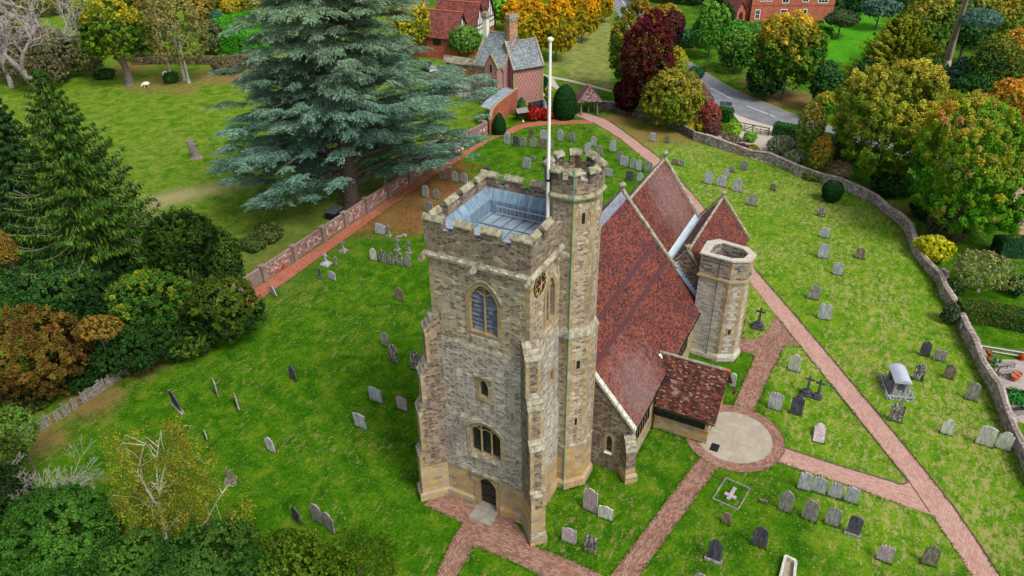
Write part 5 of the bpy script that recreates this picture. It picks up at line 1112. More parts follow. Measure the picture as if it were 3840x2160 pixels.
HS = [
 (1641,356,23,15,'r','l','small light grey headstone left of the brown one near the yellow weeping tree'),
 (1677,359,19,13,'r','b','small brown round topped headstone standing alone near the flint wall and weeping tree'),
 (1298,367,25,14,'h','d','slim charcoal headstone, second from the clipped yew end of the front row near the lodge'),
 (1316,369,25,14,'r','m','brown grey round headstone beside the charcoal one in the row near the lodge'),
 (1336,348,24,13,'r','g','olive brown headstone with a foot slab, rear of the cluster left of the flagpole'),
 (1339,371,26,15,'r','m','grey headstone tilted to its right just left of the flagpole cluster','roll',9),
 (1367,350,24,17,'c','l','light shouldered headstone in the back row just left of the flagpole'),
 (1364,374,25,19,'o','b','broad brownish headstone in the front row just left of the flagpole'),
 (1384,376,26,17,'r','m','dark grey headstone partly hidden behind the white flagpole'),
 (1409,354,29,15,'g','l','light grey pointed headstone first to the right of the flagpole'),
 (1438,357,25,16,'s','m','mid grey shouldered headstone second to the right of the flagpole'),
 (1492,368,25,14,'r','l','light headstone behind the octagonal turret, furthest back of its trio'),
 (1478,387,28,16,'r','l','grey headstone rising just behind the left part of the turret battlements'),
 (1507,391,25,17,'h','m','headstone with an orange lichen top right behind the turret battlements'),
 (1541,381,28,16,'r','l','pale headstone nearest the main path, right of the turret top'),
 (1558,406,25,17,'o','m','leaning grey headstone at the upper end of the row by the main path','roll',6),
 (1569,419,28,20,'d','l','double topped pale headstone in the row by the main path'),
 (1592,425,28,17,'s','l','pale headstone, left one of the touching pair in the row by the main path'),
 (1606,429,27,14,'s','l','pale headstone, right one of the touching pair in the row by the main path'),
 (1630,433,27,19,'h','m','grey headstone at the lower end of the row close to the chancel roof'),
 (1583,455,25,19,'f','d','dark flat topped headstone between the turret and the chancel roof'),
 (1609,457,23,16,'s','l','small grey headstone half hidden by the chancel roof slope'),
 (1531,444,20,18,'f','l','low square light headstone just right of the turret battlements'),
 (1323,424,28,20,'f','l','leaning light headstone with a dark hollow near its foot left of the flagpole','roll',8),
 (1341,405,13,12,'r','m','very small grey headstone behind the leaning hollowed one'),
 (1371,420,27,12,'h','d','narrow dark headstone standing alone just left of the flagpole'),
 (1697,414,15,16,'d','b','low brown twin topped headstone just right of the chancel gable finial'),
 (1714,418,15,13,'f','m','low grey headstone beside the brown twin topped one by the chancel gable'),
 (1870,427,23,19,'o','m','grey headstone nearest the curved stone wall on the upper right lawn'),
 (1839,433,15,17,'r','m','low wide round headstone behind the group on the upper right lawn'),
 (1824,451,26,14,'r','l','narrow light headstone in the middle of the upper right group'),
 (1781,462,30,22,'s','l','tall light headstone at the left of the upper right group'),
 (1814,469,28,24,'s','l','broad light headstone in front of the narrow one in the upper right group'),
 (1853,482,34,23,'s','l','tallest pale headstone at the lower right of the upper right group'),
 (1276,363,30,16,'g','l','light headstone at the clipped yew end of the front row near the lodge'),
 (1115,452,22,17,'o','m','brownish grey headstone at the left of three beside the red brick path'),
 (1144,458,28,17,'s','l','light headstone in the middle of three beside the red brick path'),
 (1168,461,26,18,'s','l','light headstone at the right of three beside the red brick path'),
 (1226,446,26,19,'s','d','dark headstone peeping over the rear corner of the tower parapet'),
 (1071,496,30,17,'r','l','smooth pale round headstone on the orange leaf litter by the red brick path'),
 (1098,501,24,15,'r','m','grey round headstone on the leaf litter beside the smooth pale one'),
 (1080,534,27,20,'o','m','grey headstone at the edge of the leaf litter against the tower parapet corner'),
 (956,589,26,24,'f','l','square light slab tilted on the leaf litter edge','roll',8),
 (940,655,31,15,'s','w','pale ornate headstone at the left end of the row of five west of the tower'),
 (963,660,33,17,'g','k','mottled pointed headstone second in the row of five west of the tower'),
 (984,665,31,17,'g','k','mottled headstone in the middle of the row of five west of the tower'),
 (1006,668,33,16,'s','k','mottled headstone fourth in the row of five west of the tower'),
 (1027,671,29,16,'s','m','grey headstone at the right end of the row of five west of the tower'),
 (836,704,21,20,'o','l','light rounded headstone with a sloping top beside the small dark cross'),
 (1005,756,33,21,'s','b','brown grey headstone standing alone on the open lawn left of the belfry window'),
 (969,869,33,17,'s','m','grey headstone at the rear of the three left of the tower buttress'),
 (991,911,46,23,'g','k','tall headstone with a brown moss face, middle of the three left of the tower buttress'),
 (1047,930,48,24,'s','k','tall pale headstone with a dark moss patch nearest the tower buttress'),
 (739,955,33,21,'g','d','dark round headstone leaning back alone on the lower left lawn','yaw',-12),
 (947,1009,36,33,'c','l','broad light headstone with a ragged mossy top on the lawn left of the tower','lean',-3),
 (1013,1031,34,27,'c','p','pinkish headstone with a ragged top closest to the tower buttress foot','lean',-2),
 (908,1075,37,30,'h','l','broad grey headstone leaning back in front of the ragged light one','lean',-4),
 (683,1135,34,20,'s','l','light grey headstone alone near the yellow birch','roll',-4),
 (748,1312,34,26,'g','d','dark headstone leaning left at the edge of the scrub at the bottom','yaw',-14),
 (799,1311,42,28,'r','m','tall grey round headstone in the middle of the three by the bottom scrub','yaw',-6),
 (829,1332,42,32,'s','m','grey shouldered headstone at the right of the three by the bottom scrub','yaw',-10),
 (1484,1285,55,37,'o','p','large pinkish headstone with a white crusted top right of the tower base'),
 (1522,1304,30,37,'o','w','low pale headstone sunk beside the large pinkish one'),
 (1431,1364,35,36,'o','p','pinkish grey headstone nearest the tower buttress foot on the right'),
 (1484,1389,43,31,'c','k','dark headstone streaked with white moss near the west paving'),
 (1826,1317,27,22,'c','b','small brown headstone below the kerbed grave with the flat cross'),
 (1908,1374,48,38,'g','d','dark pointed headstone at the lower right lawn between path and brown one'),
 (1920,1263,6,22,'f','b','very low brown stone just showing in the grass right of the kerbed grave'),
 (1947,1029,42,35,'c','l','broad pale scalloped headstone left of the dark streaked one by the triangular lawn'),
 (2001,1042,48,32,'s','d','dark streaked headstone below the pair of crosses'),
 (2250,1059,44,36,'c','k','mottled black and white ornate headstone beside the main path below the chest tomb'),
 (2379,1092,35,31,'s','w','pale headstone with dark streaks alone between the main path and stone wall'),
 (2474,1120,46,44,'h','w','large whitish headstone, left one of the pair by the stone wall at the right edge'),
 (2520,1130,42,40,'s','w','whitish headstone, right one of the pair by the stone wall at the right edge'),
 (2441,1006,43,32,'g','m','grey pointed headstone close to the stone wall right of the chest tomb'),
 (2021,1231,42,33,'o','l','light headstone at the left end of the upper row of four below the east path'),
 (2057,1239,38,36,'c','l','light scalloped headstone second in the upper row of four below the east path'),
 (2098,1251,36,35,'c','l','light headstone third in the upper row of four below the east path'),
 (2138,1263,36,34,'o','l','light headstone at the right end of the upper row of four below the east path'),
 (1973,1285,50,34,'g','m','tall grey headstone at the left end of the lower row of four'),
 (2033,1307,48,38,'s','m','grey headstone with shouldered top second in the lower row of four'),
 (2091,1321,42,38,'r','m','mid grey headstone third in the lower row of four'),
 (2335,1420,42,40,'s','g','mossy headstone leaning over a bare patch near the bottom right','lean',5),
 (2222,1411,38,40,'c','p','worn broken pinkish stone low in the bare earth near the bottom'),
 (2064,544,24,20,'c','k','mottled headstone below the round clipped yew, topmost of the column on the right lawn'),
 (2073,598,25,23,'f','l','square grey headstone second down the column on the right lawn'),
 (2069,649,35,28,'r','l','tall light round headstone third down the column on the right lawn'),
 (2161,650,26,24,'r','b','brownish headstone alone to the right of the column on the right lawn'),
 (2105,691,31,27,'o','l','light headstone with curled shoulders on the right lawn'),
 (2044,753,35,30,'o','m','grey headstone leaning right beside the main path','roll',6),
 (2071,803,38,33,'d','l','heart topped double headstone beside the main path'),
 (2324,895,36,27,'g','d','dark pointed headstone with a yellow streak above the chest tomb'),
 (2361,907,26,31,'f','m','low square grey headstone beside the dark pointed one near the stone wall'),
 (2307,956,40,28,'r','k','black speckled white round headstone right next to the chest tomb'),
 (2384,951,34,28,'g','b','dark brown headstone between the chest tomb and the stone wall'),
 (1996,933,41,30,'s','w','greenish white headstone at the apex of the triangular lawn'),
 (1890,517,28,24,'o','m','grey headstone just right of the chapel gable'),
 (1944,479,16,16,'f','b','small brown headstone alone on the upper right lawn'),
 (1841,973,34,16,'r','w','pale headstone half hidden behind the porch gable'),
 (1757,1478,35,30,'r','m','round grey headstone cut off by the bottom edge of the picture'),
]
for r in HS:
    kw = {}
    if len(r) > 7: kw[r[7]] = r[8]
    kw.setdefault('yaw', random.uniform(-6, 6)); headstone(*r[:7], **kw)
headstone(1794,1410,52,36,'s','d','dark headstone on a grey plinth near the bottom centre', base=1); headstone(2144,1345,45,35,'r','d','dark round headstone on a base at the right end of the lower row of four', base=1)
headstone(447,1028,43,34,'r','d','dark leaning headstone with a brown inset on the lower left lawn', yaw=-18, lean=-3, base=1)
headstone(690,743,22,20,'r','l','light headstone leaning far back beside the red brick path', yaw=-15, roll=-28)
headstone(545,990,36,24,'r','m','narrow leaning headstone seen nearly edge on, upper of the fallen pair', yaw=-28, roll=-6)
headstone(600,1029,34,36,'s','m','tall slab seen edge on leaning far over, lower of the fallen pair', yaw=-34, roll=-38)
headstone(519,1100,16,24,'r','m','small leaning stone seen edge on near the yellow birch', yaw=-32, roll=-30)
headstone(2058,1112,26,29,'s','p','pale worn headstone leaning almost flat on the triangular lawn', yaw=4, lean=62)
for r in ((979,594,29,13,'m','celtic cross beside the tilted square slab on the leaf litter',0,1,dict(celtic=True,splay=True)),
          (1000,630,33,14,'m','dark wheel headed cross, left one of the pair above the row of five',0,1,dict(celtic=True,splay=True)),
          (1029,637,31,14,'m','dark wheel headed cross, right one of the pair above the row of five',0,1,dict(celtic=True,splay=True)),
          (864,632,27,18,'m','grey cross on a round stepped base by the brick path',0,2,{}),
          (821,665,28,22,'l','light cross on a broad stepped base by the brick path',0,2,{}),
          (845,668,24,12,'m','slender cross with a splayed foot right of the stepped one',0,0,dict(splay=True,roll=6)),
          (805,698,21,14,'d','small dark cross on a block below the other crosses by the path',0,1,{}),
          (581,1212,40,26,'g','mossy cross on a square plinth leaning beside the yellow birch',40,2,dict(lean=-8)),
          (1906,824,50,32,'d','tall dark granite cross on a three step base between the chapel turret and main path',0,3,{}),
          (2028,992,47,32,'d','dark stone cross on a stepped base, left one of the pair on the triangular lawn',0,2,{}),
          (2055,1001,46,26,'d','dark stone cross on a stepped base, right one of the pair on the triangular lawn',0,2,{})):
    cross(*r[:6], steps=r[7], yaw=r[6], **r[8])
b = G(1012, 596); o = thing('cross_headstone', 'fallen stone cross lying aslant on the leaf litter beside the tower', 'cross', (b.x, b.y, .1), math.radians(-35), 'stone crosses standing in the churchyard')
m = MB(); m.box(-.8, .6, -.12, .12, 0, .15); m.box(.15, .4, -.4, .4, 0.002, .148); m.T = Matrix.Rotation(-.3, 4, 'Y'); m.build('cross', GM['m'], o)
# kerbed grave with a flat cross
kg = thing('kerbed_grave', 'rectangular white stone kerb in the grass enclosing a flat pale cross', 'grave')
q = [Vector((*p, 0)) for p in GP([(1826, 1203), (1887, 1230), (1856, 1283), (1793, 1255)])]; m = MB()
for a, b in zip(q, q[1:]+q[:1]):
    d = (b-a).normalized(); n_ = Vector((-d.y, d.x, 0))*.06; m.extr([a-n_*.7, b-n_*.7, b+n_*.7, a+n_*.7], (0, 0, .07+.01*random.random()))
m.build('kerb', GM['m'], kg)
c = (q[0]+q[1]+q[2]+q[3])/4; T = rot_z(c.x, c.y, math.atan2((q[0]-q[3]).y, (q[0]-q[3]).x)); m = MB(); m.T = T; m.box(-.75, .65, -.13, .13, 0, .13); m.box(-.75, -.1, -.0, .0, 0, .0) if False else None
m.box(-.45, -.15, -.45, .45, 0.002, .126); m.build('flat_cross', GM['p'], kg)
kg2 = thing('open_grave_kerb', 'narrow crusted stone kerb surround running off the bottom edge', 'grave')
q = [Vector((*p, 0)) for p in GP([(1974, 1405), (2000, 1418), (1995, 1475), (1960, 1462)])]; m = MB()
for a, b in zip(q, q[1:]+q[:1]):
    d = (b-a).normalized(); n_ = Vector((-d.y, d.x, 0))*.09; m.extr([a-n_, b-n_, b+n_, a+n_], (0, 0, .35+.02*random.random()))
m.build('kerb', GM['w'], kg2); m = MB(); m.face([p+Vector((0, 0, .03)) for p in q]); m.build('earth_infill', plain('bare grave earth', '8a7a68', 'a89a86', 4, 1), kg2)
# chest tomb with curved lead roof and railing
ct = thing('chest_tomb', 'large grey chest tomb with curved silver roof and oval panels inside low teal railings', 'tomb', (27.75, -22.2, 0), math.radians(17))
m = MB(); m.box(-1.15, 1.15, -.75, .75, 0, .18); m.box(-1.02, 1.02, -.62, .62, .18, .34); m.build('plinth', GM['m'], ct)
m = MB(); m.box(-.85, .85, -.46, .46, .34, 1.5); m.build('chest', GM['l'], ct)
m = MB()
for x in (-.85, .85):
    for y in (-.46, .46): m.box(x-.13, x+.13, y-.13, y+.13, .34, 1.5)
m.box(-.95, .95, -.56, .56, 1.5, 1.6); m.box(-.95, .95, -.56, .56, .34, .46); m.build('pilaster', GM['m'], ct)
m = MB(); A = [(-1.24, -.7+1.4*i/12, 1.62+.3*math.sin(PI*i/12)) for i in range(13)]; m.extr(A+[(-1.24, .7, 1.57), (-1.24, -.7, 1.57)], (2.48, 0, 0)); m.build('curved_lid', plain('silver lead lid', '9a9fab', 'b0b5c0', 1, .6), ct)
for (x, y, nx) in ((-.99, 0, 'x'), (-.45, -.6, 'y'), (.4, -.6, 'y'), (-.45, .6, 'y'), (.4, .6, 'y'), (.99, 0, 'x')):
    m = MB(); P = [(.26*math.cos(a), .34*math.sin(a)) for a in [2*PI*i/16 for i in range(16)]]
    if nx == 'x': m.extr([(x*.9, p, .95+z) for p, z in P], (math.copysign(.06, x), 0, 0))
    else: m.extr([(x+p, y*.78, .95+z) for p, z in P], (0, math.copysign(.06, y), 0))
    m.build('oval_panel', GM['d'], ct)
m = MB(); rr = [(-1.5, -1.05), (1.5, -1.05), (1.5, 1.05), (-1.5, 1.05)]
for a, b in zip(rr, rr[1:]+rr[:1]): m.tube((*a, .38), (*b, .38), .035, n=5); m.tube((*a, 0), (*a, .5), .045, n=5); m.tube(((a[0]+b[0])/2, (a[1]+b[1])/2, 0), ((a[0]+b[0])/2, (a[1]+b[1])/2, .42), .03, n=5)
m.build('railing', m_teal, ct); m = MB(); m.box(-1.6, 1.6, -1.15, 1.15, 0, .07); m.build('footing', GM['k'], ct)
# ================================================================ SMALL THINGS
bx = thing('storage_box', 'black storage box with glossy lid in the grass behind the memorial wall by the cedar', 'box', tuple(G(842, 545)), math.radians(8))
MB().box(-1.0, 1.0, -.7, .7, 0, .9).build('body', m_black, bx); MB().box(-1.05, 1.05, -.75, .75, .9, .98).build('lid', plain('glossy grey lid', '4a4f55', None, rough=.15), bx)
sp = G(495, 397); m = MB(); P = [(.95, 0), (.66, .4), (.56, 1.5), (.52, 2.3), (.46, 2.75)]; m.lathe(P, (0, 0, 0), 9)
for v in m.v: v.x += -.12*v.z+.05*math.sin(v.z*3); v.y += .1*v.z+.05*math.cos(v.z*4)
for i in range(3): m.tube((-.3+.12*i, .22+.08*i, 2.6), (-.42+.13*i, .3, 3.0+.1*(i % 2)), .14, .05, 5)
o = m.build('dead_tree_stump', plain('grey dead wood', '675d5a', '958a84', 4, 1, bump=.05)); o.location = sp; tag(o, 'broken grey dead tree stump standing in the meadow left of the cedar', 'tree stump')
def sheep(x, y, yaw, label, head=1):
    b = G(x, y); o = thing('sheep', label, 'sheep', (b.x, b.y, 0), math.radians(yaw), 'sheep grazing in the meadow'); m = MB()
    m.T = Matrix.Translation((0, 0, .64)) @ Matrix.Rotation(PI/2, 4, 'Y'); m.lathe([(.08, -.62), (.26, -.52), (.34, -.25), (.35, .1), (.31, .4), (.2, .56), (.06, .62)], (0, 0, 0), 12); m.T = None
    for sx in (-.36, .38):
        for sy in (-.15, .15): m.tube((sx, sy, .5), (sx+.02, sy, .25), .07, .05, 6); m.tube((sx+.02, sy, .25), (sx, sy, 0), .045, .04, 6)
    m.tube((.5, 0, .68), (.78, 0, .42), .17, .12, 8); m.tube((.72, 0, .48), (.95, 0, .2), .115, .06, 8)
    m.tube((-.6, 0, .7), (-.68, 0, .45), .05, .03, 5)
    for sy in (-.1, .1): m.tube((.74, sy, .48), (.7, sy*2, .44), .035, .02, 4)
    m.build('body', plain('cream fleece', 'cdc3ae', 'e6dfcf', 5, 1, bump=.04), o, smooth=True)
sheep(369, 219, 150, 'cream sheep grazing in the open meadow, nearer of the two by the birches'); sheep(416, 192, 200, 'cream sheep beside the round bush at the foot of the birches')
sheep(685, 524, 170, 'cream sheep walking on the grass near the black box'); sheep(5, 532, 100, 'cream sheep at the very left edge beside the spruce')
cn = thing('traffic_cone', 'red and white traffic cone beside the brick path by the red creeper', 'cone', tuple(G(1316, 311))); MB().box(-.28, .28, -.28, .28, 0, .05).build('cone_base', m_redpaint, cn)
MB().lathe([(.2, .05), (.15, .3)], (0, 0, 0), 12).build('cone_lower', m_redpaint, cn); MB().lathe([(.15, .3), (.08, .62)], (0, 0, 0), 12).build('cone_sleeve', m_white, cn); MB().lathe([(.08, .62), (.05, .8)], (0, 0, 0), 12).build('cone_tip', m_redpaint, cn)
nb = thing('notice_board', 'roofed timber notice board beside the red creeper', 'notice board', tuple(G(1312, 305)), math.radians(50))
m = MB()
for y in (-.7, .7): m.box(-.06, .06, y-.06, y+.06, 0, 2.0)
m.box(-.05, .05, -.65, .65, .8, 1.7); m.build('board', m_darkwood, nb)
m = MB(); m.extr([(-.75, -1.0, 1.7), (0, -1.0, 2.25), (.75, -1.0, 1.7), (.75, -1.0, 1.62), (0, -1.0, 2.15), (-.75, -1.0, 1.62)], (0, 2.0, 0)); m.build('board_roof', m_greywood, nb)
def wheelie(x, y, mat, label, yaw=0):
    b = G(x, y); o = thing('wheelie_bin', label, 'bin', tuple(b), math.radians(yaw), 'wheeled bins by the lodge'); m = MB(); m.loft([(-.22, -.22, .08), (.22, -.22, .08), (.22, .22, .08), (-.22, .22, .08)], [(-.28, -.28, 1.0), (.28, -.28, 1.0), (.28, .28, 1.0), (-.28, .28, 1.0)]); m.build('bin_body', mat, o)
    MB().box(-.31, .33, -.31, .31, 1.0, 1.08, .03).build('bin_lid', mat, o); m = MB(); m.tube((-.24, -.3, .1), (-.24, .3, .1), .1, n=8); m.build('wheel', m_black, o)
m_bin = plain('dark blue grey plastic', '23282f', None, rough=.5)
wheelie(1387, 298, m_bin, 'black wheeled bin between the red creeper and the clipped yew'); wheelie(1301, 299, m_bin, 'dark wheeled bin nearest the curved brick wall', 30); wheelie(1309, 293, m_bin, 'dark wheeled bin behind the notice board', 20)
cs = thing('coal_bunker', 'row of low dark blue lidded boxes against the lodge wall above the red creeper', 'storage box', tuple(G(1352, 272)), A1); m = MB()
for i in range(3): m.extr([(-1.5+i, -.5, 0), (-1.5+i, .5, 0), (-1.5+i, .5, 1.1), (-1.5+i, -.5, .8)], (.94, 0, 0))
m.build('box_body', m_bin, cs)
tk = thing('white_tank', 'small white panel box beside the lodge corner', 'box', tuple(G(1375, 272)), A1); MB().box(-.5, .5, -.4, .4, 0, 1.3, .03).build('tank_body', m_white, tk)
# sign by the road, seen from behind
sg = thing('road_sign', 'grey backed double road sign on a post between the brick wall and the road', 'sign', tuple(G(1819, 296)), math.radians(100)); m = MB(); m.tube((0, 0, 0), (0, 0, 2.6), .05, n=6); m.build('post', m_alu, sg)
m = MB(); m.box(-1.1, .35, -.03, .0, 2.0, 2.7); m.box(.4, .8, -.03, .0, 2.0, 2.7); m.build('sign_panel', plain('dark sign back', '4f5052', None), sg)
# five bar gate
fg = thing('field_gate', 'black diamond braced double gate across the gravel drive by the road', 'gate'); a, b = Vector((*G(1852, 327)[:2], 0)), Vector((*G(1932, 343)[:2], 0)); m = MB(); U = Vector((0, 0, 1))
for z in (.25, .55, .85, 1.3): m.tube(a+U*z, b+U*z, .045 if z < 1.2 else .07, n=5)
for i in range(5): p = a.lerp(b, i/4); m.tube(p+U*.05, p+U*1.4, .07 if i in (0, 2, 4) else .04, n=5)
for i in range(4): p, q = a.lerp(b, i/4), a.lerp(b, (i+1)/4); m.tube(p+U*(.25 if i % 2 else 1.25), q+U*(1.25 if i % 2 else .25), .04, n=5)
m.build('gate_leaf', m_black, fg)
# car beside the gateway
car = thing('parked_car', 'black car parked behind the arched gateway beyond the cedar', 'car', tuple(G(1075, 176)), math.radians(40)); m = MB()
m.extr([(-2.1, -.85, .35), (2.1, -.85, .35), (2.15, -.85, .7), (1.3, -.85, .9), (.6, -.85, 1.4), (-1.2, -.85, 1.42), (-1.9, -.85, .95), (-2.15, -.85, .9)], (0, 1.7, 0)); m.build('body', plain('black car paint', '0e0f12', None, rough=.12, spec=.8), car)
m = MB(); m.extr([(.68, -.75, 1.36), (1.24, -.75, .94), (1.26, -.75, .97), (.7, -.75, 1.39)], (0, 1.5, 0)); m.extr([(-.9, -.865, 1.0), (.95, -.865, 1.0), (.5, -.865, 1.33), (-.85, -.865, 1.33)], (0, 1.73, 0)); m.build('windscreen', plain('pale reflecting glass', '8a949c', None, rough=.1), car)
for x in (-1.35, 1.35):
    for y in (-.8, .8): m = MB(); m.tube((x, y-.1, .33), (x, y+.1, .33), .33, n=14); m.build('wheel', m_black, car)
# garden at the right edge
def bench(x, y, yaw, label):
    o = thing('garden_bench', label, 'bench', tuple(G(x, y)), math.radians(yaw), 'pale benches on the patio'); m = MB()
    for k in range(3): m.box(-.95, .95, -.2+.14*k, -.09+.14*k, .44, .48)
    m.build('seat', m_greywood, o); 
    for s in (-.75, 0, .75): m = MB(); m.tube((s, -.18, .44), (s, -.22, 0), .03, n=5); m.tube((s, .18, .44), (s, .22, 0), .03, n=5); m.tube((s, -.2, .2), (s, .2, .2), .02, n=5); m.build('leg', m_black, o)
bench(2528, 925, -52, 'pale slatted bench on the patio, rear of the two beside the picket fence'); bench(2536, 945, -54, 'pale slatted bench on the patio, front of the two near the flower pots')
for x, y, l in ((2549, 958, 'large terracotta pot on the patio, front one of the two'), (2557, 952, 'terracotta pot on the patio, half hidden behind the other')):
    o = MB().lathe([(.2, 0), (.3, .5), (.34, .52), (.34, .6), (.28, .6), (.26, .5)], (0, 0, 0), 14).build('plant_pot', m_terra); o.location = G(x, y); tag(o, l, 'pot', 'terracotta pots on the patio')
pk = thing('picket_fence', 'low pale picket fence between the lawn and the patio at the right edge', 'fence'); a, b = Vector((*G(2460, 882)[:2], 0)), Vector((*G(2600, 905)[:2], 0)); m = MB(); rl = MB(); d = b-a; n_ = int(d.length/.13); t = d.normalized()
for i in range(n_): p = a+d*(i/n_); m.extr([p, p+t*.06, p+t*.06+U*.8, p+t*.03+U*.86, p+U*.8], Vector((-t.y, t.x, 0))*.02)
nn = Vector((-t.y, t.x, 0))
for z in (.2, .62): rl.tube(a-nn*.04+U*z, b-nn*.04+U*z, .045, n=4)
m.build('picket', m_greywood, pk); rl.build('rail', m_cream, pk)
fl = thing('floodlight', 'small pale floodlight standing in front of the stone wall on the right', 'floodlight', tuple(G(2420, 838)), math.radians(200)); m = MB(); m.box(-.1, .1, -.35, .35, .5, 1.05); m.build('lamp_housing', plain('silver blue lamp glass', '9db4bd', 'c6d6da', 3, .3), fl); MB().tube((0, 0, 0), (0, 0, .6), .05, n=6).build('post', m_black, fl)
tr = thing('stone_trough', 'dark rectangular planter trough beside the green shrub at the right edge', 'trough', tuple(G(2556, 1038)), math.radians(-55)); m = MB()
for x0, x1, y0, y1 in ((-.7, .7, -.4, -.3), (-.7, .7, .3, .4), (-.7, -.6, -.3, .3), (.6, .7, -.3, .3)): m.box(x0, x1, y0, y1, 0, .5)
m.build('trough_side', m_greywood, tr); MB().box(-.6, .6, -.3, .3, 0, .3).build('soil', m_darkwood, tr)
# flower pots along the memorial wall
PT = [(1036, 448, 'm'), (1046, 437, 't'), (1058, 438, 't'), (1078, 431, 'm'), (1089, 424, 'm'), (965, 502, 't'), (951, 505, 'r'), (928, 524, 'r'), (905, 543, 'm'), (870, 566, 'w'), (846, 582, 'w'), (793, 619, 'r'), (715, 678, 'r'), (698, 688, 'r'), (725, 667, 'm'), (1163, 377, 'w'), (1175, 367, 'w'), (1190, 358, 'w'), (1198, 352, 'r'), (1218, 337, 'w'), (1155, 380, 'w'), (1204, 349, 'w')]
lbl = {'m': 'grey', 't': 'terracotta', 'r': 'red flowered', 'w': 'white'}
for k, (x, y, c) in enumerate(PT):
    o = thing('flower_pot', f"small {lbl[c]} pot at the foot of the memorial wall, number {k+1}", 'pot', tuple(G(x, y)), 0, 'flower pots and tributes along the memorial wall')
    near = 'beside the curved bench' if 1070 < x < 1100 else ('right of the curved bench' if x >= 1100 else ('left of the bench' if x > 940 else ('near the black box' if x > 840 else 'towards the dark trees')))
    rank = sum(1 for (x2, y2, c2) in PT if c2 == c and x2 <= x)
    o['label'] = f"{['first', 'second', 'third', 'fourth', 'fifth', 'sixth', 'seventh', 'eighth'][rank-1]} {lbl[c]} pot from the left along the memorial wall, {near}".strip()
    MB().lathe([(.13, 0), (.19, .3), (.2, .32), (.15, .32)], (0, 0, 0), 9).build('pot_body', {'m': GM['m'], 't': m_terra, 'r': m_terra, 'w': m_white}[c], o)
    if c != 'w':
        m = MB(); random.seed(k)
        for i in range(26):
            p = Vector((random.gauss(0, .11), random.gauss(0, .11), .38+random.random()*.25)); q = Vector((random.uniform(-1, 1), random.uniform(-1, 1), random.uniform(-.3, 1)))*.09; r_ = q.orthogonal()*.8; m.face([p-q, p+r_, p+q, p-r_])
        m.build('flowers', m_redpaint if c == 'r' else plain('small green leaves', '3d6a22'), o)
# ================================================================ VEGETATION
def leafmat(name, rough=.75):
    m = bpy.data.materials.new(name); m.use_nodes = True; t = m.node_tree; n = t.nodes; n.clear()
    a = n.new('ShaderNodeAttribute'); a.attribute_name = 'Col'
    d = n.new('ShaderNodeBsdfDiffuse'); tr = n.new('ShaderNodeBsdfTranslucent'); mx = n.new('ShaderNodeMixShader'); mx.inputs[0].default_value = .3; o = n.new('ShaderNodeOutputMaterial')
    t.links.new(a.outputs['Color'], d.inputs['Color']); t.links.new(a.outputs['Color'], tr.inputs['Color']); t.links.new(d.outputs[0], mx.inputs[1]); t.links.new(tr.outputs[0], mx.inputs[2]); t.links.new(mx.outputs[0], o.inputs['Surface'])
    return m
m_leaf = leafmat('foliage leaves')
m_bark = plain('brown bark', '4f463e', '776b5e', 5, 1, bump=.03); m_barkpale = plain('pale grey bark', '8a837c', 'b9b3aa', 5, 1); m_barkbirch = plain('white birch bark', 'a7a193', 'dcd8ca', 4, .9); m_barkcedar = plain('dark cedar bark', '3f3532', '63554e', 3, 1, bump=.05)
RNG = np.random.default_rng(7)
def unit(a): return a/np.maximum(np.linalg.norm(a, axis=-1, keepdims=True), 1e-9)
def rnd_dir(n): return unit(RNG.normal(size=(n, 3)))
def pal(cols): return np.array([C(c)[:3] for c in cols])
def leafobj(name, P, N, S, Cc, parent=None, asp=.62, D=None, loc=None, mat=None):
    """cloud of small leaf shaped faces"""
    n = len(P); P = np.asarray(P, float); N = unit(np.asarray(N, float)); S = np.broadcast_to(np.asarray(S, float), (n,))[:, None]
    t = rnd_dir(n) if D is None else D; t = unit(t-np.sum(t*N, 1, keepdims=True)*N); b = np.cross(N, t)
    V = np.stack([P-t*S, P-b*S*asp+t*S*.15, P+t*S, P+b*S*asp+t*S*.15], 1).reshape(-1, 3)
    me = bpy.data.meshes.new(name); me.vertices.add(4*n); me.vertices.foreach_set('co', V.astype(np.float32).ravel()); me.loops.add(4*n); me.loops.foreach_set('vertex_index', np.arange(4*n, dtype=np.int32))
    me.polygons.add(n); me.polygons.foreach_set('loop_start', np.arange(n, dtype=np.int32)*4); me.update(calc_edges=True)
    ca = me.color_attributes.new('Col', 'FLOAT_COLOR', 'POINT'); CC = np.ones((n, 4, 4), np.float32); CC[:, :, :3] = np.clip(Cc, 0, 1)[:, None, :]; ca.data.foreach_set('color', CC.ravel())
    me.materials.append(mat or m_leaf); o = bpy.data.objects.new(name, me); COL.objects.link(o)
    if parent: o.parent = parent
    if loc is not None: o.location = loc
    return o
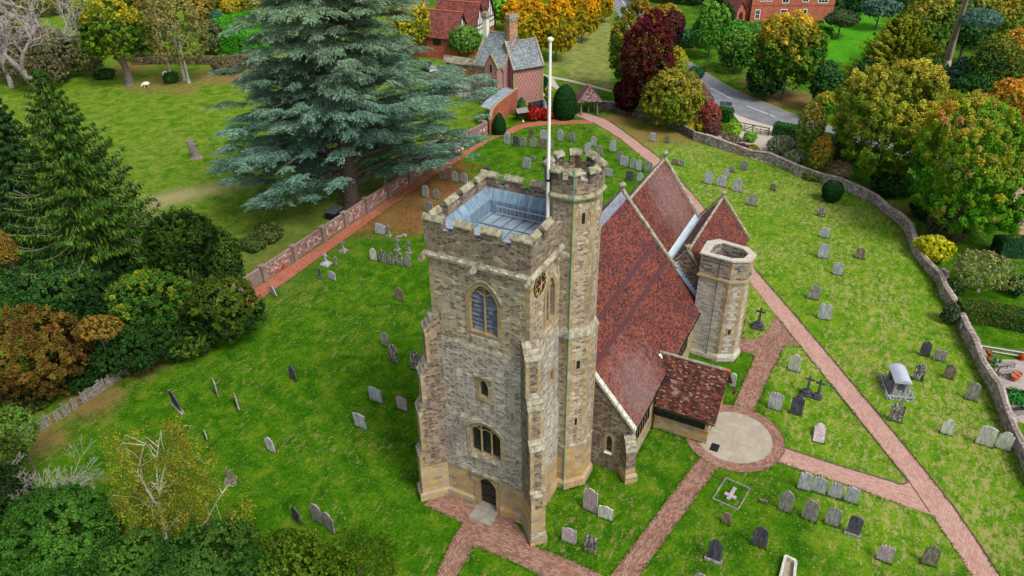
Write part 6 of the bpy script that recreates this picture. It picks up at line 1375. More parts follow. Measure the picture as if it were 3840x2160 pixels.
def crown_pts(c, r, a, npf, size, cols, top=None, dens_=2.0, seed=0, flat=0.0, ragged=.5, low=-.55):
    """leaf tufts over the surface of several overlapping lobes; c centre, r horizontal and a vertical radius"""
    global RNG
    RNG = np.random.default_rng(seed); c = np.array(c, float); R3 = np.array([r, r, a]); mean = (r*r*a)**(1/3)
    nl = 9+int(npf/12); d = rnd_dir(nl*4); d = d[d[:, 2] > -.45][:nl]; LC = d*R3*RNG.uniform(.46, .62, (len(d), 1)); LR = RNG.uniform(.34, .46, len(d))
    LC = np.r_[LC, [[0, 0, 0]]]; LR = np.r_[LR, .78]; nl = len(LC)
    tr0 = float(np.clip(mean*.085, .14, .52)); nt = int(1.25*4*mean*mean/(tr0*tr0)*min(1, dens_/1.8+.25)); nt = min(nt, 2600)
    li = RNG.choice(nl, nt*3, p=LR**2/np.sum(LR**2)); q = rnd_dir(nt*3); T_ = LC[li]+q*R3*LR[li, None]*RNG.uniform(.86, 1.04+.12*ragged, (nt*3, 1)); ok = np.ones(len(T_), bool)
    for k in range(nl): ok &= (np.linalg.norm((T_-LC[k])/R3, axis=1) > LR[k]*.86) | (li == k)
    rel = T_/R3; ok &= rel[:, 2] > low-.1; T_ = T_[ok][:nt]; q = q[ok][:nt]; nt = len(T_); rel = T_/R3
    out = unit(rel*np.array([1, 1, 1.1])+np.array([0, 0, .45])+RNG.normal(0, .25, (nt, 3))); tr = tr0*RNG.uniform(.55, 1.35, nt)
    base = pal(cols); kf = 2.2/mean
    def nz(P, s): return (np.sin(P@(np.array([1.3, .7, .9])*kf)+s)+np.sin(P@(np.array([-.8, 1.5, .6])*kf)+s*2.1)+np.sin(P@(np.array([.5, -.9, 1.7])*kf*1.9)+s*.7))/3
    ix = np.clip(((nz(T_, seed)*.6+.5+RNG.normal(0, .28, nt))*len(base)).astype(int), 0, len(base)-1); tc = base[ix]
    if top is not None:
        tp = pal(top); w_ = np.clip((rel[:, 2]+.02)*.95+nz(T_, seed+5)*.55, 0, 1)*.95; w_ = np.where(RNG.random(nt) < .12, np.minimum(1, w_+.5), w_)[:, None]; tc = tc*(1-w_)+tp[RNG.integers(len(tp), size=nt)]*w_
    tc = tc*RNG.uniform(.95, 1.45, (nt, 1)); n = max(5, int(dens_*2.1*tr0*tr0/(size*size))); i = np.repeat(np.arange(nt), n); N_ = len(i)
    qq = unit(rnd_dir(N_)+out[i]*.55); rr = RNG.random(N_)**.45; pp = T_[i]+qq*(tr[i]*rr)[:, None]*.95+out[i]*(tr[i]*RNG.random(N_)**2*(.5+.5*ragged))[:, None]
    P = [pp]; N = [qq*.55+out[i]*.5+RNG.normal(0, .42, (N_, 3))]; Cc = [tc[i]*RNG.uniform(.72, 1.28, (N_, 1))*(1+RNG.normal(0, .06, (N_, 3)))]
    n = int(dens_*3*r*r/(size*size)*.25); q = rnd_dir(n); P.append(q*R3*(RNG.random((n, 1))**.4)*.66); N.append(rnd_dir(n)); Cc.append(base[RNG.integers(len(base), size=n)]*RNG.uniform(.7, 1.1, (n, 1)))
    return c+np.concatenate(P), np.concatenate(N), np.concatenate(Cc)
def trunk(parent, b, h_, r0, seed=0, mat=None, crown=None, nl=5, name='trunk', lean=(0, 0)):
    random.seed(seed); m = MB(); p = Vector((b[0], b[1], -.1)); pts = [p]; k = 6
    for i in range(1, k+1): pts.append(Vector((b[0]+lean[0]*i/k+random.uniform(-.12, .12)*h_*.05, b[1]+lean[1]*i/k+random.uniform(-.12, .12)*h_*.05, h_*i/k)))
    m.tube(pts[0], pts[0]+Vector((0, 0, .6)), r0*1.5, r0*1.02, 9)
    for i in range(k): m.tube(pts[i], pts[i+1], r0*(1-.75*i/k), r0*(1-.75*(i+1)/k), 8)
    if crown:
        for i in range(nl):
            s = pts[random.randint(2, k)]; an = 2*PI*i/nl+random.random(); e_ = Vector((crown[0]+crown[3]*.7*math.cos(an), crown[1]+crown[3]*.7*math.sin(an), crown[2]+crown[4]*random.uniform(-.2, .6)))
            mid = s.lerp(e_, .5)+Vector((0, 0, .08*h_)); m.tube(s, mid, r0*.4, r0*.25, 6); m.tube(mid, e_, r0*.25, r0*.07, 5)
    return m.build(name, mat or m_bark, parent)
def solve(cx, cy, w_, h_, clear, zc=None):
    """crown ellipse seen in the photograph -> centre, radii, standing on flat ground"""
    a = 3.
    fixed = zc is not None
    for _ in range(30):
        z = zc if fixed else a+clear
        P = G(cx, cy, z); d = PJ(P)[2]; s = FPX/K/d; r = w_/2/s
        v = np.array(P)-CAM; th_ = math.atan2(-v[2], math.hypot(v[0], v[1])); hh = h_/2/s
        q = hh*hh-(r*math.sin(th_))**2; a2 = math.sqrt(q)/math.cos(th_) if q > 0 else .45*r; a = .5*a+.5*max(a2, .4*r)
    return P, r, a, d
LS = .0030
def tree(name, label, cat, cx, cy, w_, h_, cols, top=None, clear=1.5, npf=60, dn=2.0, seed=1, group=None, zc=None, bark=None, ls=1.0, ragged=.5, low=-.55, tk=.05):
    P, r, a, d = solve(cx, cy, w_, h_, clear, zc); o = thing(name, label, cat, (P.x, P.y, 0), 0, group)
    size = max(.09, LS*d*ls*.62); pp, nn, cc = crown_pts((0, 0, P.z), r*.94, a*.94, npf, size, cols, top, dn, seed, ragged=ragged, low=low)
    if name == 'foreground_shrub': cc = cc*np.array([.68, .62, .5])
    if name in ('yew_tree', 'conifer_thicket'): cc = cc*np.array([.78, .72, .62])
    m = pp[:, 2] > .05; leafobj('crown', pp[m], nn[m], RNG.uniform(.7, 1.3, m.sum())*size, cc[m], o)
    if clear > .3 or P.z > a+.3: trunk(o, (0, 0), P.z, max(.12, r*tk), seed, bark, (0, 0, P.z, r, a))
    else: trunk(o, (0, 0), P.z*.8, max(.06, r*.04), seed, bark, None, name='stem')
    return o
def bush(label, cx, cy, w_, h_, cols, top=None, seed=1, cat='shrub', name='shrub', **k):
    k.setdefault('npf', 26); k.setdefault('clear', -.2); return tree(name, label, cat, cx, cy, w_, h_, cols, top, seed=seed, low=-.4, **k)
GREEN = ['2f5a1c', '3d6b22', '4c7a2a', '2a4f20']; DARK = ['1f3f1c', '274a22', '31552a', '1c3820']; YEL = ['c9a21c', 'd9b22a', 'b8951e', 'e0bc3a']; OLIVE = ['5f7a22', '71862a', '86922e', '4c6a20']
ORG = ['b8752a', 'c98a30', 'a8602a']; LIME = ['6a9a2a', '7fae34', '568a28']
# --- big deciduous trees at the right
tree('maple_tree', 'large yellow green maple in the middle of the right hand tree belt', 'tree', 2240, 312, 310, 325, ['4a661e', '5c7622', '38561c', '6c8028'], ['a8a038', 'bcae40', '9c9c34', 'b8a23a'], -.8, 150, 2.8, 11, ls=.85)  # lighter top, darker lower leaves: highlights and shade painted into the crown
tree('maple_tree', 'big green tree with reddish flecks filling the right edge above the stone wall', 'tree', 2455, 425, 360, 400, ['3f7a1a', '357018', '4f8620', '5f8e24'], ['8a9a28', 'a8962e', '74962a', 'b0824a', 'b0942e'], -.8, 160, 2.8, 12, ls=.85)  # top tints mix autumn colour with a painted highlight
tree('yellow_maple_tree', 'tall tree turning bright yellow at the top below the red brick house', 'tree', 1988, 135, 190, 230, ['2f5a1e', '3d6822', '27481d', '5c7a24'], ['c9a532', 'b8982c', 'a8963a'], .0, 90, 2.0, 13)
tree('lime_tree', 'rounded bright green tree across the road left of the brick house porch', 'tree', 1790, 75, 100, 140, ['42752a', '4f822c', '386c28'], ['6c9434', '608c30'], .0, 55, 2.0, 14)
tree('roadside_tree', 'dark green bushy tree hanging over the road bend below the lime', 'tree', 1855, 130, 110, 110, GREEN, ['4f7a2c', '6a8a34'], -.3, 50, 2.0, 15)
tree('roadside_tree', 'dark green tree left of the yellow topped one by the grass verge', 'tree', 1925, 200, 110, 110, DARK, GREEN, -.3, 45, 2.0, 16)
tree('roadside_tree', 'dull green tree between the yellow topped tree and the lawn hedge', 'tree', 2080, 215, 90, 120, DARK, ['4a6e3a', '3a5e34'], .5, 40, 2.0, 17)
tree('small_maple_tree', 'small tree with golden top beside the far road verge', 'tree', 2078, 262, 66, 72, ['3f7a26', '4d8a2a'], ['c09a34', 'b08a30'], .5, 34, 2.0, 18)
bush('light green shrub mass at the foot of the brick house porch', 1850, 85, 90, 70, ['4c8a30', '5a9634', '3f7a2c'], seed=19); bush('shrubs in front of the brick house under the string course', 1905, 80, 80, 50, ['5a8a3a', '4c7a34'], seed=20)
bush('dark evergreen shrub beside the left corner of the brick house', 1822, 40, 50, 80, DARK, seed=21); bush('bluish green shrub in the verge across the road', 1735, 195-100+0, 60, 50, ['3f7a52', '4f8a5c', '34684a'], seed=22); bush('low green shrub on the road bank before the wooden fence', 1740+10, 182, 50, 30, ['3a7048', '2f603c'], seed=23)
# garden
tree('umbrella_tree', 'dark umbrella shaped tree on the bright lawn at the top right', 'tree', 2118, 48, 95, 44, ['3a4f2c', '46593a', '4d5f38'], None, 2.2, 40, 2.4, 24, zc=4.0)
bush('round clipped bush beside the black garden fence', 2082, 88, 24, 18, ['2f7a22', '3a8a28'], seed=25, npf=16); bush('purple flowering shrub on the lawn near the black fence', 2046, 78, 30, 16, ['9a7ab0', '5a8a3a'], seed=26, npf=10)
for i, (x, y, w_, h_, l) in enumerate(((2095, 18, 60, 60, 'dark green shrub behind the lawn next to the brick house'), (2150, 12, 80, 50, 'mid green shrub bank at the back of the lawn'), (2050, 15, 34, 50, 'clipped dark green shrub at the right corner of the brick house'))): bush(l, x, y, w_, h_, DARK+['3d6a3a'], seed=30+i)
tree('eucalyptus_tree', 'grey green small leaved trees with bare stems behind the lawn', 'tree', 2215, 22, 110, 50, ['4f6a58', '5c7a66', '3f5a4c'], None, 2.5, 40, 1.8, 33)
def golden(cx, cy, w_, h_, label, cols, seed):
    P, r, a, d = solve(cx, cy, w_, h_, .3); o = thing('golden_cypress', label, 'tree', (P.x, P.y, 0)); global RNG; RNG = np.random.default_rng(seed); ht = P.z+a; nb = 620; base = pal(cols)
    t = RNG.random(nb)**1.15; an = RNG.random(nb)*2*PI; lob = 1+.22*np.sin(an*3+1.3)+.12*np.sin(an*7+t*6); R_ = r*(1-t)**.6*lob*RNG.uniform(.7, 1.05, nb); n = 90; i = np.repeat(np.arange(nb), n); u = RNG.random(nb*n)**.6
    rr = R_[i]*(.45+.55*u); lat = RNG.normal(0, .5, nb*n)*(1.15-u)*(.6+.06*R_[i]); z = t[i]*ht*.97+.3+.22*rr+u*u*.7-np.abs(lat)*.25-RNG.random(nb*n)**2*.5
    ca, sa = np.cos(an[i]), np.sin(an[i]); pp = np.stack([rr*ca-lat*sa, rr*sa+lat*ca, z], 1); nn = np.stack([ca*.4, sa*.4, np.ones(nb*n)], 1)+RNG.normal(0, .4, (nb*n, 3)); D = np.stack([ca, sa, .3+0*ca], 1)+RNG.normal(0, .35, (nb*n, 3))
    cc = base[RNG.integers(len(base), size=nb)][i]*RNG.uniform(.72, 1.25, (nb*n, 1)); leafobj('crown', pp, nn, .24, cc, o, .42, D); trunk(o, (0, 0), ht*.7, .3, seed); return o
golden(2262, 130, 225, 165, 'broad golden green cypress with layered sprays behind the maple', ['7d8a20', '8c962a', '66781e', '9aa032'], 34)
# woodland at the top right
WD = [(2330, 60, 150, 170, ['3f6224', '567326', '4a6e2a'], ['8a8a34', 'a08a38'], 'tall olive tree behind the golden cypress'), (2440, 60, 150, 160, ['2f5530', '3a6030'], ['5c7a34', '8a8630'], 'dark green tree right of the leaning pine trunk'), (2530, 40, 130, 140, ['556f28', '6d7f2c'], ['a08c30', 'b09034'], 'yellow olive tree in the top right corner'),
      (2395, 70, 120, 110, ['24452a', '2f5232'], ['3f6638'], 'dark shaded tree behind the pine trunk'), (2500, 170, 130, 170, ['2a4a24', '3a5a28'], ['6f7a2a'], 'dark green tree behind the orange one at the right'), (2548, 150, 120, 150, ['8a6a2a', '9a7a30', '6a6a2a'], ['b98a34', 'c0903a'], 'orange brown oak at the top right edge'),
      (2550, 255, 140, 130, ['9a7a2c', '8a6e2a', 'a8842f'], ['c29236', 'b8862f'], 'orange yellow oak at the right edge above the green tree'), (2440, 245, 130, 120, DARK, ['34542a'], 'dark undergrowth tree between the two big maples')]
for i, (x, y, w_, h_, c1, c2, l) in enumerate(WD): tree('woodland_tree', l, 'tree', x, y, w_, h_, c1, c2, 1.5, 60, 1.7, 40+i, 'trees of the wood at the top right')
tree('grey_conifer', 'grey green thin conifer below the leaning pine trunk', 'tree', 2415, 195, 70, 110, ['3a5644', '46604c', '2f4a3a'], None, 1, 40, 1.6, 50)
pn = thing('pine_tree', 'tall leaning bare pine trunk with one side branch and a tuft of blue green needles', 'tree', tuple(G(2374, 205))); m = MB(); b0 = Vector(G(2374, 205)); rt = lambda x, y, z: Vector(G(x, y, z))-b0
m.tube((0, 0, 0), rt(2385, 150, 3.5), .75, .65, 9); m.tube(rt(2385, 150, 3.5), rt(2400, 95, 8), .65, .55, 9); m.tube(rt(2400, 95, 8), rt(2414, 48, 12.5), .55, .48, 9); m.tube(rt(2414, 48, 12.5), rt(2430, 0, 16.5), .48, .4, 9); m.tube(rt(2430, 0, 16.5), rt(2440, -30, 19), .4, .3, 9); m.tube(rt(2412, 56, 11.8), rt(2448, 60, 12), .2, .15, 6); m.tube(rt(2448, 60, 12), rt(2478, 62, 12), .15, .06, 6); m.tube(rt(2455, 60, 12), rt(2470, 70, 11.5), .1, .04, 5)
m.build('trunk', plain('pinkish pine bark', '94827a', 'b8a89c', 3, 1, bump=.03), pn); c = rt(2470, 48, 12.8); pp, nn, cc = crown_pts(tuple(c), 3.6, 1.6, 22, .25, ['4f7062', '5f8272', '46665a'], None, 1.8, 51); leafobj('needles', pp, nn, .24, cc, pn, .3)
# --- right hand garden
tree('young_birch', 'slender young birch in front of the road left of the big maple', 'tree', 2038, 330, 80, 150, ['5c7a30', '6d8638', '7d8a3c'], ['8f8a3a', 'a89a44'], .3, 50, 1.1, 52, bark=m_barkpale, tk=.03)
tree('young_birch', 'yellowing young birch just behind the stone wall', 'tree', 2065, 385, 60, 100, ['8a8a34', 'a8923a', '6d7f34'], ['c0983a'], .3, 30, 1.0, 53, bark=m_barkpale, tk=.03)
for i, (x, y, w_, h_, c_, l) in enumerate(((1965, 368, 80, 56, ['7d8466', '8f9474', '6d7a52'], 'pale grey green shrub in the drive garden'), (1998, 395, 60, 40, ['7a8a5a', 'a8aa94', '5c7a44'], 'grey leaved shrub with pale flowers by the stone wall'), (2108, 425, 76, 44, ['9a8466', 'ae9272', '7d7a4c'], 'dull pinkish brown shrub on the stone wall by the maple'),
      (1868, 370, 26, 18, ['4a2c38', '5a3442'], 'small round purple barberry by the drive'), (1895, 374, 32, 14, ['8a8a2a', '7a7a2c'], 'low yellow green plant beside the purple barberry'), (1846, 326, 42, 44, ['7aa02a', '8cb03a', '6a9026'], 'bright lime green shrub beside the black gate'), (1887, 345, 34, 30, ['6f9a34', '82a840'], 'small standard tree with lime leaves on the drive'),
      (1838, 352, 50, 26, ['6d5c54', '8a7a6c', '5a6a3a'], 'mauve brown shrub behind the stone wall end'), (1766, 318, 30, 34, ['b8a02a', '8a9a2a', 'c9ae30'], 'yellow climber at the end of the stone wall'), (1740, 320, 24, 20, ['c0a82c', 'a89a2a'], 'small yellow shrub at the foot of the weeping tree'), (1938, 362, 16, 14, ['c9ccd0', 'b5bab8'], 'tiny white flowering plant by the drive'), (2050, 440, 60, 26, ['5a6a34', '6f7a3a'], 'green low shrub hanging over the stone wall'))): bush(l, x, y, w_, h_, c_, seed=60+i, npf=18)
bush('vivid yellow leaved shrub leaning over the stone wall', 2350, 625, 98, 74, ['a8ac20', 'b8b826', '989e1e', 'c0bd34'], seed=75, npf=30, ls=1.15); tree('dark_shrub', 'dark brownish bare looking shrub behind the yellow one', 'shrub', 2385, 570, 120, 96, ['4a4a36', '3d4230', '5c5040'], None, .3, 36, 1.0, 76)
tree('apple_tree', 'spreading apple tree with thinning olive leaves above the clipped hedge', 'tree', 2478, 680, 180, 110, ['6d7f3c', '7f8a48', '5a7034'], ['8f8a5a', '9a8a64', '7a8a48'], .8, 60, .85, 77, bark=m_barkpale)
bush('dark ivy clump growing over the stone wall', 2404, 722, 54, 42, ['4f6a38', '3d5a2c', '5f7a44'], seed=78); bush('dark grey green shrub on the churchyard side of the stone wall', 2392, 790, 50, 56, ['43553a', '35482e', '56684a'], seed=79)
bush('rust coloured shrub at the patio corner', 2478, 895, 30, 34, ['9a5a34', '7a5a34', 'a8683a'], seed=80, npf=12); bush('green planting in front of the picket fence', 2500, 905, 36, 16, ['5a8a4a', '4a7a5a', '7a9a6a'], seed=81, npf=12); bush('dense bright green shrub beside the stone wall at the right edge', 2550, 1000, 70, 50, ['2f7a2a', '3a8a30', '27682a'], seed=82, npf=30); bush('small green fern on the wall top near the right edge', 2532, 1005+10, 26, 22, ['7a9a3a', '6a8a34'], seed=83, npf=10); bush('orange flowering plant at the patio edge', 2572, 900, 20, 20, ['c9602a', '5a8a3a', 'b8542a'], seed=84, npf=8); bush('yellow flowers in a pot on the patio', 2508, 940, 14, 8, ['d9c02a', 'c9b020'], seed=85, npf=8)
bush('dark shrub mass behind the patio hedge at the right edge', 2560, 720, 60, 60, ['2f4a2a', '3a5a34'], seed=86)
# hedges
def hedge(label, pts, wd, ht, cols, seed, size=.14, z0=0, name='hedge', raw=False, rnd=.12):
    """clipped hedge following ground points: solid core plus a skin of leaves, one mesh"""
    global RNG; RNG = np.random.default_rng(seed); P = [np.array(p) for p in (pts if raw else GP(pts))]; PP, NN = [], []
    core = MB()
    for a, b in zip(P, P[1:]):
        L_ = np.linalg.norm(b-a); t = (b-a)/L_; n_ = np.array([-t[1], t[0]]); k = int(L_*ht*2*1.6/(size*size)); s = RNG.random(k)*L_; z = RNG.random(k)*ht; sg = np.where(RNG.random(k) < .5, -1, 1); off = sg*(wd/2+RNG.normal(0, .04, k)); xy = a+t*s[:, None]+n_*off[:, None]
        PP.append(np.c_[xy, z0+z]); NN.append(np.c_[n_*sg[:, None]*np.ones((k, 2)), np.zeros(k)+.25]+RNG.normal(0, .45, (k, 3)))
        k = int(L_*wd*1.7/(size*size)); s = RNG.random(k)*L_; w_ = RNG.uniform(-.5, .5, k)*wd; xy = a+t*s[:, None]+n_*w_[:, None]; PP.append(np.c_[xy, z0+ht+RNG.normal(0, .04, k)]); NN.append(RNG.normal(0, .4, (k, 3))+np.array([0, 0, 1]))
        for e_, sg_ in ((a, -1), (b, 1)):
            k = int(wd*ht*1.6/(size*size)); w_ = RNG.uniform(-.5, .5, k)*wd; xy = e_+n_*w_[:, None]+t*sg_*.02; PP.append(np.c_[xy, z0+RNG.random(k)*ht]); NN.append(np.c_[t*sg_*np.ones((k, 2)), np.zeros(k)]+RNG.normal(0, .4, (k, 3)))
    PP, NN = np.concatenate(PP), np.concatenate(NN); cc = pal(cols)[RNG.integers(len(cols), size=len(PP))]*RNG.uniform(.75, 1.25, (len(PP), 1))
    o = thing(name, label, 'hedge'); leafobj('foliage', PP, NN, size, cc, o)
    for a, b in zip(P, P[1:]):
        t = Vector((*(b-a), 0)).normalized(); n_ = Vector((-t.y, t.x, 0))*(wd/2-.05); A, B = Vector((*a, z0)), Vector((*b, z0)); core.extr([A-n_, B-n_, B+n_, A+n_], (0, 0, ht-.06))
    core.build('branches', plain('shade dark hedge core', '25351a', '31451f', 5, 1), o); return o  # solid core, coloured dark to stand for the shade inside the hedge
hedge('bright green clipped hedge round the garden beyond the meadow', [(520, 132), (610, 138), (700, 128)], 3.0, 4.0, ['37821a', '41901f', '4c9c24'], 90, .26)
hedge('bright green hedge running back behind the first one', [(522, 118), (560, 92), (612, 80)], 2.2, 4.0, ['41901f', '4c9c24', '58a82a'], 91, .26); hedge('upper bright green hedge beside the cedar top', [(605, 75), (650, 66), (700, 60)], 2.5, 3.6, ['37841c', '419020'], 92, .28)
hedge('dark clipped hedge between the garden and the small lawn at the right', [(2406, 800), (2480, 806), (2600, 830)], 2.0, 1.7, ['2f5a20', '3a6a24', '7a6a34', '274d1c'], 93, .1); hedge('dark box hedge beside the drive gate at the road', [(1806, 300), (1838, 306)], 1.8, 2.0, ['2f5a2a', '3a6830'], 94, .2); hedge('dark clipped hedge left of the young birch along the road', [(1945, 338), (2010, 350), (2080, 370), (2140, 395)], 1.6, 1.9, ['2f5628', '3a6430', '44703a'], 95, .18)
hedge('dark green hedge far right behind the apple tree', [(2500, 640), (2600, 640)], 2.0, 2.0, ['2a5230', '356038'], 96, .12)
for i, (a, b) in enumerate((((2045, 60), (2070, 62)), ((2060, 72), (2095, 80)))): hedge(['low box hedge on the lawn behind the round bush', 'low box edging curving beside the umbrella tree'][i], [a, b], .8, .8, ['3a7a22', '4a8a2a'], 97+i, .3)
def topiary(label, x, y, yt, wpx, prof, cols, seed, size=.1, cat='topiary', lift=0):
    b = G(x, y); h_ = H(b, yt); wd = wpx/2/(FPX/K/PJ(b)[2]); global RNG; RNG = np.random.default_rng(seed); o = thing('clipped_yew', label, cat, (b.x, b.y, 0)); n = int(2*PI*wd*h_*2.2/(size*size)); t = RNG.random(n); r = np.interp(t, [p[1] for p in prof], [p[0] for p in prof])*wd; keep = RNG.random(n) < (r/wd+.15); t, r = t[keep], r[keep]; n = len(t); an = RNG.random(n)*2*PI
    rr = r*(1+RNG.normal(0, .02, n)); pp = np.stack([rr*np.cos(an), rr*np.sin(an), t*h_], 1); nn = np.stack([np.cos(an), np.sin(an), .2+1.4*(t-.5)], 1)+RNG.normal(0, .4, (n, 3)); cc = pal(cols)[RNG.integers(len(cols), size=n)]*RNG.uniform(.75, 1.25, (n, 1)); leafobj('foliage', pp, nn, size, cc, o)
    MB().lathe([(max(.02, p[0]*wd-.06), p[1]*h_) for p in prof], (0, 0, 0), 18).build('branches', plain('shade dark yew core', '1c2e18', '263a1e', 5, 1), o); return o  # solid dark core, inner shade of the yew put into its colour
YW = ['21451f', '2a5226', '1b3a1c']
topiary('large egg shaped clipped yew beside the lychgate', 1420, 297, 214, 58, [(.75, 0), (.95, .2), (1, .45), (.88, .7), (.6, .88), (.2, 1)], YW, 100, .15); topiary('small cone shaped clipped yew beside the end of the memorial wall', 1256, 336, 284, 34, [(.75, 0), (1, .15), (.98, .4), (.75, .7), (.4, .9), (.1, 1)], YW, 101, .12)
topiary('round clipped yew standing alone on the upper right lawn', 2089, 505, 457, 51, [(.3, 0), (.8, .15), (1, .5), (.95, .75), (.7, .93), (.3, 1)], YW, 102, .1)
# red creeper covered shrub
bush('scarlet Virginia creeper mound beside the brick path', 1345, 287, 46, 38, ['a3241f', 'b0302a', '861d1e', 'bb3f30', '6a1c1e'], seed=103, cat='creeper', name='red_creeper', npf=30); bush('scarlet creeper end of the mound beside the wheeled bin', 1375, 288, 34, 34, ['9c221f', 'a83028', '7a1c1e'], seed=1030, cat='creeper', name='red_creeper', npf=20)
bush('red creeper smothering the end of the brick outbuilding by the road', 1788, 296, 58, 76, ['9a3c36', '844840', '8c3a32', 'a34a3c', '74584a', '5f5a3a'], seed=104, cat='creeper', name='red_creeper', npf=30)
shed = thing('brick_outbuilding', 'small gabled red brick outbuilding half covered in creeper beside the road sign', 'outbuilding'); g = G(1800, 312); T = house_block(shed, (g.x+.5, g.y+1.2), math.radians(10), 5, 4.2, 2.4, 5.0, m_brick, m_tiledark, .2)
bush('purple brown shrub against the brick outbuilding', 1795, 322, 50, 44, ['6d3a3a', '7d5a4a', '5a3a3a'], seed=105, npf=16)
bush('green climber at the foot of the lodge wall', 1290+22, 270, 24, 50, ['3f6a34', '4f7a3e'], seed=106, npf=14); bush('yellow green shrub between the lodge and the large yew', 1386, 245, 34, 60, ['7a9a2a', '5a8a2a', 'a8a234'], seed=107, npf=18); bush('dark green conifer at the right corner of the lodge', 1372, 220, 16, 60, ['1f4a2a', '2a5a34'], seed=108, npf=12); bush('bright yellow green flowers left of the large yew', 1390, 275, 24, 22, ['b8b02a', '9aa02a'], seed=109, npf=10)
# --- maples by the road
tree('orange_green_maple', 'green maple turning orange at its crown left of the crimson tree', 'tree', 1600, 125, 165, 245, ['4f741f', '5c7a24', '42681e'], ['98742a', 'a5642a', '84802a'], -.3, 80, 2.0, 110)
tree('dark_red_maple', 'dull crimson maple behind the main crimson tree towards the road', 'tree', 1690, 75, 70, 110, ['54302e', '4a2e2c', '603a30'], None, -.3, 36, 1.8, 111)
tree('olive_maple', 'olive orange tree at the back of the crimson group', 'tree', 1672, 50, 100, 90, ['6a7a2a', '8a8a30'], ['a8862e', 'b0762e'], 1.5, 40, 1.8, 112)
tree('crimson_maple', 'tall crimson maple between the lychgate and the road', 'tree', 1630, 165, 150, 270, ['4a2420', '562a26', '3d1c1c', '543c22'], ['5c1c28', '66202e', '552624'], -.6, 90, 2.1, 113)
tree('crimson_maple', 'lower dark crimson maple beside the flint wall', 'tree', 1580, 240, 80, 110, ['38161c', '441a22', '301418'], ['481a20'], -.6, 40, 2.1, 114)
tree('yellow_birch_tree', 'yellow green tree above the weeping one on the churchyard edge', 'tree', 1690, 170, 90, 110, ['6f8222', '64801f', '808828'], ['a89a28', '988f26'], .0, 44, 1.8, 115)
tree('weeping_tree', 'broad yellow weeping tree with grey twigs on the churchyard edge', 'tree', 1695, 248, 175, 175, ['6c7a22', '5f7222', '557222', '85802a'], ['8f862c', '8a8048', '9c8c2c', '7a7c28'], -.9, 110, 2.2, 116, ragged=.9)
# --- golden row behind the lodge
GC = ['94821a', '7c7a1a', 'a88c1c', '6c721c']; GT = ['c2901c', 'd09c1c', 'bc861c']
for i, (x, y, w_, h_, l) in enumerate(((1330, 75, 130, 160, 'golden tree directly behind the lodge chimney'), (1400, 70, 120, 160, 'golden tree nearest the grass, tallest of the row'), (1465, 45, 100, 120, 'golden green tree third in the row behind the lodge'), (1515, 15, 70, 80, 'golden tree at the far end of the row beside the road'), (1290, 35, 70, 80, 'golden tree at the left end of the row'))): tree('golden_tree', l, 'tree', x, y, w_, h_, GC, GT, .0, 60, 2.0, 120+i, 'golden trees behind the lodge')
tree('laurel_tree', 'green tree in front of the tudor house walls', 'tree', 1165, 100, 90, 80, ['3f6a2a', '4f7a30', '5f8a38'], ['6d9040'], .8, 40, 1.9, 130); bush('bright green shrub between the tudor house and the archway', 1205, 110, 50, 50, ['4f8f30', '5fa038'], seed=131); bush('dark climber on the timbered gable', 1200, 70, 40, 60, ['2a5030', '36603a'], seed=132)
tree('yellow_ash_tree', 'yellow green ash rising right of the cedar', 'tree', 1030, 55, 110, 160, ['8a9226', '9a9a2a', '6f7f26'], ['c9a62a', 'b89c2a'], 1.5, 60, 1.7, 133); bush('yellow autumn shrub under the cedar by the memorial wall', 1105, 355, 64, 50, ['b8a42a', '8a9a2c', 'c98a2c', 'd0b034'], seed=134, npf=22)
tree('lime_green_tree', 'light green trees behind the archway at the top', 'tree', 1245, 20, 90, 80, ['5a9a2a', '6aa834'], ['86b040'], 1, 40, 1.8, 135)
# --- meadow edge, left
tree('oak_tree', 'spreading green and yellow oak with a thick leaning trunk at the top of the meadow', 'tree', 290, 80, 170, 190, ['4a6a1e', '5c7a22', '33501c'], ['9a9a26', 'b09a2c', '7f8f26'], 3.0, 70, 1.9, 140, tk=.13)
o = tree('silver_birch_clump', 'tall brownish birch clump with pale stems in the meadow', 'tree', 445, 80, 160, 230, ['6a6a34', '7d7644', '5a6234', '857a48'], ['8f8248', '77743c'], 1.0, 80, .95, 141, bark=m_barkpale, tk=.045)
for x, y in ((465, 203), (427, 182)): g = G(x, y)-Vector((o.location.x, o.location.y, 0)); trunk(o, (g.x, g.y), 12, .28, 5, m_barkpale)
bush('round dark green bush at the foot of the birch clump', 430, 196, 42, 30, ['3a5a26', '2f4d22'], seed=142, npf=16)
MT = [(590, 18, 80, 60, ['8a8a30', '7a8a2c'], ['b8982c'], 'yellow green willow behind the bright hedge'), (545, 50, 40, 50, ['3f6a58', '4a7866'], None, 'small blue green conifer beside the bright hedge'), (640, 15, 70, 70, ['7d7a2e', '6a7030'], ['a08c34'], 'olive weeping willow left of the cedar top'), (380, 20, 90, 90, ['6a6a3a', '7a7440'], ['a08a3a'], 'brownish tree behind the oak at the top'), (500, 25, 80, 90, ['8a7a3a', '6d6a34'], ['b0903c'], 'thin brown tree right of the birch clump top'),
      (215, 40, 90, 110, ['5a7a2a', '6a8a30'], ['9a9a3a'], 'light green tree behind the bare grey trees'), (40, 70, 120, 150, ['7a7458', '6a7040', '857d60'], None, 'hazy grey olive thicket at the top left corner'), (120, 130, 150, 130, ['6d6a50', '5d6440', '7d745c'], None, 'grey brown thicket behind the bare trees'), (690, 20, 60, 60, ['4a5a30', '3f5030'], None, 'dark shrub tree hidden beside the cedar top')]
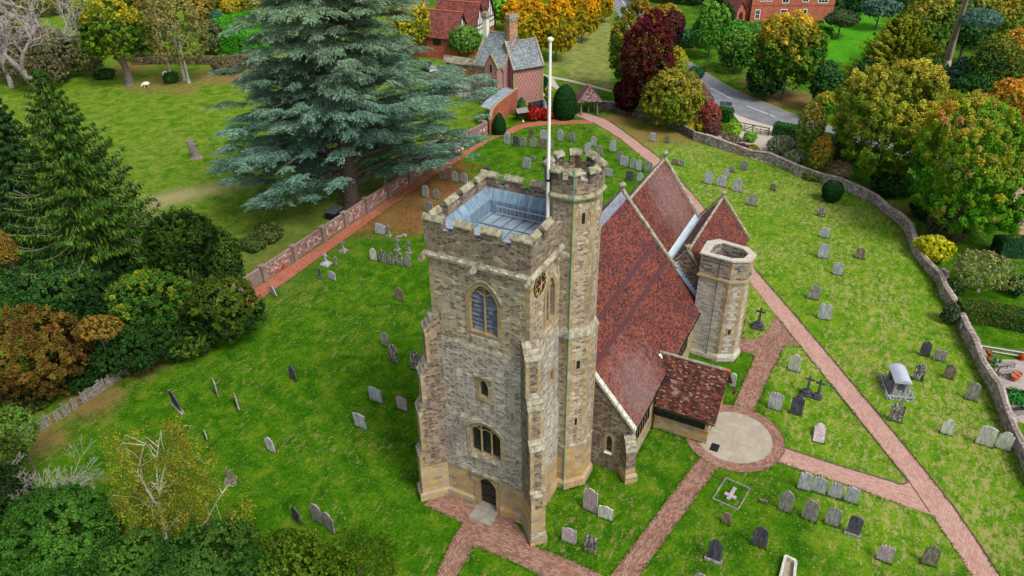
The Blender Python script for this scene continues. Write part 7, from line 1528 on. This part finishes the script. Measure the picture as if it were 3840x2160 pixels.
for i, (x, y, w_, h_, c1, c2, l) in enumerate(MT): tree('background_tree', l, 'tree', x, y, w_, h_, c1, c2, .5, 40, 1.3, 150+i, 'trees along the far edge of the meadow')
bush('low dark undergrowth at the foot of the oak', 262, 186, 60, 26, ['2f4a2a', '3a5a30'], seed=170)
hedge('low brown bank and scrub along the far meadow edge', [(340, 160), (440, 158), (540, 160), (640, 155)], 2, 1.3, ['7a6a52', '8a7460', '6a6a44'], 171, .3, name='scrub_hedge')
bush('brambles along the wire fence below the black box', 675, 585, 90, 56, ['4a5a2c', '5c6436', '3d4f28'], seed=172, ls=.9); bush('low brambles between the meadow and the dark yew', 640, 610, 70, 50, ['3f5428', '4d602e'], seed=173)
TH = [(30, 150, 150, 110, ['6d6752', '5c5e42', '787058'], 'grey brown thicket at the far left edge'), (105, 180, 130, 90, ['6a6048', '5d5f3c', '7a6c52'], 'low brown thicket between the spruce tops'), (205, 140, 120, 100, ['5d6638', '6d6c40', '4f5a32'], 'olive thicket left of the oak'), (235, 70, 90, 110, ['5a7430', '6d8034', '4a6430'], 'light green tree just behind the left side of the oak'), (352, 95, 90, 120, ['3f5426', '4f6230', '5f6a34'], 'dark green tree between the oak and the birches'),
      (395, 50, 90, 110, ['6a6c3c', '7a7444', '5a6034'], 'dull olive tree behind the birch clump'), (535, 95, 60, 90, ['4a5c38', '5c6a40', '6f6a48'], 'grey green tree beside the bright hedge'), (575, 165, 90, 40, ['6a5c48', '7a6a54', '5c6038'], 'low brown scrub below the bright hedge')]
for i_, (x_, y_, w__, h__, c1_, l_) in enumerate(TH): tree('thicket', l_, 'tree', x_, y_, w__, h__, c1_, None, -.3, 44, 1.1, 900+i_, 'trees along the far edge of the meadow', ragged=1.2)
# bare trees
def bare_tree(name, label, b, h_, r0, seed, mat, spread=.55, depth=6, lean=(0, 0), thin=.012, up=.15, first=.28, nb=(2, 4)):
    random.seed(seed); o = thing(name, label, 'tree', tuple(b)); m = MB(); tips = []
    def grow(p, d, l, r, k):
        n_ = 3 if k > 2 else 2; q = p
        for i in range(n_):
            d = (d+Vector((random.gauss(0, .12), random.gauss(0, .12), random.gauss(0, .1)+up*.15))).normalized(); e_ = q+d*l/n_; m.tube(q, e_, r*(1-.3*i/n_), r*(1-.3*(i+1)/n_), 6 if k > 3 else 3, cap=False); q = e_
            if k > 1 and k < depth and random.random() < .6:
                s = (d+Vector((random.gauss(0, 1), random.gauss(0, 1), random.gauss(.1, .6)))*spread).normalized(); grow(q, s, l*.6, r*.4, k-2)
        if k <= 0: tips.append(q); return
        for _ in range(random.randint(*nb)):
            s = (d+Vector((random.gauss(0, 1), random.gauss(0, 1), random.gauss(.15, .5)))*spread).normalized(); grow(q, s, l*random.uniform(.62, .85), max(thin, r*random.uniform(.5, .68)), k-1)
    grow(Vector((0, 0, -.1)), Vector((lean[0], lean[1], 1)).normalized(), h_*first, r0, depth); m.build('branches', mat, o); return o, tips
m_dead = plain('pinkish grey bare twigs', '7d7272', 'a89c9a', 3, 1)
bare_tree('bare_tree', 'large leafless grey tree at the top left with a stout dark trunk', G(100, 232), 20, .8, 5, m_dead, .55, 6, (-.15, -.0), .045, nb=(2, 3)); bare_tree('bare_tree', 'leafless pale grey tree spreading towards the oak', G(150, 195), 19, .75, 9, m_dead, .6, 6, (.05, .0), .045, nb=(2, 3)); bare_tree('bare_tree', 'fine twigged bare tree at the far left edge', G(30, 220), 16, .5, 14, m_dead, .6, 5, (0, 0), .045, nb=(2, 4))
# --- spruces
def spruce(label, bx, by, ytop, wpx, seed, cols, nwh=26):
    b = G(bx, by); h_ = H(b, ytop); r = wpx/2/(FPX/K/PJ(b+Vector((0, 0, h_*.3)))[2]); global RNG; RNG = np.random.default_rng(seed); rg = RNG; o = thing('spruce_tree', label, 'tree', tuple(b)); m = MB(); m.tube((0, 0, 0), (0, 0, h_*.98), r*.07, .03, 8); m.build('trunk', m_bark, o)
    tw = MB(); P, N, D, Cc, S = [], [], [], [], []; base = pal(cols)
    for wv in range(nwh):
        t = wv/nwh; z = h_*(.05+.93*t**.9); L_ = r*(1-t)**.92*1.1+.3; nb = 9 if t < .8 else 6
        for k in range(nb):
            an = 2*PI*k/nb+wv*1.1+rg.normal(0, .12); L2 = L_*rg.uniform(.8, 1.1); dv = np.array([math.cos(an), math.sin(an), 0]); sd_ = np.array([-math.sin(an), math.cos(an), 0]); steep = .16+.16*(1-t); s = np.linspace(0, 1, 9)
            zz = z-L2*steep*np.sin(s*PI*.62)*1.1+L2*.16*s**3; pts = np.outer(s*L2, dv); pts[:, 2] = zz
            for a, b_ in zip(pts[2:], pts[3:]): tw.tube(a, b_, .05*(1-t)+.015, .03*(1-t)+.01, 3, cap=False)
            n = int(230*max(.25, L2/r)); u = rg.random(n)**.75; c = np.stack([np.interp(u, s, pts[:, j]) for j in range(3)], 1); wd = L2*.26*(1-.72*u)*(.3+u)**.3; lat = rg.normal(0, .55, n)*wd; hang = rg.random(n)**1.3*(.32+.85*(1-u))*(.5+.5*np.exp(-(lat/wd)**2))*L2*.17
            pp = c+sd_*lat[:, None]; pp[:, 2] -= hang+.12*abs(lat); P.append(pp); N.append(dv*.8+sd_*rg.normal(0, .7, (n, 1))+np.array([0, 0, .5])+rg.normal(0, .25, (n, 3))); D.append(np.array([0, 0, -1])+dv*.35+rg.normal(0, .25, (n, 3))); col = base[rg.integers(len(base), size=n)]*rg.uniform(.7, 1.35, (n, 1)); Cc.append(col); S.append(rg.uniform(.16, .34, n))
    P, N, D, Cc, S = map(np.concatenate, (P, N, D, Cc, S)); k = P[:, 2] > .2; leafobj('foliage', P[k], N[k], S[k], Cc[k], o, .34, D[k]); tw.build('bough', plain('grey spruce bough', '6b6455', '8f8874', 3, 1), o); return o
SP_ = ['32541e', '3e6220', '2a4a20', '527222', '627e2a', '284420']
spruce('tall drooping spruce dominating the left side', 268, 690, 148, 425, 200, SP_, 30); spruce('smaller dark spruce behind the tall one at the left edge', 98, 590, 185, 230, 201, ['2a4a24', '33562a', '213d22', '3d5f2a'], 24)
# --- cedar
def cedar():
    b = G(886, 520); o = thing('cedar_tree', 'huge blue green cedar with layered horizontal foliage plates beside the memorial wall', 'tree', tuple(b)); global RNG; RNG = np.random.default_rng(300); rg = RNG; m = MB()
    m.tube((0, 0, -.1), (0, 0, .8), 1.35, 1.02, 12); m.tube((0, 0, .8), (.1, 0, 9), 1.02, .85, 12); m.tube((.1, 0, 9), (.2, .2, 20), .85, .55, 10); m.tube((.2, .2, 20), (.2, .3, 33), .55, .1, 8)
    P, N, Cc, S, D = [], [], [], [], []; base = pal(['55786a', '648572', '4a6a58', '75957e', '86a08a', '3f5f4e', '6d8c80']); Rz = lambda z: np.interp(z, [3, 5, 8, 11, 15, 19, 23, 27, 30, 33.5], [10, 12.5, 14.5, 14.8, 12.6, 10.6, 9.6, 9, 7.5, 4.5])
    left = np.array([-.65, .76]); right = -left; z = 3.8; tier = 0
    while z < 33.5:
        nb = 8 if z < 24 else 6
        for k in range(nb):
            an = 2*PI*k/nb+tier*.85+rg.normal(0, .2); dv = np.array([math.cos(an), math.sin(an)]); R_ = Rz(z)*rg.uniform(.66, 1.05)
            rs = dv@right; ls_ = dv@left
            R_ *= 1+(.5 if z < 16 else .28)*max(0, rs)**2
            fr_ = dv@np.array([-.76, -.65])
            if z < 6.5 and ((rs > -.35 and rs < .6) or fr_ > .85): continue
            if z < 9.6 and fr_ > .3 and rs > -.6: continue
            if z < 8.5 and fr_ > .6: continue
            if z < 8 and rs < -.35: R_ = min(R_*1.12, 15.8)
            if z < 10.5 and fr_ > -.1 and rs > .25: R_ = min(R_, 13)
            if fr_ > .2 and rs > -.45: R_ = min(R_, 2.5+.95*(z-6.5))
            zz0 = z+rg.normal(0, .35); e_ = Vector((dv[0]*R_*.86, dv[1]*R_*.86, zz0+.4-.03*R_)); mid = Vector((dv[0]*R_*.4, dv[1]*R_*.4, zz0+.2)); m.tube((0, 0, zz0-1.2), mid, .26, .17, 6); m.tube(mid, e_, .17, .04, 5)
            nd = int(3+R_*.85)
            for j in range(nd):
                f = .28+.74*(j+rg.random())/nd; lat = rg.normal(0, .16+.12*f)*R_; c = np.array([dv[0]*R_*f-dv[1]*lat, dv[1]*R_*f+dv[0]*lat, zz0+.45+.5*math.sin(f*2.5)-.055*R_*f+rg.normal(0, .18)]); pr = rg.uniform(1.2, 2.3)*(1.1-.3*f)
                n = int(175*pr*pr); aa = rg.random(n)*2*PI; rr = pr*np.sqrt(rg.random(n))*(1+.28*np.sin(aa*5+rg.random()*6)+.18*np.sin(aa*9+rg.random()*6)); ux = rr*np.cos(aa); uy = rr*np.sin(aa)*.62; q = np.stack([c[0]+ux*dv[0]-uy*dv[1], c[1]+ux*dv[1]+uy*dv[0], c[2]-.16*(rr/pr)**2*pr+rg.normal(0, .05, n)-.2*rg.random(n)**4], 1)
                P.append(q); N.append(np.array([0, 0, 1])+rg.normal(0, .33, (n, 3))); out = np.stack([ux*dv[0]-uy*dv[1]+dv[0]*pr*.8, ux*dv[1]+uy*dv[0]+dv[1]*pr*.8, -.25*pr+0*ux], 1); D.append(out+rg.normal(0, .35*pr, (n, 3)))
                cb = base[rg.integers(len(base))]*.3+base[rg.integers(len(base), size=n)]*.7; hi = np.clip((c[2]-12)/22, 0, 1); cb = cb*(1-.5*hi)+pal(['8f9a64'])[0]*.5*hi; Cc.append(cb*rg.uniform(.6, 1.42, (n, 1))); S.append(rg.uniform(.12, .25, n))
        z += 1.6+.4*rg.random(); tier += 1
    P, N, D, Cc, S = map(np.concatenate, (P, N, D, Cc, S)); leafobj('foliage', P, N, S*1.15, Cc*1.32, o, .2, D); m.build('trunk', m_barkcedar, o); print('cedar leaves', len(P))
cedar()
# --- left hand boundary planting
def conifer_bush(label, cx, cy, w_, h_, cols, seed, top=None, **k): return tree('yew_tree', label, 'tree', cx, cy, w_, h_, cols, top, .2, k.pop('npf', 70), k.pop('dn', 1.9), seed, zc=k.pop('zc', None), ragged=.9, **k)
YC = ['27421c', '304d20', '1e381b', '3a5824']
conifer_bush('tall dark yew with a pointed top beside the meadow', 462, 620, 190, 220, YC, 210, zc=8.0); conifer_bush('dark yew filling the gap in front of the meadow brambles', 550, 650, 130, 170, ['26401e', '30502a', '3a5a2c'], 211, ['4a6a2e'])
conifer_bush('large holly green bush mass at the end of the memorial wall', 560, 780, 190, 190, ['2c4a20', '365824', '22401e'], 212, ['6a7a28', '4f6e26'], npf=90); conifer_bush('green bush with yellow sprigs in front of the spruce', 385, 760, 240, 200, ['2f5a26', '3a682c', '284e24'], 213, ['5c8a34', '8a9a30', '4a7a30'], npf=90)
conifer_bush('dark laurel bush above the plank fence', 320, 880, 230, 150, ['22401f', '2c4d26', '1c361c'], 214, ['35592a'], npf=80); conifer_bush('cypress like dark bush at the left behind the copper beech', 130, 715, 280, 130, ['2f5a2a', '3a6630', '284e26'], 215, ['46723a'], npf=90)
conifer_bush('dark shrubs under the drooping spruce', 285, 690, 150, 110, ['1f3a1e', '284624'], 216); conifer_bush('small dark bushes at the churchyard edge by the fence end', 470, 850, 170, 90, ['26451f', '30522a', '557028'], 217)
tree('copper_beech', 'copper orange beech with brown shaded lower boughs at the left edge', 'tree', 85, 890, 270, 280, ['4d351e', '5a3e20', '453a1e', '5c4c22'], ['6f6226', '7a6628', '665e24', '6a4c20'], -.4, 110, 1.9, 218); tree('orange_branch_tree', 'small orange leaved tree reaching over the dark bushes', 'tree', 245, 825, 120, 70, ['7a5c28', '6a6428', '80642a'], ['8a6c2a'], .5, 28, .8, 219, zc=5.5)
bush('rust brown foliage at the far left edge', 15, 630, 60, 110, ['8a6a2c', '6a6a2c', '7a5a28'], seed=220, zc=6)
# more planting that closes the views behind
EX = [('dark_shrub', 'dark undergrowth at the foot of the big yellow green maple', 'shrub', 2250, 462, 130, 70, DARK, ['34542a'], 501), ('dark_shrub', 'dark undergrowth between the maples and the stone wall', 'shrub', 2345, 530, 110, 70, DARK, ['3a5a2c'], 502), ('dark_shrub', 'mid green undergrowth below the young birches', 'shrub', 2120, 380, 80, 70, ['3a5a2a', '4a6a30'], None, 503),
      ('woodland_tree', 'dark green tree in the dip behind the golden cypress', 'tree', 2180, 190, 90, 90, DARK, ['34542a'], 504), ('woodland_tree', 'deep green tree behind the two big maples', 'tree', 2330, 190, 110, 110, ['2c4a26', '365628'], ['4a6a30'], 505), ('woodland_tree', 'olive green tree at the top edge right of the cypress', 'tree', 2380, 20, 120, 90, ['44622a', '54722c'], ['7d8634'], 506),
      ('conifer_thicket', 'dark green thicket between the spruce and the cypress like bush', 'tree', 60, 640, 200, 120, ['2a4a22', '33562a'], None, 507), ('conifer_thicket', 'dark green thicket above the copper beech', 'tree', 250, 770, 200, 130, ['24421f', '2f5226'], None, 508), ('conifer_thicket', 'dark green thicket behind the plank fence', 'tree', 190, 930, 180, 120, ['1f3a1c', '294a22'], None, 509), ('conifer_thicket', 'shaded green thicket at the left edge below the copper beech', 'tree', 50, 1000, 160, 110, ['2f4a22', '3f5a28', '6a5a2a'], None, 510)]
for nm_, l_, ct_, x_, y_, w__, h__, c1_, c2_, sd__ in EX: tree(nm_, l_, ct_, x_, y_, w__, h__, c1_, c2_, -.4, 50, 1.5, sd__, ragged=.9)
FAR = [(20, -5, 110, 80, ['7d7a5a', '6a6c48'], None), (110, 0, 110, 80, ['6f7a3a', '80843f'], ['9a9040']), (180, -10, 90, 80, ['5a7a2e', '6d8a34'], None), (250, -15, 100, 80, ['5f7a2c', '7a8a30'], ['a09434']), (330, -15, 90, 80, ['5a6a34', '6a703c'], ['8f8440']), (400, -20, 90, 80, ['7a6f3c', '6a6a38'], None), (470, -20, 90, 80, ['4f6a30', '5f7434'], None), (540, -15, 90, 70, ['7f7a30', '8f8434'], ['a89038']), (610, -20, 90, 70, ['4a6a34', '5a7438'], None), (680, -20, 80, 70, ['5a6a30', '6f7434'], None),
       (1200, -25, 90, 70, ['5a8a2c', '6a9630'], None), (1275, -20, 80, 70, ['7a9a30', '5f8a2c'], None), (1620, -25, 80, 60, ['4a7a34', '5a8438'], None), (1690, -22, 80, 60, ['2f5a30', '3f6a38'], None), (1750, -18, 80, 60, ['2c5034', '3a6040'], None), (1815, -12, 60, 60, ['34583a', '44683f'], None), (2140, -18, 90, 60, ['3a6a34', '4a7a3c'], None), (2290, -10, 90, 70, ['4a6a2c', '6a7a30'], None), (2470, -15, 110, 70, ['556a2c', '7a7a30'], None), (2560, -10, 90, 80, ['6a6a2c', '8a7a30'], None)]
for i_, (x_, y_, w__, h__, c1_, c2_) in enumerate(FAR):
    nb_ = 'top left corner' if x_ < 60 else ('bare grey trees' if x_ < 220 else ('oak' if x_ < 360 else ('birch clump' if x_ < 510 else ('bright hedge' if x_ < 700 else ('tudor house' if x_ < 1300 else ('crimson trees' if x_ < 1720 else ('brick house' if x_ < 1900 else ('garden lawn' if x_ < 2200 else 'pine trunk'))))))))
    tree('distant_tree', ['rounded', 'spreading', 'low', 'bushy', 'broad', 'pale', 'dull', 'dense', 'loose', 'small', 'bright', 'fresh green', 'mid green', 'bluish green', 'deep green', 'dusky', 'leafy', 'olive', 'tawny', 'golden olive'][i_]+f' distant tree at the top edge behind the {nb_}', 'tree', x_, y_, w__, h__, c1_, c2_, -.3, 34, 1.3, 600+i_, 'distant trees along the top edge')
# foreground scrub
SCB = [(90, 1290, 130, 120, ['335f26', '3d6c2a'], 4.2, 700, 'mid green bush rising behind the corner bush'), (245, 1345, 130, 110, ['2c5626', '38652c', '4a7430'], 3.6, 701, 'blue green bush left of the birch trunk'), (270, 1430, 180, 90, ['3a6a2a', '487830'], 3.0, 702, 'leafy green scrub under the corner bush edge'), (430, 1420, 170, 100, ['2f5c2a', '3c6a30'], 3.0, 703, 'dark scrub right below the birch trunk'), (600, 1360, 120, 80, ['4a6e28', '5a7c30'], 1.6, 704, 'loose green scrub right of the birch by the mossy cross'),
       (640, 1440, 170, 90, ['3f6c26', '4d7a2c'], 1.8, 705, 'green scrub along the bottom edge left of centre'), (820, 1445, 160, 70, ['4d7020', '5c7e26'], 1.0, 706, 'low weedy scrub below the three leaning stones'), (20, 1150, 90, 110, ['3f5a28', '55702f'], 4.5, 707, 'dull green bush behind the silvery dead tree'), (10, 1400, 120, 130, ['2c5026', '3a622c'], 3.0, 708, 'dark green bush in the very bottom left corner')]
for x_, y_, w__, h__, c1_, z__, sd__, l_ in SCB: tree('foreground_shrub', l_, 'shrub', x_, y_, w__, h__, c1_, None, .1, 50, 1.3, sd__, zc=z__, ragged=1.3)
tree('foreground_shrub', 'broad dark green bush filling the bottom left corner', 'shrub', 150, 1350, 290, 270, ['2f5f26', '3a6e2c', '44782f', '274f22'], ['4f8636', '5a8f3c'], .2, 120, 1.9, 230, zc=3.5, ragged=.9); tree('foreground_shrub', 'bright green scrub along the bottom left edge', 'shrub', 60, 1440, 200, 150, ['4a7a28', '3a6a26', '5c8a30'], None, .2, 50, 1.9, 231, zc=3)
tree('foreground_shrub', 'tangled dark green scrub at the bottom with grey twigs', 'shrub', 520, 1410, 270, 190, ['33602a', '3f6e30', '2a5226'], ['55803a'], .2, 90, 1.7, 232, zc=3, ragged=.9); tree('foreground_shrub', 'olive green scrub at the bottom centre left', 'shrub', 720, 1420, 240, 150, ['466c22', '557a26', '3a5f20'], ['6a8a2c'], .1, 70, 1.3, 233, zc=1.6, ragged=1.0)
tree('foreground_shrub', 'thin weedy scrub spreading toward the west path', 'shrub', 900, 1420, 240, 120, ['55761f', '466a20', '6a8426'], None, .1, 60, .6, 234, zc=.8, ragged=1.2); tree('foreground_shrub', 'green scrub beneath the yellow birch', 'shrub', 330, 1400, 190, 150, ['3a6a2c', '46782f', '2f5a28'], ['5c8a3a'], .2, 60, 1.7, 235, zc=3.5)
tree('conifer_sapling', 'dull green conifer behind dead twigs at the left edge', 'tree', 40, 1080, 110, 150, ['5a7a30', '4a6a2a', '6a8438'], None, .3, 40, 1.2, 236, zc=5); tree('foreground_shrub', 'black shaded thicket at the left edge', 'shrub', 20, 1240, 140, 200, ['1f3320', '26401f', '2f4d26'], None, .2, 50, 1.6, 237, zc=4)
m_twig = plain('silvery dead twigs', '7d786f', 'a8a398', 3, 1)
for i, (x, y, h_, l, ln) in enumerate(((20, 1330, 9, 'dead silvery branching tree at the left edge', (.9, -.5)), (60, 1380, 7, 'fine dead twigs over the green corner bush', (.8, -.3)), (560, 1460, 3.6, 'bare grey twigs poking from the bottom scrub', (.2, .1)), (690, 1425, 2.4, 'thin bare whips beside the three leaning headstones', (.3, .2)))):
    bare_tree('dead_branches', l, G(x, y), h_, (.08, .06, .03, .02)[i], 240+i, m_twig, .45, 6 if i < 2 else 4, ln, (.012, .01, .007, .006)[i], nb=(2, 3))
# foreground birch: white forked limbs and thin hanging leaves
bb = G(418, 1385); bo = thing('birch_tree', 'yellowing birch with white forked limbs in the lower left foreground', 'tree', tuple(bb)); m = MB(); random.seed(33)
def wp(x, y, dz=0): return Vector(G(x, y, H(bb, y)+dz))-bb
def limb(pts, r0, r1, twigs=True):
    Q = [wp(*q) for q in pts]; n = len(Q)-1
    for i in range(n):
        m.tube(Q[i], Q[i+1], r0+(r1-r0)*i/n, r0+(r1-r0)*(i+1)/n, 6, cap=False)
        if twigs:
            for _ in range(3):
                s = Q[i].lerp(Q[i+1], random.random()); d = Vector((random.gauss(0, 1), random.gauss(0, 1), random.uniform(.1, .9))).normalized(); l = random.uniform(.5, 1.3); e_ = s+d*l; m.tube(s, e_, .022, .01, 3, cap=False); m.tube(e_, e_+Vector((d.x*.5, d.y*.5, -.5)), .01, .006, 3, cap=False)
limb([(418, 1385), (417, 1356), (407, 1299), (404, 1283)], .16, .12, False); limb([(404, 1283), (370, 1233, .2), (360, 1209, .3), (333, 1173, .5), (317, 1126, .6)], .09, .025); limb([(404, 1283), (400, 1249), (405, 1219, -.1), (413, 1179, -.2), (423, 1133, -.3), (437, 1093, -.4)], .095, .02)
limb([(401, 1249), (397, 1226, .1), (393, 1166, .2), (398, 1126, .3), (405, 1083, .4)], .06, .02); limb([(406, 1299), (377, 1276, -.4), (347, 1256, -.8), (327, 1246, -1)], .06, .02); limb([(405, 1230), (430, 1190, -.5), (470, 1160, -.9)], .04, .015); limb([(415, 1340), (450, 1300, -.6), (500, 1285, -1)], .05, .015); limb([(484, 1366, -.5), (520, 1310, -.3), (545, 1262, 0), (560, 1240, 0)], .05, .015, True)
limb([(360, 1209, .3), (352, 1160, .9), (366, 1110, 1.1)], .03, .012); limb([(410, 1345), (360, 1330, -.5), (300, 1340, -1)], .04, .015)
m.build('trunk', m_barkbirch, bo)
RNG = np.random.default_rng(33); base = pal(['7f8628', '8e922c', '6d7c26', '969434', '5f7024', '8a7c2a']); P, N, Cc = [], [], []
CL = [(405, 1135, 0, 2.0, 70), (335, 1175, .5, 1.7, 60), (470, 1165, -.3, 1.8, 65), (440, 1245, -.3, 2.1, 80), (355, 1255, 0, 1.9, 70), (520, 1240, 0, 1.5, 40), (500, 1310, -.6, 1.5, 40), (595, 1290, 0, 1.1, 22), (290, 1320, -.6, 1.5, 45), (255, 1375, -.8, 1.2, 30), (400, 1320, -.5, 1.7, 50), (330, 1385, -1, 1.2, 30), (300, 1110, .8, 1.0, 18), (450, 1095, 0, 1.1, 22)]
for cx_, cy__, dz_, rr_, ns_ in CL:
    cen = np.array(wp(cx_, cy__, dz_))
    for k in range(ns_):
        d = RNG.normal(size=3); d /= np.linalg.norm(d); a0 = cen+d*rr_*RNG.random()**.5+np.array([0, 0, .5]); n = int(RNG.integers(18, 62)); s = RNG.random(n); ln = RNG.uniform(.5, 1.6); q = a0+np.stack([RNG.normal(0, .1+.12*s), RNG.normal(0, .1+.12*s), -s*ln], 1); P.append(q); N.append(RNG.normal(0, 1, (n, 3))); Cc.append(base[RNG.integers(len(base))]*RNG.uniform(.65, 1.35, (n, 1)))
P, N, Cc = map(np.concatenate, (P, N, Cc)); k = P[:, 2] > 0; leafobj('foliage', P[k], N[k], RNG.uniform(.045, .085, k.sum()), Cc[k], bo, .6)
# ivy, leaves fallen and tufts: one uncountable mass each
RNG = np.random.default_rng(400)
def scatter(name, poly, n, size, cols, z=.02, tilt=.35, raw=False, up=0):
    Q = poly if raw else GP(poly); xs = [p[0] for p in Q]; ys = [p[1] for p in Q]; X = RNG.uniform(min(xs), max(xs), n*3); Y = RNG.uniform(min(ys), max(ys), n*3); k = poly_in(X, Y, Q); X, Y = X[k][:n], Y[k][:n]; n = len(X)
    keep = np.sin(X*.9+np.cos(Y*.7)*2)*np.cos(Y*1.1+X*.35)+RNG.normal(0, .5, n) > -.1; X, Y = X[keep], Y[keep]; n = len(X)
    o = leafobj(name, np.c_[X, Y, np.full(n, z)+RNG.random(n)*.03], RNG.normal(0, tilt, (n, 3))+np.array([0, 0, 1]), RNG.uniform(.6, 1.4, n)*size, pal(cols)[RNG.integers(len(cols), size=n)]*RNG.uniform(.75, 1.25, (n, 1)))
    return tag(o, kind='stuff')
LF = ['a08c5c', '94804e', 'a8966a', '80683e']
o = scatter('fallen_leaves', [(1850, 1100), (1700, 1449), (2400, 1449), (2576, 1449), (2576, 1200), (2200, 700), (2000, 480), (1800, 380), (1700, 380), (1900, 640), (2100, 900), (2100, 1180)], 15000, .05, LF); tag(o, 'scattered tan fallen leaves over the right hand lawns', 'leaves')
o = scatter('fallen_leaves', [(200, 1050), (640, 760), (1060, 560), (1060, 1250), (1000, 1400), (600, 1300), (200, 1300)], 9000, .045, LF+['7d8a3a']); tag(o, 'scattered tan fallen leaves over the left hand lawn', 'leaves')
o = scatter('leaf_litter', [(860, 600), (1000, 490), (1160, 400), (1240, 420), (1120, 520), (1060, 560), (1050, 600)], 16000, .07, ['a3663a', '8f5634', 'b3784a', '7a4a2c']); tag(o, 'orange brown leaf litter between the brick path and the tower', 'leaves')

# longer grass round the stones, along the path edges and at the foot of the walls
PX_, PY_ = [], []
for gx, gy, gw, yw in GRAVES:
    n = int(60+gw*60); s = RNG.uniform(-.6, .6, n)*gw; o_ = RNG.choice([-1, 1], n)*(.09+np.abs(RNG.normal(0, .05, n))); ca, sa = math.cos(math.radians(yw)), math.sin(math.radians(yw)); PX_.append(gx+o_*ca-s*sa); PY_.append(gy+o_*sa+s*ca)
def edge_line(P, per=26, sd=.07):
    for a, b in zip(P, P[1:]):
        a, b = np.array(a[:2]), np.array(b[:2]); L_ = np.linalg.norm(b-a)
        if L_ < 1e-3: continue
        n = max(1, int(L_*per)); s = RNG.random(n); q = a+(b-a)*s[:, None]; nn = np.array([-(b-a)[1], (b-a)[0]])/L_; w_ = np.sin(s*L_*1.7+a[0])*.04; q = q+nn*(RNG.normal(0, sd, n)+w_)[:, None]; PX_.append(q[:, 0]); PY_.append(q[:, 1])
edge_line(GP(mr)); edge_line(GP([(2445, 1449), (2412, 1396), (2345, 1296)])); edge_line(GP([(2285, 1211), (2089, 966), (1952, 795)])); edge_line(GP([(1641, 417), (1560, 350), (1491, 308)])); edge_line(GP([(1768, 1140), (1535, 1449)]), 34, .1); edge_line(GP([(1801, 1183), (1608, 1449)]), 34, .1); edge_line(GP([(1957, 1163), (2165, 1233), (2265, 1269)])); edge_line(GP([(1896, 1040), (1932, 955), (1975, 870), (2015, 875)])); edge_line(GP([(1838, 1034), (1899, 897), (1861, 884)]))
edge_line(GP([(600, 795), (1037, 484), (1150, 408), (1244, 349)])); edge_line(GP([(1066, 1272), (1164, 1316), (1144, 1349), (1095, 1449)]), 34, .1); edge_line(GP([(1149, 1449), (1192, 1373), (1288, 1412), (1371, 1453)]), 34, .1); edge_line(GP([(1348, 1376), (1420, 1403), (1500, 1440)]), 34, .1); edge_line([(c[0], c[1]) for c in disc(4.0)], 14, .05)
edge_line([(7.5, -4.72), (13.4, -4.72)], 40); edge_line([(13.45, -4.7), (13.45, -9.2)], 40); edge_line([(18.7, -4.7), (24, -4.75)], 30); edge_line([(x_, y_) for x_, y_, z_ in hx(1.12, 0)], 40); edge_line([(x_, y_) for x_, y_, z_ in octo(2.1, 0)], 40); edge_line(rwp and GP(rwp), 40, .35)
gx_, gy_ = np.concatenate(PX_), np.concatenate(PY_); n = len(gx_); bl = leafobj('grass_tufts', np.c_[gx_, gy_, RNG.uniform(.02, .1, n)], RNG.normal(0, 1, (n, 3))*np.array([1, 1, .25]), RNG.uniform(.05, .12, n), pal(['2f5c06', '3f6f0a', '4c7a10', '6a8420', '5a7a14'])[RNG.integers(5, size=n)]*RNG.uniform(.8, 1.25, (n, 1)), None, .35, np.tile([0, 0, 1.], (n, 1))+RNG.normal(0, .3, (n, 3)))
tag(bl, 'tufts of longer grass round the stones and along the path edges', 'grass', kind='stuff')
